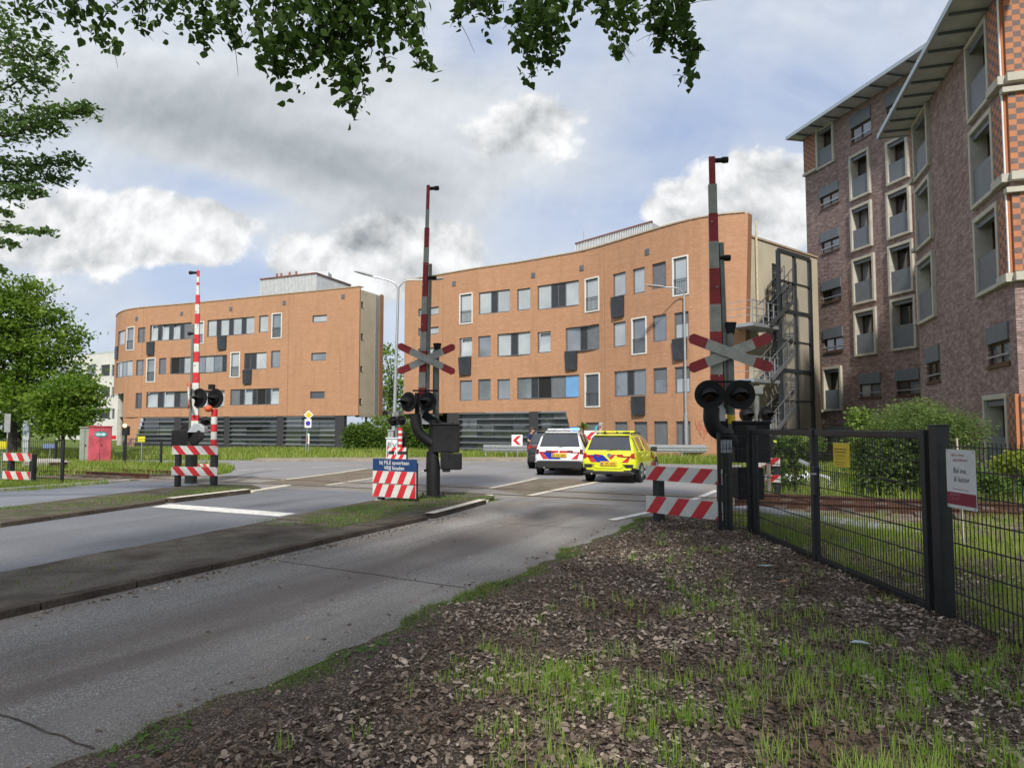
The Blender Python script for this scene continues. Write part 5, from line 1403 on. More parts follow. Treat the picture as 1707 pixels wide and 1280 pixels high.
    # mirrors, handles, rails
    for sx in (1, -1):
        m = MB(); m.box((sx*(w+.09), 2.45, bt+.06), (.20, .10, .15)); m.bar((sx*(w-.05), 2.5, bt), (sx*(w+.03), 2.47, bt+.04), .05); m.build('mirror', M_BLKPL, t, bevel=.02)
        m = MB()
        for y in (1.05, 1.95): m.box((sx*(w-.004), y, bt-.13), (.03, .16, .03))
        m.build('door_handle', colm, t)
        m = MB()
        for y in (.80, 1.60, 2.62):
            m.bar((sx*(w-.0035), y, .40), (sx*(w-.021), y, bt-.05), .012, .012)
        m.build('door_seam', M_BLKPL, t)
        m = MB(); m.tube([(sx*(w-.33), .75, H_-.02), (sx*(w-.33), .85, H_+.035), (sx*(w-.33), 2.05, H_+.03), (sx*(w-.33), 2.2, H_-.03)], .018, 8); m.build('roof_rail', M_BLKPL if style != 'white' else GALV, t)
    if style == 'white':
        m = MB(); m.box((0, 1.15, H_+.075), (1.22, .26, .075)); m.box((-.4, 1.15, H_+.02), (.06, .1, .06)); m.box((.4, 1.15, H_+.02), (.06, .1, .06)); lb = m.build('light_bar', simple('pale_light_bar', (.5, .52, .55), .2), t, bevel=.02)
        em, et, eb = base_mat('lit_blue_beacon'); eb.inputs['Base Color'].default_value = (.02, .12, .8, 1); eb.inputs['Emission Color'].default_value = (.10, .38, 1, 1); eb.inputs['Emission Strength'].default_value = 3.5
        m = MB(); m.box((.44, 1.01, H_+.085), (.32, .06, .085)); m.build('lit_beacon', em, lb, bevel=.01)
        m = MB(); m.box((.42, 1.2, H_+.13), (.30, .2, .09)); m.build('beacon_dome', simple('dark_blue_dome', (.01, .03, .25), .1, coat=1), lb, bevel=.02)
        strip2 = MB()
    if style == 'yellow':
        m = MB(); m.box((-.3, .75, H_+.05), (.06, .06, .08)); m.box((.1, .8, H_+.05), (.05, .05, .07)); m.box((.42, .75, H_+.045), (.2, .16, .06)); m.build('roof_unit', M_BLKPL, t, bevel=.01)
        m = MB(); m.box((0, 1.35, H_+.075), (1.15, .22, .06)); m.build('light_bar', simple('yellow_bar', (.62, .60, .03), .3), t, bevel=.02)
        for sx in (1, -1):
            m = MB()
            for k in range(3): m.add([(sx*(w+.002), 2.5+.22*k, .42), (sx*(w+.002), 2.64+.22*k, .42), (sx*(w-.012), 2.5+.22*k, .80), (sx*(w-.012), 2.36+.22*k, .80)], [(0, 1, 2, 3)])
            m.build('side_slash', M_REDST, t, fix=False)
    m = MB(); m.bar((-.1, .06, bt+.03), (.26, .1, bt+.10), .015); m.build('wiper', M_BLKPL, t)
    m = MB(); m.tube([(-.55, .05, .30), (-.55, -.05, .29)], .03, 8); m.build('exhaust', GREYM, t)
    return t
M_YELP = paint('fluorescent_yellow_paint', (.66, .70, .02)); M_WHP = paint('white_car_paint', (.74, .76, .78)); M_DKP = paint('dark_car_paint', (.02, .022, .026))
suv('parked_car', 'fluorescent yellow rapid response car with red and blue tailgate stripes', 'car', (2.84, 20.95), R(22), M_YELP, 'yellow', scale=.915)
suv('parked_car', 'white police car with lit blue roof light and red and blue slashes', 'car', (1.60, 24.1), R(13), M_WHP, 'white', W=1.86, H_=1.60, scale=.93)
suv('parked_car', 'dark car mostly hidden on the left of the white car', 'car', (1.46, 27.9), R(10), M_DKP, 'dark', W=1.80, H_=1.50)
# ================================================================== PEOPLE
M_SKIN = simple('skin', (.46, .26, .19), .55, var=.06, scale=20)
M_NAVY = simple('navy_cloth', (.020, .026, .075), .85, var=.15, scale=12)
M_BLACKC = simple('black_cloth', (.012, .013, .018), .9, var=.2, scale=12)
M_HIVIS = simple('hi_vis_yellow', (.62, .74, .02), .7, var=.05)
M_GREYH = simple('grey_hair', (.30, .28, .26), .8, var=.2, scale=60)
M_BRH = simple('brown_hair', (.07, .04, .025), .8, var=.2, scale=60)
M_CYAN = simple('turquoise_glove', (.02, .42, .50), .5)
M_JEANS = simple('dark_trousers', (.03, .035, .05), .9, var=.15, scale=12)
M_WHSH = simple('pale_yellow_shirt', (.60, .60, .35), .85, var=.06)
def person(label, loc, rz, J, mats, hairm, cls, hscale=1.0):
    """J: joint -> (x, y, z) with the figure looking along -Y; skin-modifier body, one continuous surface"""
    t = thing('person', label, 'person', loc, rz)
    import bmesh
    rad = {'pelvis': .145, 'waist': .13, 'chest': .155, 'neckb': .085, 'neck': .058, 'chin': .068, 'head': .088, 'crown': .062, 'nose': .028}
    V = []; E = []; Rr = []; idx = {}
    def add(n, p, r): idx[n] = len(V); V.append(Vector(p)); Rr.append(r); return idx[n]
    def lim(n, r):
        add(n, J[n], r)
    for n in ('pelvis', 'waist', 'chest', 'neckb', 'neck', 'chin', 'head', 'crown'): lim(n, rad[n])
    hd = Vector(J['head']); add('nose', hd+Vector(J.get('face', (0, -1, 0)))*.105+Vector((0, 0, -.02)), .022)
    for a, b in (('pelvis', 'waist'), ('waist', 'chest'), ('chest', 'neckb'), ('neckb', 'neck'), ('neck', 'chin'), ('chin', 'head'), ('head', 'crown'), ('head', 'nose')): E.append((idx[a], idx[b]))
    for s in 'lr':
        for n, r in (('sho', .072), ('elb', .046), ('wri', .031), ('han', .036), ('hip', .10), ('kne', .062), ('ank', .043), ('toe', .036)): lim(n+s, r)
        for a, b in (('neckb', 'sho'+s), ('sho'+s, 'elb'+s), ('elb'+s, 'wri'+s), ('wri'+s, 'han'+s), ('pelvis', 'hip'+s), ('hip'+s, 'kne'+s), ('kne'+s, 'ank'+s), ('ank'+s, 'toe'+s)): E.append((idx[a], idx[b]))
        w_, h_ = Vector(J['wri'+s]), Vector(J['han'+s]); d = (h_-w_).normalized()
        sidev = d.cross(Vector((0, 0, 1))); sidev = sidev.normalized() if sidev.length > .2 else Vector((0, 1, 0))
        for k in range(4):
            base = h_+sidev*(-.030+.020*k); L = (.062, .075, .072, .055)[k]
            add(f'f{s}{k}', base+d*.028, .0095); add(f'g{s}{k}', base+d*(.03+L*.6)+Vector((0, 0, -.006)), .0085); add(f'i{s}{k}', base+d*(.03+L)+Vector((0, 0, -.018)), .0075)
            E += [(idx['han'+s], idx[f'f{s}{k}']), (idx[f'f{s}{k}'], idx[f'g{s}{k}']), (idx[f'g{s}{k}'], idx[f'i{s}{k}'])]
        add('th'+s, w_+d*.05-sidev*.045, .011); E.append((idx['wri'+s], idx['th'+s]))
    me = bpy.data.meshes.new('person_body'); me.from_pydata(V, E, []); me.update()
    ob = bpy.data.objects.new('tmp_body', me); COL.objects.link(ob)
    md = ob.modifiers.new('s', 'SKIN'); md.use_smooth_shade = True; md.branch_smoothing = .3
    sv = me.skin_vertices[0].data
    for i, r in enumerate(Rr): sv[i].radius = (r, r); sv[i].use_root = (i == idx['pelvis'])
    for n, k in (('pelvis', (1.2, .9)), ('waist', (1.15, .85)), ('chest', (1.25, .85))):
        r = rad[n]; sv[idx[n]].radius = (r*k[0], r*k[1])
    ob.modifiers.new('d', 'SUBSURF').levels = 1
    dg = bpy.context.evaluated_depsgraph_get(); ev = ob.evaluated_get(dg); m2 = bpy.data.meshes.new_from_object(ev)
    bpy.data.objects.remove(ob)
    names = {'pelvis': 'leg', 'waist': 'top', 'chest': 'top', 'neckb': 'top', 'neck': 'skin', 'chin': 'skin', 'head': 'skin', 'crown': 'skin', 'nose': 'skin'}
    for n in idx:
        if n not in names: names[n] = {'sho': 'top', 'elb': 'arm', 'wri': 'hand', 'han': 'hand', 'hip': 'leg', 'kne': 'leg', 'ank': 'leg', 'toe': 'shoe'}.get(n[:3], 'hand')
    mats_l = list(mats.values()); mk = list(mats.keys()); m2.materials.clear()
    for m in mats_l: m2.materials.append(m)
    arr = np.array([list(v) for v in V]); keys = list(idx.keys())
    for p in m2.polygons:
        c = np.array(p.center); j = int(np.argmin(((arr-c)**2).sum(1))); nm = names[keys[j]]
        side = keys[j][3:4] if keys[j][:3] in ('sho', 'elb', 'wri', 'han') else keys[j][1:2]
        nm2 = cls(nm, side, p.center) if cls else nm
        p.material_index = mk.index(nm2); p.use_smooth = True
    o = bpy.data.objects.new('body', m2); COL.objects.link(o); o.parent = t
    # hair: a cap with its own edge
    mb = MB(); f = Vector(J.get('face', (0, -1, 0))).normalized(); q = f.to_track_quat('-Y', 'Z').to_matrix()
    vs = []; fs = []; n1, n2 = 14, 8
    for i in range(n2+1):
        th = i/n2*R(108)
        for k in range(n1):
            a = 2*PI*k/n1; fr = max(0, -math.sin(a)); thk = th*(1-.38*fr)
            vs.append(hd+q @ Vector((.098*math.sin(thk)*math.cos(a), .112*math.sin(thk)*math.sin(a)+.008, .035+.112*math.cos(thk)+random.uniform(-.003, .003))))
    for i in range(n2):
        for k in range(n1): a, b = i*n1+k, i*n1+(k+1) % n1; fs.append((a, b, b+n1, a+n1))
    mb.add(vs, fs); mb.build('hair', hairm, t, smooth=80)
    # eyes and mouth
    mb = MB()
    for sx in (-1, 1): mb.ball(hd+q @ Vector((sx*.034, -.084, .012)), (.012, .010, .009), 6)
    mb.ball(hd+q @ Vector((0, -.078, -.058)), (.024, .008, .006), 6); mb.build('face_features', simple('dark_features', (.06, .025, .02), .5), t)
    mb = MB()
    for sx in (-1, 1): mb.ball(hd+q @ Vector((sx*.090, .008, -.005)), (.013, .022, .034), 6)
    mb.build('ears', M_SKIN, t, smooth=80)
    return t
def joints(**kw):
    J = {'pelvis': (0, 0, .95), 'waist': (0, .01, 1.10), 'chest': (0, .01, 1.28), 'neckb': (0, .02, 1.43), 'neck': (0, .01, 1.49), 'chin': (0, -.02, 1.55), 'head': (0, -.01, 1.63), 'crown': (0, .0, 1.70),
         'shol': (-.19, .02, 1.40), 'shor': (.19, .02, 1.40), 'elbl': (-.25, .03, 1.12), 'elbr': (.25, .03, 1.12), 'wril': (-.26, -.06, .88), 'wrir': (.26, -.06, .88), 'hanl': (-.26, -.08, .80), 'hanr': (.26, -.08, .80),
         'hipl': (-.10, 0, .90), 'hipr': (.10, 0, .90), 'knel': (-.11, -.02, .50), 'kner': (.11, -.02, .50), 'ankl': (-.12, .02, .09), 'ankr': (.12, .02, .09), 'toel': (-.14, -.15, .04), 'toer': (.14, -.15, .04)}
    J.update(kw); return J
p = at(883.5, 735, 30.5)
person('person in a dark blue shirt standing by the dark car next to the chevron sign', (p.x, 30.5, .016), R(55),
       joints(chest=(0, -.05, 1.20), neckb=(0, -.08, 1.33), neck=(0, -.10, 1.38), chin=(0, -.14, 1.43), head=(0, -.13, 1.50), crown=(0, -.12, 1.57), waist=(0, 0, 1.06), shol=(-.19, -.05, 1.30), shor=(.19, -.05, 1.30),
              elbl=(-.25, -.08, 1.05), elbr=(.26, -.02, 1.04), wril=(-.18, -.28, 1.0), hanl=(-.14, -.35, 1.0)),
       {'top': M_NAVY, 'skin': M_SKIN, 'leg': M_JEANS, 'shoe': M_BLACKC}, M_BRH, lambda n, s, c: {'arm': 'top' if c[2] > 1.12 else 'skin', 'hand': 'skin'}.get(n, n))
p = at(1001, 735, 27.0)
person('grey haired person in pale shirt and turquoise glove behind the yellow car', (p.x, 27.0, .016), R(88),
       joints(elbr=(.34, .16, 1.48), shor=(.2, .02, 1.43), wrir=(.45, .12, 1.63), hanr=(.50, .10, 1.66), head=(0, -.03, 1.68), crown=(0, -.01, 1.75), chin=(0, -.05, 1.59), neck=(0, .0, 1.52)),
       {'top': M_WHSH, 'skin': M_SKIN, 'leg': M_JEANS, 'shoe': M_BLACKC, 'glove': M_CYAN}, M_GREYH, lambda n, s, c: {'arm': 'top' if c[2] > 1.2 and not c[0] > .28 else 'glove' if c[0] > .3 else 'skin', 'hand': 'glove' if c[0] > .3 else 'skin'}.get(n, n))
p = at(1284, 735, 18.6)
person('person in dark uniform with a fluorescent yellow band behind the striped board', (p.x, 18.6, .012), R(-70),
       joints(chest=(0, -.05, 1.24), neckb=(0, -.10, 1.38), neck=(0, -.13, 1.43), chin=(0, -.19, 1.46), head=(0, -.20, 1.54), crown=(0, -.20, 1.61), elbr=(.24, -.12, 1.10), wrir=(.20, -.36, 1.05), hanr=(.18, -.44, 1.04), elbl=(-.25, -.10, 1.10), wril=(-.18, -.34, 1.0), hanl=(-.15, -.42, 1.0)),
       {'top': M_BLACKC, 'skin': M_SKIN, 'leg': M_BLACKC, 'shoe': M_BLACKC, 'hivis': M_HIVIS}, M_BRH, lambda n, s, c: ('hivis' if n == 'top' and 1.16 < c[2] < 1.32 else {'arm': 'top' if c[2] > 1.14 else 'skin', 'hand': 'skin'}.get(n, n)))
# ================================================================== STREET FURNITURE
def lamp_post(label, px, pytop, D, arms, lean=0.0, r0=.10):
    b = at(px, 740, D); t = thing('street_lamp', label, 'street lamp', (b.x, D, 0), 0, 'street lamps')
    top = at(px+lean, pytop, D); mb = MB(); mid = Vector((b.x, D, 0)).lerp(top, .28)
    mb.tube([(b.x, D, -.1), mid, mid+Vector((0, 0, .02)), top], [r0, r0, r0*.72, r0*.5], 12); mb.build('pole', GALV, t, world=True, smooth=40)
    for (ex, ey, kx, ky) in arms:
        e = at(ex, ey, D); k = at(kx, ky, D)
        mb = MB(); mb.tube(spline([top+Vector((0, 0, -.3)), top, k, e], 6), .035, 8); a = mb.build('arm', GALV, t, world=True, smooth=40)
        d = (e-k).normalized(); sx = 1 if e.x > k.x else -1
        mb = MB(); n = 8; hv = []
        for i, (f, w, h) in enumerate(((0, .05, .05), (.1, .10, .08), (.5, .15, .09), (.8, .12, .06), (.95, .03, .02))):
            c = e+d*f*1.0
            for j in range(n): an = 2*PI*j/n; hv.append(c+Vector((0, w*math.cos(an), h*math.sin(an)*(1 if math.sin(an) > 0 else .5))))
        hf = [(i*n+j, i*n+(j+1) % n, (i+1)*n+(j+1) % n, (i+1)*n+j) for i in range(4) for j in range(n)]+[tuple(range(n)), tuple(range(5*n-1, 4*n-1, -1))]
        mb.add(hv, hf); mb.build('lamp_head', simple('lamp_head_grey', (.30, .31, .32), .45), t, world=True, smooth=50)
    return t
lamp_post('pale twin-armed street lamp between the two orange buildings', 655.5, 481, 33.0, ((622, 461, 652, 469), (708, 466.5, 678, 468)), 8.5, .115)
lamp_post('slender single-armed street lamp in front of the orange wall', 1144.5, 492, 35.5, ((1108, 479, 1130, 481),), -4, .10)
def sign_post(t, px, ytop, D, r=.03, mat=GALV, z0=0):
    b = at(px, 740, D); mb = MB(); mb.tube([(b.x, D, z0), (b.x, D, at(px, ytop, D).z)], r, 8); mb.build('post', mat, t, world=True, smooth=40); return b.x
D = 44.5; p = at(511.5, 750, D); t = thing('road_sign', 'yellow diamond sign above a white plate with blue disc on the far grass', 'road sign', (p.x, D, 0))
mb = MB(); mb.tube([(at(509.5, 750, D).x, D, 0), at(514, 690, D)], .035, 8); mb.build('post', GALV, t, world=True)
def disc(mb, c, r, n=24, mi=0, th=.008): mb.lathe([(.0005, -th), (r, -th), (r, 0)], c, 'Y', n, mi)
c = at(514.5, 691.5, D-.06); q = .30
for rr_, m_, nm in ((q, WHITE, 'diamond_border'), (q*.72, simple('priority_yellow', (.70, .48, .03), .4), 'diamond_face')):
    mb = MB(); mb.prism([c+Vector((0, -.01 if m_ is WHITE else -.016, -rr_)), c+Vector((rr_, -.01 if m_ is WHITE else -.016, 0)), c+Vector((0, -.01 if m_ is WHITE else -.016, rr_)), c+Vector((-rr_, -.01 if m_ is WHITE else -.016, 0))], (0, .01, 0)); mb.build(nm, m_, t, world=True)
c = at(513.5, 705.5, D-.06); mb = MB(); mb.box(tuple(c), (.42, .015, .54)); mb.build('plate', WHITE, t, world=True)
mb = MB(); disc(mb, c+Vector((0, -.008, 0)), .15); mb.build('blue_disc', simple('violet_blue_disc', (.05, .03, .38), .4), t, world=True)
D = 43.0; p = at(514.5, 750, D); t = thing('bollard_post', 'short white and red marker beside the diamond sign post', 'marker post', (p.x, D, 0)); mb = MB(); mb.tube([(p.x, D, 0), (p.x, D, 1.0)], .03, 8); mb.build('post', GALV, t, world=True)
mb = MB(); c = at(514.5, 731, D); mb.box(tuple(c), (.10, .08, .62)); mb.build('marker_body', WHITE, t, world=True); mb = MB(); mb.box((c.x-.045, c.y-.045, c.z-.02), (.05, .02, .4)); mb.build('marker_stripe', REDP, t, world=True)
def chevron(label, cx, cy, D, w, ybase):
    p = at(cx, ybase, D); t = thing('chevron_sign', label, 'road sign', (p.x, D, 0), 0, 'red chevron signs')
    c = at(cx, cy, D); mb = MB(); mb.box(tuple(c), (w, .02, w*1.03)); mb.build('plate', WHITE, t, world=True, bevel=.006)
    k = w*.40; P = lambda x, z: c+Vector((x*k, -.0135, z*k))
    mb = MB(); mb.prism([P(-1, 0), P(.1, -1.05), P(.95, -1.05), P(-.1, 0), P(.95, 1.05), P(.1, 1.05)], (0, .004, 0)); mb.build('red_chevron', REDP, t, world=True)
    mb = MB(); mb.tube([(c.x+.03, D+.03, 0), (c.x+.03, D+.03, c.z)], .03, 8); mb.build('post', GALV, t, world=True)
chevron('white sign with red chevron pointing left, beside the dark car', 862, 734, 36.5, .56, 766)
chevron('red chevron sign partly hidden between the white and yellow cars', 985, 729, 36.0, .66, 766)
def guardrail(label, pts, D):
    p = at(pts[0][0], 745, D); t = thing('guardrail', label, 'guardrail', (p.x, D, 0), 0, 'steel guardrails')
    mb = MB(); a, b = at(pts[0][0], pts[0][1], D), at(pts[1][0], pts[1][1], D+pts[2])
    zt = (a.z+b.z)/2; a.z = b.z = zt
    for dz, o in ((-.14, 0), (-.07, -.05), (0, 0), (.07, -.05), (.14, 0)): mb.bar(a+Vector((0, o, dz)), b+Vector((0, o, dz)), .03, .085)
    mb.build('rail', GALV, t, world=True)
    n = max(2, int((b-a).length/1.33))
    for i in range(n+1):
        q = a.lerp(b, (i+.1)/(n+.2)); mb = MB(); mb.box((q.x, q.y+.08, zt/2), (.08, .10, zt+.05)); mb.build('post', GALV, t, world=True)
guardrail('steel guardrail below the dark louvred base left of the cars', ((806, 746), (884, 748), -1.0), 39.0)
guardrail('steel guardrail along the foot of the orange wall right of the yellow car', ((1078, 748), (1196, 747), -.6), 35.5)
# ---- wire gate and fence on the right
M_FENCE = simple('anthracite_fence_coating', (.020, .022, .025), .42, .2, var=.2, scale=8)
XF = 3.62
def wire_panel(root, y0, y1, z0, z1, x=XF, spike=.03, pitch=.05, name='wire_mesh', hs=None):
    mb = MB(); n = int(round(abs(y1-y0)/pitch))
    for i in range(n+1):
        y = y0+(y1-y0)*i/n; mb.bar((x, y, z0), (x, y, z1+spike), .0055, .0055)
    for z in (hs or [z0+.02+(z1-z0-.04)*k/7 for k in range(8)]):
        for o in (-.008, .008): mb.bar((x+o, y0, z), (x+o, y1, z), .008, .008)
    return mb.build(name, M_FENCE, root)
def squarepost(root, x, y, w, h, name='post', wy=None):
    mb = MB(); mb.box((x, y, h/2-.05), (w, wy or w, h+.1)); mb.box((x, y, h+.006), (w+.01, (wy or w)+.01, .012)); return mb.build(name, M_FENCE, root, bevel=.006)
YF, YM, YN = 10.75, 8.52, 6.10
g = thing('wire_gate', 'dark double-leaf wire mesh gate between the barrier and the white sign', 'gate', (XF, YN, .04))
g.location = (0, 0, 0); ROOTM[g.name] = Matrix.Identity(4)
squarepost(g, XF, YF, .12, 1.66); squarepost(g, XF, YF-.16, .07, 1.60, 'leaf_stile'); squarepost(g, XF, YM, .08, 1.62, 'leaf_stile'); squarepost(g, XF, YN+.12, .07, 1.62, 'leaf_stile'); squarepost(g, XF+.02, YN-.05, .115, 1.66, 'post')
for y0, y1 in ((YF-.12, YM+.04), (YM-.04, YN+.10)):
    for z in (1.585, .10):
        mb = MB(); mb.bar((XF, y0, z), (XF, y1, z), .045, .06); mb.build('leaf_rail', M_FENCE, g, bevel=.004)
    wire_panel(g, y0-.03, y1+.03, .12, 1.57, XF, .06, .05)
mb = MB(); mb.box((XF-.03, YM-.10, 1.02), (.07, .08, .34)); lk = mb.build('lock_case', M_FENCE, g, bevel=.008)
mb = MB(); mb.bar((XF-.09, YM-.10, 1.10), (XF-.09, YM-.24, 1.11), .02); mb.bar((XF-.06, YM-.10, 1.10), (XF-.10, YM-.10, 1.10), .02); mb.build('handle', GALV, lk)
mb = MB(); mb.bar((XF-.05, YM+.03, 1.20), (XF-.05, YM+.30, 1.24), .03); mb.build('cable_tie', WHITE, lk)
f = thing('wire_fence', 'dark double-rod wire fence running out of the picture at right', 'fence', (0, 0, 0))
ROOTM[f.name] = Matrix.Identity(4)
wire_panel(f, YN-.2, 3.6, .06, 1.50, XF+.03, .03, .05, hs=[.10, .30, .50, .70, .90, 1.10, 1.30, 1.49]); squarepost(f, XF+.08, 3.6, .06, 1.56)
f = thing('wire_fence', 'short stub of wire fence between the barrier mast and the gate', 'fence', (0, 0, 0)); ROOTM[f.name] = Matrix.Identity(4)
f2 = MB()
A, B = Vector((XF-.02, YF+.02, 0)), Vector((XF-.42, YF+.25, 0))
for i in range(9):
    q = A.lerp(B, i/8); f2.bar((q.x, q.y, .1), (q.x, q.y, 1.55), .0065)
for k in range(8): z = .12+.2*k; f2.bar((A.x, A.y, z), (B.x, B.y, z), .010)
f2.build('wire_mesh', M_FENCE, f); squarepost(f, B.x, B.y, .05, 1.56)
# listening sign on the fence
def fence_plate(name, label, y0, y1, z0, z1, x, base):
    t = thing(name, label, 'sign', (x, (y0+y1)/2, z0)); w = y0-y1; h = z1-z0
    t.rotation_euler = (0, 0, R(-90)); ROOTM[t.name] = Matrix.Translation((x, (y0+y1)/2, z0)) @ Matrix.Rotation(R(-90), 4, 'Z')
    mb = MB(); mb.box((0, 0, h/2), (w, .006, h)); mb.build('plate', base, t, bevel=.002)
    return t, w, h
XS = XF+.012
yA = XS*F/(1577.5-853.5)*1.0; yB = XS*F/(1626-853.5)
z1_ = EYE-(749-712.2)/F*5.78*1.0; z0_ = EYE-(846-712.2)/F*5.78
t, w, h = fence_plate('helpline_sign', 'white and dark red sign with handwritten words hung on the fence', yA, yB, z0_, z1_, XF-.005, simple('off_white_sign_face', (.58, .59, .58), .5, var=.05, scale=9))
T = lambda x, z: Matrix.Translation((x, -.0045, z)) @ Matrix.Rotation(PI/2, 4, 'X')
mb = MB(); mb.box((0, -.004, h*.165), (w*.985, .003, h*.21)); mb.build('red_panel', simple('dark_red_panel', (.20, .012, .030), .5), t)
mb = MB(); mb.text('Bel me,', h*.135, T(-w*.02, h*.60), shear=.15, sx=.9); mb.text('ik luister', h*.135, T(.01, h*.455), shear=.15, sx=.9); mb.build('handwriting', simple('dark_ink', (.03, .035, .045), .6), t)
mb = MB(); mb.text('Lijkt je leven', h*.075, T(-w*.08, h*.885), sx=.95); mb.text('uitzichtloos?', h*.085, T(.0, h*.80), sx=.95); mb.build('red_lettering', simple('pinkish_red_ink', (.34, .06, .09), .6), t)
mb = MB(); mb.text('Deel je verhaal met mij', h*.045, T(-w*.02, h*.315), sx=.95); mb.build('small_lettering', simple('grey_ink', (.2, .18, .2), .6), t)
mb = MB()
TT = lambda x, z: Matrix.Translation((x, -.0062, z)) @ Matrix.Rotation(PI/2, 4, 'X')
mb.text('Bel 0800-0113', h*.05, TT(-w*.2, h*.215), sx=.9); mb.text('Chat 113.nl', h*.05, TT(-w*.2, h*.145), sx=.9); mb.build('pale_lettering', simple('pink_ink', (.5, .24, .27), .6), t)
mb = MB()
for sx in (-.44, .44):
    for zz in (.03, .97): mb.lathe([(.001, -.006), (.006, -.006), (.007, 0)], (w*sx, -.003, h*zz), 'Y', 8)
mb.build('screw', GALV, t)
p = gp(1607, 915); tag((lambda m: (m.bar((p.x, p.y, 0), (p.x+.02, p.y+.1, 1.5), .02), m.build('stake', simple('pale_stake', (.42, .38, .30), .8)))[1])(MB()), 'thin pale stake standing behind the wire fence under the white sign', 'stake')
yA, yB = XF*F/(1388.5-853.5), XF*F/(1415.5-853.5); Dm = (yA+yB)/2
t, w, h = fence_plate('warning_sign', 'yellow printed warning sheet fixed to the wire gate', yA, yB, EYE-(778-712.2)/F*Dm, EYE-(738-712.2)/F*Dm, XF-.01, simple('yellow_sheet', (.62, .47, .02), .5, var=.06, scale=9))
mb = MB()
for k, (z, l) in enumerate(((.74, .78), (.62, .74), (.50, .6), (.43, .66), (.33, .5), (.2, .62), (.1, .5))): mb.box((-w*.04+(l-.78)*w*.3, -.004, h*z), (w*l, .002, h*(.05 if k < 2 else .025)))
mb.build('printed_lines', simple('dark_yellow_print', (.20, .13, .01), .6), t)
# ---- fence and cabinets on the left beyond the track
fl = thing('wire_fence', 'low dark wire fence with slim posts beyond the left track', 'fence', (0, 0, 0), 0); ROOTM[fl.name] = Matrix.Identity(4)
fp = [gp(-60, 806), gp(103, 805), gp(206, 777), gp(268, 778)]
for x, yb, yt in ((103, 806, 733), (92, 775, 735), (206, 776, 735), (268, 777, 736)):
    b = gp(x, yb); mb = MB(); mb.tube([(b.x, b.y, 0), (b.x, b.y, at(x, yt, b.y).z)], .05, 8); mb.build('post', M_FENCE, fl)
def wiremesh(a, b, ha, hb, px):
    m = MB(); n = int((b-a).length/px)
    for i in range(n+1):
        q = a.lerp(b, i/n); h_ = ha+(hb-ha)*i/n; m.bar((q.x, q.y, .05), (q.x, q.y, h_), .008)
    for k in range(6): m.bar(a+Vector((0, 0, ha*(.1+.17*k))), b+Vector((0, 0, hb*(.1+.17*k))), .012)
    m.build('wire_mesh', M_FENCE, fl)
wiremesh(gp(-40, 800), gp(103, 805), 1.35, 1.25, .075)
q = gp(206, 777)
wiremesh(q, gp(268, 778), 1.2, 1.2, .09)
t, w, h = cabinet('relay_cabinet', 'tall pink red cabinet with two pale eyes painted on its door', 141, 177, 711.5, 781, 31.3, .7, simple('weathered_pink_paint', (.50, .075, .105), .6, var=.25, scale=2.5, dirt=((.28, .05, .06), .5)), R(29), lid=True)
mb = MB()
for sx in (-1, 1): mb.lathe([(.0005, -.012), (.085, -.012), (.09, 0)], (sx*.095+.02, -.362, h*.80), 'Y', 16, 0, Matrix.Diagonal((1.15, 1, .75)))
mb.build('painted_eye', simple('pale_cyan_paint', (.42, .60, .62), .6), t)
mb = MB(); mb.lathe([(.0005, -.006), (.25, -.006), (.26, 0)], (.02, -.356, h*.805), 'Y', 20, 0, Matrix.Diagonal((1, 1, .52))); mb.build('painted_lid', simple('teal_paint', (.05, .20, .22), .6), t)
mb = MB(); mb.box((0, 0, .0), (1.0, .8, .08)); mb.build('plinth', CONC, t)
cabinet('relay_cabinet', 'tall grey green cabinet left of the pink one', 127, 144, 713, 784, 31.6, .5, simple('grey_green_paint', (.27, .32, .27), .6, var=.1, dirt=((.18, .2, .16), .4)), R(29), lid=True)
def plate_sign(name, label, px, py, w, h, D, base, cat='sign', ytop=None, pm=GALV, grp=None, r=.025):
    c = at(px, py, D); t = thing(name, label, cat, (c.x, D, 0), 0, grp); mb = MB(); mb.box(tuple(c), (w, .03, h)); mb.build('plate', base, t, world=True, bevel=.006)
    mb = MB(); mb.tube([(c.x, D+.03, 0), (c.x, D+.03, c.z+h*.4)], r, 8); mb.build('post', pm, t, world=True); return t
YS = simple('yellow_sign_plate', (.68, .60, .03), .5, var=.06)
plate_sign('warning_sign', 'small yellow sign on a post in the far grass left of the far barrier', 236, 732, .32, .24, 31, YS)
plate_sign('warning_sign', 'yellow sign on the fence at the left picture edge', 3, 742, .30, .24, 22.5, YS)
plate_sign('road_sign', 'pale back of a tall narrow sign at the far left under the tree', 12.5, 705, .26, .78, 30, GREYM)
plate_sign('street_name_sign', 'long pale blue sign beyond the fence under the big tree', 83, 743.5, .62, .18, 31.5, simple('pale_blue_sign', (.16, .22, .42), .5))
t = plate_sign('direction_sign', 'red sign over a white plate right of the pink cabinet', 184, 729, .52, .18, 33, REDP); mb = MB(); mb.box(tuple(at(181, 744, 33)), (.26, .03, .72)); mb.build('white_plate', WHITE, t, world=True)
t = plate_sign('information_column', 'white and blue information column in the shade under the tree', 43, 715, .30, .5, 36, simple('pale_blue_white', (.45, .52, .62), .5)); mb = MB(); c = at(43, 728, 36); mb.box((c.x, 36.05, 1.0), (.32, .12, 2.0)); mb.build('column_body', simple('grey_white_column', (.42, .46, .46), .5), t, world=True)
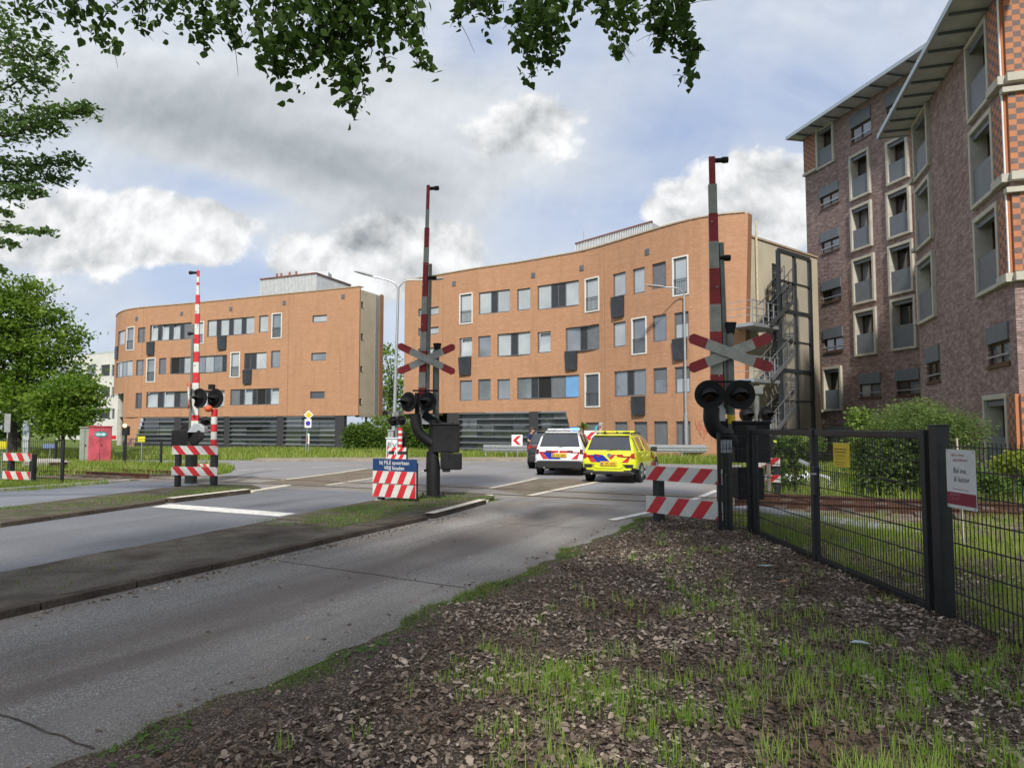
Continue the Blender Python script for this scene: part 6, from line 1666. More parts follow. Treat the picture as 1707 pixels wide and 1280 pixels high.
p = gp(76, 783); t = thing('concrete_block', 'pale low concrete block lying by the track behind the fence', 'concrete block', (p.x, p.y, 0)); mb = MB(); mb.prism([(-.75, -.3, 0), (.75, -.3, 0), (.75, -.3, .30), (.35, -.3, .42), (-.55, -.3, .42), (-.75, -.3, .26)], (0, .6, 0)); mb.build('block_body', CONC, t, bevel=.03); mb = MB(); mb.box((.1, -.302, .06), (.5, .01, .1)); mb.build('drain_slot', BLACKM, t)
p = gp(97, 786); t = thing('track_box', 'small rust brown box beside the track behind the left fence post', 'track box', (p.x, p.y, 0)); mb = MB(); mb.box((0, 0, .16), (.45, .35, .32)); mb.build('box_body', M_RUST, t, bevel=.02); mb = MB(); mb.box((0, 0, .33), (.5, .4, .03)); mb.build('box_lid', M_RUST, t, bevel=.008)
p = gp(208, 776); t = thing('track_signal', 'short dark post with a warm lit lamp right of the pink cabinet', 'track signal', (p.x, p.y, 0)); mb = MB(); mb.tube([(p.x, p.y, 0), (p.x, p.y, 1.5)], .06, 8); mb.box((p.x, p.y, 1.5), (.24, .2, .4)); mb.build('post', BLACKM, t, world=True)
em, et, eb = base_mat('warm_lamp'); eb.inputs['Base Color'].default_value = (.8, .5, .2, 1); eb.inputs['Emission Color'].default_value = (1, .62, .28, 1); eb.inputs['Emission Strength'].default_value = 2.0
mb = MB(); mb.ball((p.x, p.y-.1, 1.72), .085, 8); mb.build('lit_lamp', em, t, world=True, smooth=60)
# ---- bicycle lying in the grass beyond the track
p = gp(1338, 812); bk = thing('bicycle', 'white bicycle lying on its side in the grass behind the wire gate', 'bicycle', (p.x, p.y, .05), R(-6))
Mb = Matrix.Rotation(R(-68), 4, 'X')
def tor(c, r, rr_, n=28):
    m = MB(); m.M = Mb; pts = [Vector(c)+Vector((r*math.cos(2*PI*k/n), 0, r*math.sin(2*PI*k/n))) for k in range(n+1)]; m.tube(pts, rr_, 6, caps=False); return m
WB = simple('white_bike_paint', (.74, .76, .76), .35, var=.04)
for cx_ in (-.53, .53):
    wh = tor((cx_, 0, .33), .33, .02).build('wheel', M_TYRE, bk)
    tor((cx_, 0, .33), .305, .012).build('rim', WB, wh)
    m = MB(); m.M = Mb
    for k in range(14): a = 2*PI*k/14; m.bar((cx_, 0, .33), (cx_+.3*math.cos(a), 0, .33+.3*math.sin(a)), .004)
    m.build('spokes', GALV, wh)
    m = MB(); m.M = Mb; m.tube([Vector((cx_+.36*math.cos(a), 0, .33+.36*math.sin(a))) for a in [R(20+10*k) for k in range(15)]], .028, 6); m.build('mudguard', WB, bk)
m = MB(); m.M = Mb
for a, b in (((-.53, 0, .33), (-.12, 0, .30)), ((-.12, 0, .30), (-.26, 0, .80)), ((-.12, 0, .30), (.36, 0, .72)), ((-.53, 0, .33), (-.24, 0, .72)), ((.36, 0, .72), (.33, 0, .88)), ((.36, 0, .72), (.53, 0, .33)), ((-.22, 0, .62), (.36, 0, .66))): m.tube([a, b], .024, 8)
m.build('frame', WB, bk, smooth=40)
m = MB(); m.M = Mb; m.tube([(.33, 0, .88), (.32, 0, 1.02)], .015, 8); m.tube(spline([(.22, -.30, 1.04), (.32, -.20, 1.06), (.34, 0, 1.03), (.32, .20, 1.06), (.22, .30, 1.04)], 4), .014, 8); m.build('handlebar', BLACKM, bk, smooth=40)
m = MB(); m.M = Mb; m.tube([(-.26, 0, .78), (-.29, 0, .93)], .014, 8); m.prism([(-.42, -.10, .93), (-.42, .10, .93), (-.16, .03, .94), (-.14, -.03, .94)], (0, 0, .05)); m.build('saddle', BLACKM, bk)
m = MB(); m.M = Mb; m.bar((-.75, 0, .72), (-.35, 0, .74), .14, .02, 0, (0, 1, 0)); m.tube([(-.53, 0, .33), (-.72, 0, .71)], .01, 6); m.build('luggage_rack', BLACKM, bk)
m = MB(); m.M = Mb; m.lathe([(.02, .03), (.09, .03), (.09, .036)], (-.12, 0, .30), 'Y', 16); m.bar((-.12, .05, .30), (-.05, .05, .16), .02); m.bar((-.12, -.05, .30), (-.19, -.05, .44), .02); m.box((-.04, .10, .155), (.1, .09, .025)); m.build('crank', BLACKM, bk)
# ================================================================== VEGETATION
def unit(n): v = RNG.normal(size=(n, 3)); return v/np.linalg.norm(v, axis=1, keepdims=True)
def leaves_mesh(name, C, size, mats, parent=None, kind=None, droop=.3, aspect=.6, heart=False, mi=None):
    """many separate leaves: C centres (N,3), size (N,)"""
    n = len(C); size = np.broadcast_to(size, (n,)).astype(float)
    ax = unit(n); ax[:, 2] = ax[:, 2]*.5-droop; ax /= np.linalg.norm(ax, axis=1, keepdims=True)
    nr = unit(n); nr[:, 2] += .5
    sd_ = np.cross(ax, nr); sd_ /= np.linalg.norm(sd_, axis=1, keepdims=True)+1e-9
    up = np.cross(sd_, ax)
    if heart: prof = [(-.5, 0, 0), (-.46, .26, .05), (-.16, .44, .10), (.18, .26, .06), (.52, 0, -.05), (.18, -.26, .06), (-.16, -.44, .10), (-.46, -.26, .05)]
    else: prof = [(-.5, 0, 0), (-.05, .5, .08), (.5, 0, -.04), (-.05, -.5, .08)]
    k = len(prof); V = np.zeros((n, k, 3))
    for j, (a, b, c) in enumerate(prof):
        V[:, j] = C+ax*(a*size)[:, None]+sd_*(b*size*(aspect if not heart else 1.0))[:, None]+up*(c*size)[:, None]
    idx = np.arange(n*k).reshape(n, k)
    if heart:
        Fs = np.concatenate([idx[:, [0, 1, 2, 3]], idx[:, [0, 3, 4, 5]], idx[:, [0, 5, 6, 7]]])
        m = None if mi is None else np.concatenate([mi]*3)
    else:
        Fs = idx; m = mi
    return np_mesh(name, V.reshape(-1, 3), Fs, mats, parent, m, kind)
def in_blobs(blobs, n, shell=.55, gaps=0.0, gs=1.2, seed=0):
    """points in a union of ellipsoids ((x,y,z),(rx,ry,rz)), thicker near the surface, grouped in twig-sized clumps"""
    w = np.array([b[1][0]*b[1][1]+b[1][0]*b[1][2]+b[1][1]*b[1][2] for b in blobs]); w /= w.sum()
    ch = RNG.choice(len(blobs), n, p=w)
    c = np.array([b[0] for b in blobs])[ch]; r = np.array([b[1] for b in blobs])[ch]
    u = unit(n); rad = (shell+(1-shell)*RNG.random(n)**.6)
    P = c+u*r*rad[:, None]
    return P
def clumped(blobs, nclump, per, spread, shell=.45, flat=.55):
    base = in_blobs(blobs, nclump, shell)
    P = np.repeat(base, per, axis=0); d = RNG.normal(size=P.shape)*spread; d[:, 2] *= flat
    return P+d
def limb(mb, pts, r0, r1, n=7):
    m = len(pts); mb.tube(pts, [r0+(r1-r0)*i/(m-1) for i in range(m)], n)
def tree(name, label, cat, base, blobs, trunk_r, htrunk, lm, bark, ncl, per, spread, lsize, group=None, aspect=.6, flat=.55, shell=.45, limbs=9, lean=(0, 0)):
    t = thing(name, label, cat, base, 0, group)
    o = Vector(base); seed = random.Random(hash(label) % 1000)
    mb = MB(); topz = max(b[0][2] for b in blobs)
    cx, cy = np.mean([b[0][0] for b in blobs]), np.mean([b[0][1] for b in blobs])
    pts = [Vector((base[0], base[1], base[2]-.1)), Vector((base[0]+lean[0]*.3, base[1]+lean[1]*.3, base[2]+htrunk*.6)), Vector((base[0]+lean[0], base[1]+lean[1], base[2]+htrunk)), Vector(((base[0]+cx)/2, (base[1]+cy)/2, (htrunk+topz)/2)), Vector((cx, cy, topz))]
    limb(mb, spline(pts, 4), trunk_r, trunk_r*.15, 9)
    fork = pts[2]
    for i in range(limbs):
        b = blobs[i % len(blobs)]; e = Vector(b[0])+Vector((seed.uniform(-.7, .7)*b[1][0], seed.uniform(-.7, .7)*b[1][1], seed.uniform(-.2, .6)*b[1][2]))
        s_ = fork.lerp(pts[3], seed.random()*.8); m_ = s_.lerp(e, .5)+Vector((0, 0, .12*(e-s_).length))
        limb(mb, spline([s_, m_, e], 4), trunk_r*.34, .012, 6)
    mb.build('trunk', bark, t, world=True, smooth=60)
    P = clumped(blobs, ncl, per, spread, shell, flat)
    P = P[P[:, 2] > base[2]+.1]
    sz = lsize*(.6+.8*RNG.random(len(P)))
    Mi = np.array(rootm(t).inverted()); P = P+Mi[:3, 3]
    leaves_mesh('crown', P, sz, lm, t, aspect=aspect)
    return t
BARK = simple('grey_brown_bark', (.075, .062, .05), .9, var=.3, scale=8, bump=.6)
BARKD = simple('dark_bark', (.035, .029, .024), .9, var=.3, scale=8, bump=.6)
L_MAPLE = leaf_mat('leaves_mid_green', (.065, .125, .015), (.125, .215, .026), (.19, .28, .042), .45)
L_LIGHT = leaf_mat('leaves_fresh_green', (.10, .18, .03), (.17, .26, .045), (.22, .30, .08), .4)
L_PALE = leaf_mat('leaves_pale_willowy', (.13, .19, .055), (.22, .28, .10), (.10, .15, .05), .4)
L_DARK = leaf_mat('leaves_ivy_dark', (.018, .035, .008), (.05, .085, .016), (.09, .14, .03), .2)
L_HEDGE = leaf_mat('leaves_hedge', (.04, .085, .012), (.085, .15, .025), (.13, .20, .04), .3)
L_YEL = leaf_mat('leaves_yellow_green', (.22, .27, .03), (.32, .34, .04), (.15, .22, .03), .4)
L_OVER = leaf_mat('leaves_overhead', (.026, .050, .012), (.050, .092, .020), (.07, .125, .028), .42, .5)
L_SIDE = leaf_mat('leaves_side_tree', (.045, .085, .022), (.09, .15, .045), (.12, .19, .055), .45)
def pb(px, py, rx, ry, D, rd=None, dD=0.0):
    c = at(px, py, D+dD); return ((c.x, c.y, c.z), (rx*D/F, rd if rd else rx*D/F*.9, ry*D/F))
D = 37
tree('broadleaf_tree', 'large round green tree left of the orange block and pale building', 'tree', (at(20, 740, D).x, D, 0),
     [pb(28, 490, 36, 30, D), pb(0, 520, 60, 40, D), pb(-40, 560, 90, 60, D), pb(60, 530, 42, 36, D), pb(85, 575, 48, 36, D), pb(105, 615, 44, 34, D), pb(20, 600, 70, 50, D), pb(-70, 640, 80, 60, D), pb(35, 665, 60, 36, D, None, -.8), pb(-30, 490, 40, 30, D), pb(132, 632, 20, 18, D), pb(92, 525, 22, 16, D), pb(118, 560, 20, 18, D), pb(60, 480, 22, 18, D)],
     .26, 2.6, L_MAPLE, BARKD, 1250, 20, .36, .20, limbs=14, flat=.38)
D = 34.5
tree('young_tree', 'small spreading green tree on a thin trunk left of the pink cabinet', 'tree', (at(104, 740, D).x, D, 0), [pb(118, 655, 40, 28, D), pb(150, 675, 22, 20, D), pb(95, 690, 34, 20, D), pb(125, 700, 34, 20, D), pb(100, 712, 26, 14, D), pb(140, 650, 20, 16, D), pb(80, 668, 26, 24, D)], .085, 1.5, L_MAPLE, BARKD, 430, 18, .30, .18, limbs=9, flat=.35)
D = 52
tree('dense_tree', 'dark tree mass behind the large round tree at far left', 'tree', (at(30, 700, D).x, D, 0), [pb(-20, 680, 70, 60, D), pb(50, 690, 50, 40, D), pb(110, 700, 40, 35, D), pb(-90, 650, 70, 80, D)], .3, 1.6, L_DARK, BARKD, 420, 14, .45, .34, limbs=6)
D = 68
tree('slender_tree', 'thin leafy tree seen in the gap between the two orange blocks', 'tree', (at(650, 700, D).x, D, 0), [pb(640, 600, 22, 28, D), pb(655, 640, 30, 35, D), pb(635, 670, 26, 30, D), pb(670, 660, 26, 40, D), pb(650, 700, 40, 20, D), pb(735, 692, 18, 12, D), pb(640, 585, 10, 14, D)], .22, 3, L_LIGHT, BARK, 230, 11, .5, .34, limbs=10)
D = 47.5
def hedge(label, px0, px1, ytop, D, depth, m, n, ls=.13, name='hedge', cat='hedge', group=None, bump_=.12):
    a, b = at(px0, 740, D), at(px1, 740, D); zt = at((px0+px1)/2, ytop, D).z
    t = thing(name, label, cat, ((a.x+b.x)/2, D+depth/2, 0), 0, group); mb = MB()
    for i in range(max(2, int((b.x-a.x)/.9))): x = a.x+(b.x-a.x)*(i+.5)/max(2, int((b.x-a.x)/.9)); limb(mb, [Vector((x, D+depth/2, 0)), Vector((x+.1, D+depth/2, zt*.5)), Vector((x, D+depth/2, zt*.85))], .04, .01, 5)
    mb.build('stems', BARK, t, world=True)
    P = np.stack([a.x+(b.x-a.x)*RNG.random(n), D+depth*RNG.random(n)**1.5, zt*RNG.random(n)**.8], 1)
    top = zt*(1+bump_*np.sin(P[:, 0]*2.3)+bump_*.6*np.sin(P[:, 0]*5.7+1)); P[:, 2] = P[:, 2]*top/zt
    P += RNG.normal(size=P.shape)*.09; P[:, 2] = np.abs(P[:, 2]); P -= np.array([(a.x+b.x)/2, D+depth/2, 0])
    leaves_mesh('foliage', P, ls*(.6+.8*RNG.random(n)), m, t); return t
hedge('bushy green hedge right of the dark louvred corner of the left block', 571, 640, 711, 47.5, 2.0, L_HEDGE, 5200, .17)
hedge('bushy green hedge right of the twin lamp post, behind the barrier', 668, 748, 713, 48.5, 1.6, L_HEDGE, 4200, .17)
tree('young_tree', 'fresh green young tree top showing above the hedge by the lamp post', 'tree', (at(650, 740, 50).x, 50, 0), [pb(640, 702, 20, 10, 50), pb(670, 704, 22, 12, 50), pb(690, 712, 14, 10, 50)], .07, 1.6, L_LIGHT, BARK, 120, 12, .2, .16, limbs=6)
D = 38
tree('tall_weed', 'narrow leafy plant standing between the white car and the orange wall', 'plant', (at(975, 740, D).x, D, 0), [pb(975, 722, 7, 16, D), pb(973, 738, 9, 14, D), pb(972, 708, 4, 8, D)], .03, .8, L_HEDGE, BARK, 60, 10, .10, .12, limbs=5)
# shrubs beyond the gate
D = 19.5
tree('shrub', 'large pale green feathery shrub behind the wire gate by the dark brick wall', 'shrub', (at(1525, 800, D).x, D, 0), [pb(1520, 700, 60, 32, D), pb(1500, 725, 50, 30, D), pb(1565, 715, 45, 30, D), pb(1540, 690, 35, 20, D), pb(1610, 715, 40, 26, D), pb(1585, 740, 50, 30, D), pb(1470, 720, 26, 24, D)], .07, .8, L_PALE, BARK, 900, 17, .13, .085, aspect=.35, limbs=16, flat=.8)
D = 17.6
tree('ivy_bush', 'dense dark ivy covered bush behind the middle of the wire gate', 'shrub', (at(1505, 835, D).x, D, 0), [pb(1500, 770, 50, 40, D), pb(1475, 800, 42, 40, D), pb(1528, 790, 32, 48, D), pb(1500, 825, 56, 22, D), pb(1535, 750, 28, 22, D), pb(1450, 832, 26, 13, D)], .06, .5, L_DARK, BARKD, 700, 17, .11, .085, aspect=.85, limbs=12)
D = 20.5
tree('leafy_shrub', 'bright yellow green shrub left of the pale feathery one', 'shrub', (at(1435, 810, D).x, D, 0), [pb(1434, 702, 15, 18, D), pb(1443, 738, 22, 28, D), pb(1434, 765, 16, 22, D), pb(1427, 690, 8, 11, D)], .04, .5, L_LIGHT, BARK, 150, 13, .12, .12, limbs=8)
D = 18.4
for i, (px, lab) in enumerate(((1302, 'left of two leafy ivy clad posts behind the wire gate'), (1326, 'right of two leafy ivy clad posts behind the wire gate'))):
    tree('ivy_post', lab, 'ivy post', (at(px, 815, D).x, D, 0), [pb(px, 745, 12, 16, D), pb(px, 770, 8, 20, D), pb(px, 795, 8, 22, D), pb(px+10, 740, 16, 7, D)], .05, 1.2, L_DARK if i else L_HEDGE, BARK, 90, 12, .07, .075, 'ivy clad posts', aspect=.85, limbs=4)
tree('garden_shrub', 'fresh green low shrub spreading behind the ivy clad posts', 'shrub', (at(1330, 790, 22).x, 22, 0), [pb(1318, 737, 34, 9, 22), pb(1352, 741, 26, 10, 22), pb(1300, 748, 18, 10, 22)], .03, .8, L_LIGHT, BARK, 170, 13, .11, .09, limbs=8)
tree('garden_shrub', 'yellow leaved low shrub behind the fence at right picture edge', 'shrub', (at(1690, 800, 14.5).x, 14.5, 0), [pb(1685, 775, 26, 16, 14.5), pb(1705, 765, 20, 18, 14.5)], .02, .4, L_YEL, BARK, 150, 13, .08, .07, limbs=6)
tree('garden_shrub', 'mid green bushy growth behind the white sign', 'shrub', (at(1640, 820, 16).x, 16, 0), [pb(1640, 800, 20, 20, 16), pb(1612, 790, 16, 28, 16), pb(1672, 815, 26, 14, 16), pb(1715, 800, 20, 26, 16)], .03, .3, L_HEDGE, BARK, 230, 14, .10, .08, limbs=10)
# ---- tree whose branches hang into the picture from above, standing behind the camera
ov = thing('overhanging_tree', 'dark leaved tree overhead, its branches hanging into the top of the picture', 'tree', (3.2, -3.4, 0))
mb = MB(); limb(mb, spline([(3.2, -3.4, -.1), (3.15, -3.35, 2.5), (3.3, -3.0, 5.5), (3.0, -1.5, 9), (2.6, .5, 12)], 5), .32, .08, 12)
for e in ((-4, 3, 9.5), (4.4, 4, 11.5), (0, 6.2, 9.2), (3, 6.5, 9.0), (-1.5, 6.8, 8.6), (-4.6, 5.8, 8.0), (2, 1, 13), (3, -7, 11), (-3, -4, 11), (-.8, 8, 13), (-5, -4, 11.5)):
    s_ = Vector((3.2, -2.8, random.uniform(5.5, 8))); e = Vector(e); limb(mb, spline([s_, s_.lerp(e, .5)+Vector((0, 0, 1.0)), e], 5), .10, .025, 7)
# drooping twigs, measured in the photo: (px, py, distance) from the bough down to the tip
HANG = [  # each: list of (px, py), D, width of leaf spread (px), leaves
    ([(250, -60), (180, 20), (160, 62), (205, 78)], 7.4, 18, 130), ([(250, -60), (232, 20), (230, 50)], 7.2, 13, 60), ([(120, -60), (70, 5), (40, 30)], 7.8, 26, 200), ([(150, -70), (130, 0), (105, 25)], 7.2, 24, 170),
    ([(330, -80), (320, -10), (300, 30)], 7.0, 32, 230), ([(360, -80), (370, 0), (388, 55), (390, 76)], 7.2, 15, 120), ([(340, -80), (338, 10), (340, 88)], 7.3, 13, 100), ([(250, -80), (260, -5), (250, 20)], 7.6, 34, 200), ([(380, -60), (385, 20), (350, 45)], 7.0, 20, 120),
    ([(470, -90), (462, 0), (452, 70), (463, 134)], 7.0, 26, 330), ([(500, -90), (500, 0), (490, 60), (470, 105)], 6.9, 34, 380), ([(540, -90), (535, 0), (530, 70), (545, 120)], 7.1, 34, 420), ([(580, -90), (575, 20), (572, 110), (588, 190)], 7.0, 21, 330), ([(600, -90), (600, 20), (596, 90), (610, 172)], 7.2, 19, 240), ([(560, -90), (560, 10), (550, 60)], 6.8, 36, 380), ([(440, -60), (432, 10), (428, 45)], 7.3, 14, 90), ([(620, -90), (620, 0), (610, 60)], 7.0, 28, 280),
    ([(640, -80), (650, 10), (680, 70), (722, 118)], 7.2, 14, 150), ([(660, -80), (670, 0), (690, 40)], 7.2, 20, 150), ([(640, -80), (640, 40), (640, 108)], 7.0, 18, 140), ([(690, -60), (696, 20), (700, 80)], 7.4, 12, 70),
    ([(760, -80), (762, 0), (764, 38)], 7.3, 14, 90), ([(810, -80), (815, 0), (820, 32)], 7.1, 20, 120), ([(780, -80), (790, -5), (790, 18)], 7.2, 26, 130),
    ([(900, -90), (900, 0), (880, 70), (886, 132)], 7.0, 22, 250), ([(930, -90), (928, 0), (930, 60), (908, 105)], 7.1, 20, 210), ([(900, -90), (900, 20), (905, 70)], 6.9, 32, 260), ([(870, -90), (868, 20), (866, 60)], 7.1, 16, 110), ([(965, -70), (962, 0), (958, 14)], 7.2, 14, 60),
    ([(1010, -90), (1010, 0), (1030, 60), (1034, 90)], 7.1, 15, 150), ([(1040, -90), (1045, 0), (1050, 50)], 7.0, 22, 190), ([(1010, -90), (1005, 10), (1008, 35)], 7.2, 13, 80),
    ([(1100, -90), (1095, 0), (1120, 60), (1150, 85), (1140, 140)], 7.0, 14, 210), ([(1130, -90), (1135, 0), (1145, 50), (1158, 95)], 7.2, 13, 150), ([(1080, -90), (1085, 0), (1095, 50), (1108, 78)], 7.1, 14, 130), ([(1110, -90), (1120, -5), (1125, 25)], 7.0, 20, 110),
]
LV = []; LS = []
twig = MB()
for pts, D, sp, n in HANG:
    D *= 1.02; n = int(n*.98); P3_ = [at(p[0], p[1], D+.12*math.sin(i*2.1+p[0])) for i, p in enumerate(pts)]
    start = P3_[0]+Vector((0, -.5, 1.2)); path = spline([start]+P3_, 6)
    limb(twig, path, .012, .003, 5)
    for k in range(7):
        a_ = path[random.randrange(4, len(path)-1)]; e_ = a_+Vector((random.gauss(0, .13), random.gauss(0, .2), random.gauss(-.05, .10))); limb(twig, [a_, a_.lerp(e_, .5)+Vector((0, 0, .02)), e_], .0045, .0018, 4)
    q = np.array([list(v) for v in path]); lo = 3
    i = RNG.integers(lo, len(q)-1, n); f = RNG.random(n)[:, None]
    c = q[i]*(1-f)+q[i+1]*f; wt_ = sp*D/F*(1.05-.45*(i/len(q)))[:, None]
    d = RNG.normal(size=(n, 3))*wt_*np.array([.74, 1.7, .68])
    LV.append(c+d); LS.append((.034+.066*RNG.random(n)**.8))
tw = twig
for v, f_, m_ in zip([tw.v], [tw.f], [tw.m]): pass
mb.v += [];
o_ = len(mb.v); mb.v += tw.v; mb.f += [tuple(a+o_ for a in f) for f in tw.f]; mb.m += tw.m
mb.build('trunk', BARKD, ov, world=True, smooth=60)
near = np.concatenate(LV); ns = np.concatenate(LS)*1.12
# unseen crown clumps above and behind the camera, placed to shade verge, lane, barriers
bl = [((2.8, -6, 11.3), (2.7, 4.6, 2.2)), ((3.2, 0, 11.5), (1.8, 2.8, 1.6)), ((3.2, 4.2, 11.8), (1.5, 3.0, 1.2)), ((-2.1, 7.4, 13.2), (1.5, 3.2, 1.4)), ((-2, -5, 11.2), (3, 4.5, 2)), ((-5, -4, 11.5), (2.5, 4, 2))]
far_ = clumped(bl, 600, 12, .32, .2, .6)
far_ = np.concatenate([far_, clumped(bl[1:4], 260, 12, .30, .1, .6)])  # extra leaves added to darken the near barriers
el = (far_[:, 2]-EYE)/np.maximum(far_[:, 1], .1)
keep = (far_[:, 1] < 1.0) | (el > .80)
far_ = far_[keep]; fs2 = .20+.16*RNG.random(len(far_))
allP = np.concatenate([near, far_])-np.array([3.2, -3.4, 0]); allS = np.concatenate([ns, fs2])
leaves_mesh('crown', allP, allS, L_OVER, ov, heart=True, droop=.55)
# ---- tree at the left edge, feathery sprays reaching in
ls = thing('side_tree', 'feathery leaved tree whose sprays reach in from the left edge', 'tree', (-14.5, 12.5, 0))
SPR = [([(-160, 40), (-20, 80), (60, 95), (92, 85)], 26, 340), ([(-160, 90), (-20, 150), (40, 130), (70, 128)], 24, 300), ([(-160, 150), (-10, 200), (80, 190), (158, 181)], 17, 420), ([(-160, 170), (-10, 225), (50, 215), (100, 205)], 20, 330), ([(-160, 230), (-10, 270), (70, 275), (132, 265)], 18, 400), ([(-160, 250), (-10, 300), (50, 300), (118, 296)], 16, 300), ([(-160, 270), (-10, 325), (30, 318), (70, 318)], 15, 200),
       ([(-160, 330), (-20, 372), (30, 385), (90, 386)], 10, 170), ([(-160, 350), (-20, 400), (12, 404), (26, 408)], 9, 70), ([(-160, 300), (-20, 352), (6, 350), (18, 360)], 9, 60), ([(-160, 20), (-30, 20), (10, 40), (25, 110)], 30, 300), ([(-160, 420), (-20, 440), (2, 448), (8, 455)], 7, 40)]
mb = MB(); limb(mb, spline([(-14.5, 12.5, -.1), (-14.4, 12.5, 4), (-14.2, 12.3, 8), (-14, 12.2, 12)], 4), .25, .05, 9)
LV = []
for pts, sp, n in SPR:
    D = 12.2+random.uniform(-.8, .8); P3_ = [at(p[0], p[1], D+.3*math.sin(i*1.7)) for i, p in enumerate(pts)]
    path = spline([Vector((-14.3, 12.4, P3_[0].z-1.0))]+P3_, 6); limb(mb, path, .05, .004, 5)
    q = np.array([list(v) for v in path]); i = RNG.integers(5, len(q)-1, n*2); f = RNG.random(n*2)[:, None]; c = q[i]*(1-f)+q[i+1]*f
    wt_ = sp*D/F*(1.15-.75*(i/len(q)))[:, None]
    LV.append(c+RNG.normal(size=c.shape)*wt_*np.array([.7, 1.6, .6]))
bl = [((-13.5, 12.5, 9.5), (2.2, 2.5, 3.0)), ((-14, 12.5, 6.0), (2.0, 2.2, 2.0))]
LV.append(clumped(bl, 160, 12, .25, .3))
P = np.concatenate(LV)
mb.build('trunk', BARKD, ls, world=True, smooth=60)
leaves_mesh('crown', P-np.array([-14.5, 12.5, 0]), .075+.07*RNG.random(len(P)), L_SIDE, ls, aspect=.5, droop=.1)
# ------------------------------------------------------------------ grass and litter
def blades(name, base, h, lean, wd, m):
    n = len(base); a = RNG.random(n)*2*PI; dx = np.stack([np.cos(a), np.sin(a), np.zeros(n)], 1); px_ = np.stack([-np.sin(a), np.cos(a), np.zeros(n)], 1)
    h = h[:, None]; l = (lean*(.3+RNG.random(n)))[:, None]*h; w = (np.broadcast_to(wd, (n,)))[:, None]
    z = np.array([0, 0, 1.0])
    V = np.stack([base-px_*w/2, base+px_*w/2, base+dx*l*.35+z*h*.6+px_*w*.38, base+dx*l*.35+z*h*.6-px_*w*.38, base+dx*l+z*h*.97+px_*w*.06, base+dx*l+z*h*.97-px_*w*.06], 1)
    idx = np.arange(n*6).reshape(n, 6); Fs = np.concatenate([idx[:, [0, 1, 2, 3]], idx[:, [3, 2, 4, 5]]])
    o = np_mesh(name, V.reshape(-1, 3), Fs, m, None, None, 'stuff'); return o
def vh(P):
    """ground height under plan points of the verge"""
    s_ = P[:, 0]*RP.x+P[:, 1]*RP.y; t_ = P[:, 0]*RD.x+P[:, 1]*RD.y
    return np.array([vheight(a, b) for a, b in zip(s_, t_)])
def st_np(s_, t_): return np.stack([s_*RP.x+t_*RD.x, s_*RP.y+t_*RD.y], 1)
def nz(P, f, seed):
    return (np.sin(P[:, 0]*f+seed)+np.sin(P[:, 1]*f*1.3+seed*2)+np.sin((P[:, 0]+P[:, 1])*f*.7+seed*3)+np.sin((P[:, 0]-P[:, 1]*1.7)*f*1.9+seed))/4
G_FG = leaf_mat('grass_young_blades', (.15, .29, .025), (.31, .48, .06), (.38, .50, .11), .45)
G_FAR = leaf_mat('grass_far_meadow', (.13, .215, .022), (.24, .325, .05), (.33, .36, .11), .4)
G_EDGE = leaf_mat('grass_road_edge', (.08, .16, .02), (.16, .25, .04), (.15, .18, .05), .35)
LIT = leaf_mat('dead_leaf_litter', (.060, .040, .029), (.62, .50, .40), (.12, .080, .058), .05, .75, 1.7)
# dead leaves
n = 230000
y = 1.6+(13.4-1.6)*RNG.random(n)**1.35; x = -3.2+(8.6)*RNG.random(n)
P = np.stack([x, y], 1); s_ = P[:, 0]*RP.x+P[:, 1]*RP.y; t_ = P[:, 0]*RD.x+P[:, 1]*RD.y
edge = s_-np.array([vstart(a) for a in t_])
bare = np.clip((edge-.16-.42*np.clip((6-t_)/5, 0, 1)-.22*nz(P, 2.0, 1))/.4, .06, 1)
beyond = np.where(x > XF+.1, .35, 1.0)
keep = (edge > .06) & (t_ < 13.2) & (RNG.random(n) < bare*beyond*(.85+.3*nz(P, 3.1, 4)))
P = P[keep]; n = len(P)
z = vh(P)
C = np.concatenate([P, (z+.006+.016*RNG.random(n))[:, None]], 1)
size = (.011+.046*RNG.random(n)**2.8)
def litter(C, size, m, name):
    n = len(C); a = RNG.random(n)*2*PI; tilt = RNG.normal(size=n)*.32; roll = RNG.normal(size=n)*.35
    ax = np.stack([np.cos(a)*np.cos(tilt), np.sin(a)*np.cos(tilt), np.sin(tilt)], 1)
    sd_ = np.stack([-np.sin(a)*np.cos(roll), np.cos(a)*np.cos(roll), np.sin(roll)], 1); up = np.cross(ax, sd_)
    curl = (.10+.35*RNG.random(n))*RNG.choice([1, 1, -1], n); wd = .55+.35*RNG.random(n)
    prof = [(-.5, 0, 0), (-.18, .48, 1), (.22, .36, .7), (.52, 0, .25), (.22, -.36, .7), (-.18, -.48, 1)]
    V = np.zeros((n, 6, 3))
    for j, (p, q, r_) in enumerate(prof):
        jit = 1+.8*(RNG.random(n)-.5)
        V[:, j] = C+ax*(p*size*jit)[:, None]+sd_*(q*size*wd*jit)[:, None]+up*(r_*curl*size*.5)[:, None]
    V[:, :, 2] = np.maximum(V[:, :, 2], (C[:, 2]-.012)[:, None])
    idx = np.arange(n*6).reshape(n, 6); Fs = np.concatenate([idx[:, [0, 1, 2, 3]], idx[:, [0, 3, 4, 5]]])
    return np_mesh(name, V.reshape(-1, 3), Fs, m, None, None, 'stuff')
litter(C, size, LIT, 'leaf_litter')
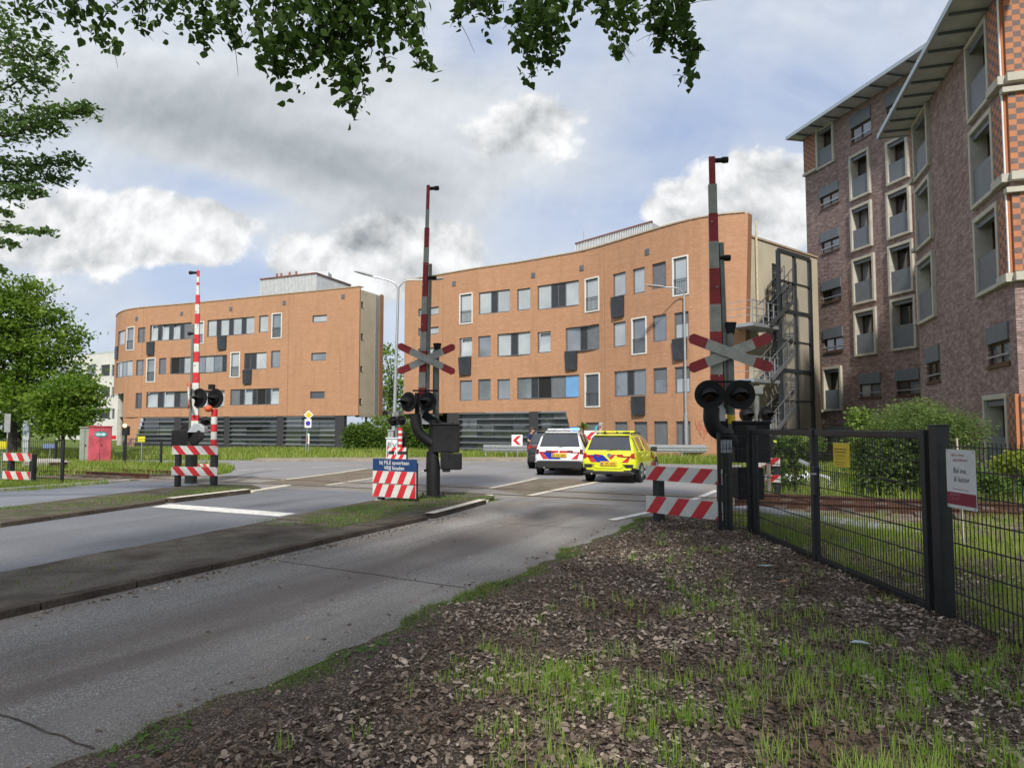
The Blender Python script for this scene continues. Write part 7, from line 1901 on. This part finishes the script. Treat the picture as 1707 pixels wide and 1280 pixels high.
# some leaves blown on to the road and along the kerb
n = 700; t_ = -1+13*RNG.random(n); s_ = np.where(RNG.random(n) < .75, -6.55+.03*(4-t_)+.12*np.abs(RNG.normal(size=n)), np.where(RNG.random(n) < .6, -3.6-.15*np.abs(RNG.normal(size=n)), -6.9+3.3*RNG.random(n)))
C = np.concatenate([st_np(s_, t_), np.full((n, 1), .012)], 1); litter(C, .02+.03*RNG.random(n), LIT, 'leaf_litter')
# grass coming up through the litter
def tufts(ncl, per, xr, yr, sp, hfun, cond, m, name, wd=.005, lean=.35, zfun=vh):
    x = xr[0]+(xr[1]-xr[0])*RNG.random(ncl); y = yr[0]+(yr[1]-yr[0])*RNG.random(ncl)**1.2; P = np.stack([x, y], 1); P = P[cond(P)]
    k = RNG.integers(max(2, per//3), per, len(P)); Q = np.repeat(P, k, 0)+RNG.normal(size=(k.sum(), 2))*sp
    z = zfun(Q) if zfun else np.full(len(Q), .0)
    return blades(name, np.concatenate([Q, z[:, None]], 1), hfun(Q), lean, wd, m)
def edged(P): return P[:, 0]*RP.x+P[:, 1]*RP.y+3.47
def cond_fg(P):
    e_ = edged(P); w = np.clip((P[:, 0]*.55+1.1-.30*P[:, 1]*.5), 0, 1)     # thicker to the right and near
    w = .02+.75*np.clip(.25+1.9*nz(P, 2.6, 2.2), 0, 1)*np.clip((P[:, 0]+.6)/1.8, .03, 1)*np.clip((7.2-P[:, 1])/3.5, .05, 1)
    return (e_ > .9) & (P[:, 0] < XF) & (RNG.random(len(P)) < w)
tufts(7600, 20, (-1.5, 3.6), (1.7, 11.5), .038, lambda Q: (.035+.10*RNG.random(len(Q))**1.4)*(.8+.5*np.clip(nz(Q, 1.3, .4)+.5, 0, 1)), cond_fg, G_FG, 'grass', .0042, .45)
def cond_near(P):
    w = np.clip(.35+1.3*nz(P, 3.4, .7)+.5*nz(P, 8.0, 2), 0, 1)*np.clip((P[:, 0]+.75)/1.2, 0, 1)*np.clip((5.6-P[:, 1])/2.0, 0, 1)
    return (edged(P) > .9) & (P[:, 0] < XF+.3) & (RNG.random(len(P)) < w*.62)
tufts(7200, 17, (-1.0, 3.9), (1.6, 5.8), .028, lambda Q: (.03+.115*RNG.random(len(Q))**1.3), cond_near, G_FG, 'grass', .0036, .6)
tufts(5200, 22, (XF+.05, 9.0), (3.2, 13), .06, lambda Q: .05+.13*RNG.random(len(Q)), lambda P: RNG.random(len(P)) < .45+.5*nz(P, 1.1, 3), G_FAR, 'grass', .006, .5)
# ragged strip along the road edge
n = 17000; t_ = -2+15*RNG.random(n)**1.15; lump = np.clip(.5+.9*(np.sin(t_*2.3)+np.sin(t_*5.1+1)+np.sin(t_*.9+2))/3, .02, 1)
off = np.abs(RNG.normal(size=n))*(.05+.16*lump); v0 = np.array([vstart(a) for a in t_]); s_ = v0+.0+off-.03*RNG.random(n)
k = RNG.random(n) < lump; P = st_np(s_, t_)[k]; h = (.012+.04*RNG.random(len(P)))*(.35+.9*lump[k])
blades('grass', np.concatenate([P, (vh(P)*.8)[:, None]], 1), h, .7, .005, G_EDGE)
# broad-leaved weeds along the edge
n = 1500; t_ = 1+11*RNG.random(n)**1.2; g = np.clip(np.sin(t_*3.1+.5)+np.sin(t_*7.7), 0, 2)/2; k = RNG.random(n) < g+.05; t_ = t_[k]
s_ = np.array([vstart(a) for a in t_])+.05+.35*RNG.random(len(t_)); P = st_np(s_, t_)
litter(np.concatenate([P, (vh(P)+.02)[:, None]], 1), .022+.03*RNG.random(len(P)), leaf_mat('small_weed_leaves', (.05, .10, .02), (.12, .19, .05), None, .3), 'weeds')
# moss and weeds on the median end and strips
def strip_weeds(s0, s1, t0, t1, n, name, m, h=.05):
    s_ = s0+(s1-s0)*RNG.random(n); t_ = t0+(t1-t0)*RNG.random(n); P = st_np(s_, t_); k = nz(P, 2.4, 1.2)+.35*RNG.random(n) > .12; P = P[k]
    blades(name, np.concatenate([P, np.full((len(P), 1), .078)], 1), h*(.3+RNG.random(len(P))), .7, .008, m)
strip_weeds(-9.0, -7.3, 8.6, 14.6, 9000, 'grass', G_EDGE, .055); strip_weeds(-15.0, -13.7, 6, 14.0, 6000, 'grass', G_EDGE, .06); strip_weeds(-8.3, -6.9, 2, 9, 900, 'weeds', G_EDGE, .03)
# meadow strips further off
def meadow(poly, n, h, wd, m, name='grass', lean=.5):
    xs = [p.x for p in poly]; ys = [p.y for p in poly]; x = min(xs)+(max(xs)-min(xs))*RNG.random(n); y = min(ys)+(max(ys)-min(ys))*RNG.random(n)
    ins = np.zeros(n, bool); j = len(poly)-1
    for i in range(len(poly)):
        a, b = poly[i], poly[j]; c = ((a.y > y) != (b.y > y)) & (x < (b.x-a.x)*(y-a.y)/((b.y-a.y) or 1e-9)+a.x); ins ^= c; j = i
    P = np.stack([x, y], 1)[ins]
    hh = h*(.4+.8*RNG.random(len(P)))*(1+.35*nz(P, .7, 1))
    return blades(name, np.concatenate([P, np.zeros((len(P), 1))], 1), hh, lean, wd, m)
meadow([gp(190, 766.5), gp(430, 766.5), gp(880, 764.8), gp(1000, 763.5), gp(1000, 753), gp(600, 750), gp(230, 749)], 30000, .30, .035, G_FAR)
meadow([gp(1000, 767.5), gp(1022, 768.6), gp(1080, 773.2), gp(1215, 775.2), gp(1330, 776), gp(1330, 764), gp(1000, 761)], 16000, .36, .03, G_FAR)
meadow([gp(-60, 795), gp(330, 793), gp(385, 788), gp(392, 782), gp(365, 775), gp(100, 772), gp(-60, 772)], 20000, .26, .026, G_FAR)
meadow([gp(-60, 770), gp(190, 767), gp(190, 757), gp(-60, 752)], 14000, .40, .04, G_FAR)
meadow([gp(-80, 822), gp(60, 818), gp(190, 806), gp(60, 803), gp(-80, 806)], 5000, .14, .014, G_FAR)
meadow([gp(1225, 822), gp(1400, 828), gp(1780, 850), gp(1800, 800), gp(1400, 775), gp(1240, 770)], 26000, .26, .016, G_FAR)
# twigs, a few pale scraps
for k in range(34):
    pass
mb = MB()
for k in range(150):
    x, y = random.uniform(-1.8, 3.4), 1.8+9*random.random()**1.4
    if x*RP.x+y*RP.y+3.47 < .3: continue
    z = vheight(x*RP.x+y*RP.y, x*RD.x+y*RD.y)+.016; a = random.uniform(0, 2*PI); L = random.uniform(.05, .20); b = random.uniform(-.5, .5)
    mb.tube([(x, y, z), (x+L*.5*math.cos(a), y+L*.5*math.sin(a), z+random.uniform(0, .02)), (x+L*.5*math.cos(a)+L*.5*math.cos(a+b), y+L*.5*math.sin(a)+L*.5*math.sin(a+b), z)], [.0035, .003, .0015], 5)
o = mb.build('twig_debris', simple('dry_twig', (.20, .155, .115), .85, var=.25)); o['kind'] = 'stuff'
def scrap(label, px, py, pts, m, dz=.035):
    p = gp(px, py); p.z = vheight(p.x*RP.x+p.y*RP.y, p.x*RD.x+p.y*RD.y)+dz
    mb = MB(); vs = []; n = len(pts)
    mb.prism([p+Vector(q) for q in pts], (0, 0, .004)); o = mb.build('paper_scrap', m); tag(o, label, 'litter'); return o
scrap('torn pale blue scrap with red edge lying in the grass near the fence', 1434, 1092, [(-.06, .03, 0), (-.02, .045, .012), (.03, .02, .015), (.065, -.03, .004), (.02, -.025, .012), (-.03, -.005, .01)], simple('pale_blue_paper', (.40, .50, .54), .6, var=.15, scale=30, dirt=((.4, .2, .15), .5)))
scrap('small orange leaf like scrap by the gate bottom rail', 1308, 984, [(-.04, .02, 0), (.01, .03, .01), (.04, .0, .012), (0, -.02, .004)], simple('orange_scrap', (.45, .20, .06), .7))
scrap('flat pale grey green scrap in front of the gate', 1277, 958, [(-.09, .03, 0), (.02, .05, .004), (.09, .0, .006), (.0, -.04, .003)], simple('grey_green_scrap', (.30, .36, .33), .7))
# ================================================================== camera, light, sky
cam_d = bpy.data.cameras.new('camera'); cam = bpy.data.objects.new('camera', cam_d); COL.objects.link(cam)
cam.location = (0, 0, EYE); cam.rotation_euler = (PI/2+PITCH, 0, 0)
cam_d.sensor_width = 36.0; cam_d.lens = 36.0*F/1707.0; cam_d.clip_end = 3000; cam_d.clip_start = .05
SC.camera = cam
SUN_EL, SUN_AZ = R(43), R(182)          # azimuth clockwise from +Y (ahead): behind and a little to the right
sd = Vector((math.sin(SUN_AZ)*math.cos(SUN_EL), math.cos(SUN_AZ)*math.cos(SUN_EL), math.sin(SUN_EL)))
sl = bpy.data.lights.new('sun', 'SUN'); so = bpy.data.objects.new('sun', sl); COL.objects.link(so)
sl.energy = 3.3; sl.angle = R(4); sl.color = (1, .95, .87)
so.rotation_euler = (-sd).to_track_quat('-Z', 'Y').to_euler()
W = bpy.data.worlds.new('World'); SC.world = W; W.use_nodes = True
wt = NT(W.node_tree)
for n in list(wt.n): wt.n.remove(n)
out = wt.new('ShaderNodeOutputWorld')
sky = wt.new('ShaderNodeTexSky', sky_type='NISHITA'); sky.sun_disc = False
sky.sun_elevation = SUN_EL; sky.sun_rotation = SUN_AZ; sky.air_density = 1.0; sky.dust_density = 2.0; sky.ozone_density = 1.0
bg = wt.new('ShaderNodeBackground'); bg.inputs[1].default_value = .10
D = wt.new('ShaderNodeTexCoord').outputs['Generated']
sx = wt.new('ShaderNodeSeparateXYZ'); wt.sock(D, sx.inputs[0])
yy = wt.math('MAXIMUM', wt.math('ABSOLUTE', sx.outputs[1]), .22)
U = wt.math('DIVIDE', sx.outputs[0], yy); V = wt.math('DIVIDE', wt.math('MAXIMUM', sx.outputs[2], 0.0), yy)
def comb(a, b, c=0.0):
    n = wt.new('ShaderNodeCombineXYZ'); wt.sock(a, n.inputs[0]); wt.sock(b, n.inputs[1]); wt.sock(c, n.inputs[2]); return n.outputs[0]
P2 = comb(U, V, wt.math('MULTIPLY', sx.outputs[1], .2))
def blob(px, py, rx, ry, rot=0.0):
    cx, cy = (px-853.5)/F, (712-py)/F
    a = wt.math('SUBTRACT', U, cx); b = wt.math('SUBTRACT', V, cy)
    if rot:
        c_, s_ = math.cos(R(rot)), math.sin(R(rot))
        a2 = wt.math('ADD', wt.math('MULTIPLY', a, c_), wt.math('MULTIPLY', b, s_))
        b = wt.math('SUBTRACT', wt.math('MULTIPLY', b, c_), wt.math('MULTIPLY', a, s_)); a = a2
    a = wt.math('MULTIPLY', a, F/rx); b = wt.math('MULTIPLY', b, F/ry)
    r2 = wt.math('ADD', wt.math('MULTIPLY', a, a), wt.math('MULTIPLY', b, b))
    return wt.math('EXPONENT', wt.math('MULTIPLY', r2, -1.0))
def total(items):
    acc = None
    for w, *bb in items:
        x = wt.math('MULTIPLY', blob(*bb), w); acc = x if acc is None else wt.math('ADD', acc, x)
    return acc
# where the clouds stand this day (directions in the sky), billowed by noise
wn = wt.new('ShaderNodeTexNoise'); wt.sock(P2, wn.inputs['Vector']); wn.inputs['Scale'].default_value = 3.2; wn.inputs['Detail'].default_value = 4
wv = wt.new('ShaderNodeVectorMath', operation='MULTIPLY_ADD'); wt.sock(wn.outputs['Color'], wv.inputs[0]); wv.inputs[1].default_value = (.10, .10, 0); wt.sock(P2, wv.inputs[2])
PW = wv.outputs[0]
cumulus = total([(1.1, 130, 385, 250, 80), (.85, 335, 385, 75, 52), (.45, 240, 320, 60, 30), (1.0, 540, 430, 200, 62), (.75, 720, 400, 120, 50), (.75, 920, 185, 80, 60), (.55, 840, 230, 120, 70), (1.1, 1290, 315, 190, 80), (1.0, 1180, 370, 220, 55),
                 (.5, 20, 560, 200, 40), (.45, 600, 480, 200, 30), (-.75, 400, 312, 75, 28, -12), (-.6, 425, 415, 45, 50), (.35, 330, 350, 26, 20), (-.6, 1000, 390, 130, 45), (-.4, 880, 340, 90, 50), (-.55, 330, 452, 120, 34, 5)])
layer = total([(.75, 330, 190, 330, 95, -8), (.75, 560, 260, 220, 100, -10), (.6, 620, 330, 190, 90), (.45, 770, 250, 170, 110), (.35, 200, 60, 420, 80), (.25, 560, 130, 160, 80),
               (-.95, 390, 315, 125, 30, -14), (-.55, 960, 370, 200, 70, 10), (-.5, 1330, 130, 160, 90), (-.4, 1130, 210, 160, 70), (-.55, 330, 455, 150, 44, 5), (-.45, 560, 40, 90, 40), (-.45, 790, 60, 60, 50), (-.4, 860, 330, 80, 60), (-.3, 1000, 60, 160, 60)])
fb = wt.noise(PW, 6.0, 9, .57); fbl = wt.noise(PW, 2.6, 7, .54); fine = wt.noise(PW, 21.0, 5, .6)
def cen(x, k): return wt.math('MULTIPLY', wt.math('SUBTRACT', x, .5), k)
dc = wt.math('ADD', wt.math('ADD', cumulus, cen(fb, 1.9)), cen(fine, .7))
dl = wt.math('ADD', wt.math('ADD', wt.math('ADD', layer, .50), cen(fbl, 1.5)), cen(fb, .6))
ac = wt.ramp(dc, .44, .64); al = wt.ramp(dl, .05, .95)
veil = wt.ramp(wt.noise(comb(wt.math('MULTIPLY', U, .8), wt.math('MULTIPLY', V, 2.4), .3), 2.6, 7, .62, .6), .34, .70, .30, .95)
# relief: compare the billows with those a little nearer the sun's side
P3v = wt.new('ShaderNodeVectorMath', operation='ADD'); wt.sock(PW, P3v.inputs[0]); P3v.inputs[1].default_value = (-.006, .020, 0)
rel = wt.math('SUBTRACT', fb, wt.noise(P3v.outputs[0], 6.0, 9, .57))
grey = total([(1.25, 330, 205, 270, 60, -6), (1.1, 540, 262, 150, 44, -6), (.75, 250, 150, 200, 50), (.8, 620, 345, 130, 50), (.7, 600, 400, 90, 36), (.5, 730, 320, 120, 50), (.55, 110, 425, 190, 24), (.5, 320, 425, 90, 22), (.3, 1290, 345, 150, 26), (.4, 420, 110, 300, 60), (.3, 700, 450, 120, 20)])
gl = wt.math('ADD', wt.math('ADD', grey, cen(fbl, 1.1)), wt.math('MULTIPLY', rel, -3.5))
gl = wt.math('ADD', gl, cen(fb, .9))
layc = wt.mix(wt.ramp(gl, -.45, 2.6), (.60, .63, .665), (.17, .195, .215))
gc = wt.math('ADD', wt.math('ADD', wt.math('MULTIPLY', grey, .7), cen(fb, .9)), wt.math('MULTIPLY', rel, -8.0))
gc = wt.math('ADD', gc, cen(fbl, 1.0))
cumc = wt.mix(wt.ramp(gc, -.35, 1.5), (.70, .705, .71), (.22, .245, .265))
k10 = lambda c: wt.mix(1.0, c, (10.0, 10.0, 10.0), 'MULTIPLY')
blue = wt.mix(.62, sky.outputs[0], (2.45, 3.25, 5.3))
s1 = wt.mix(wt.math('MULTIPLY', veil, .70), blue, k10((.50, .55, .645)))
s2 = wt.mix(al, s1, k10(layc))
final = wt.mix(ac, s2, k10(cumc))
wt.sock(final, bg.inputs[0]); wt.l.new(bg.outputs[0], out.inputs[0])
SC.view_settings.view_transform = 'Standard'; SC.view_settings.look = 'None'
SC.view_settings.exposure = 0.5; SC.view_settings.gamma = 1.0
SC.cycles.use_denoising = True
SC.cycles.max_bounces = 8; SC.cycles.transparent_max_bounces = 12
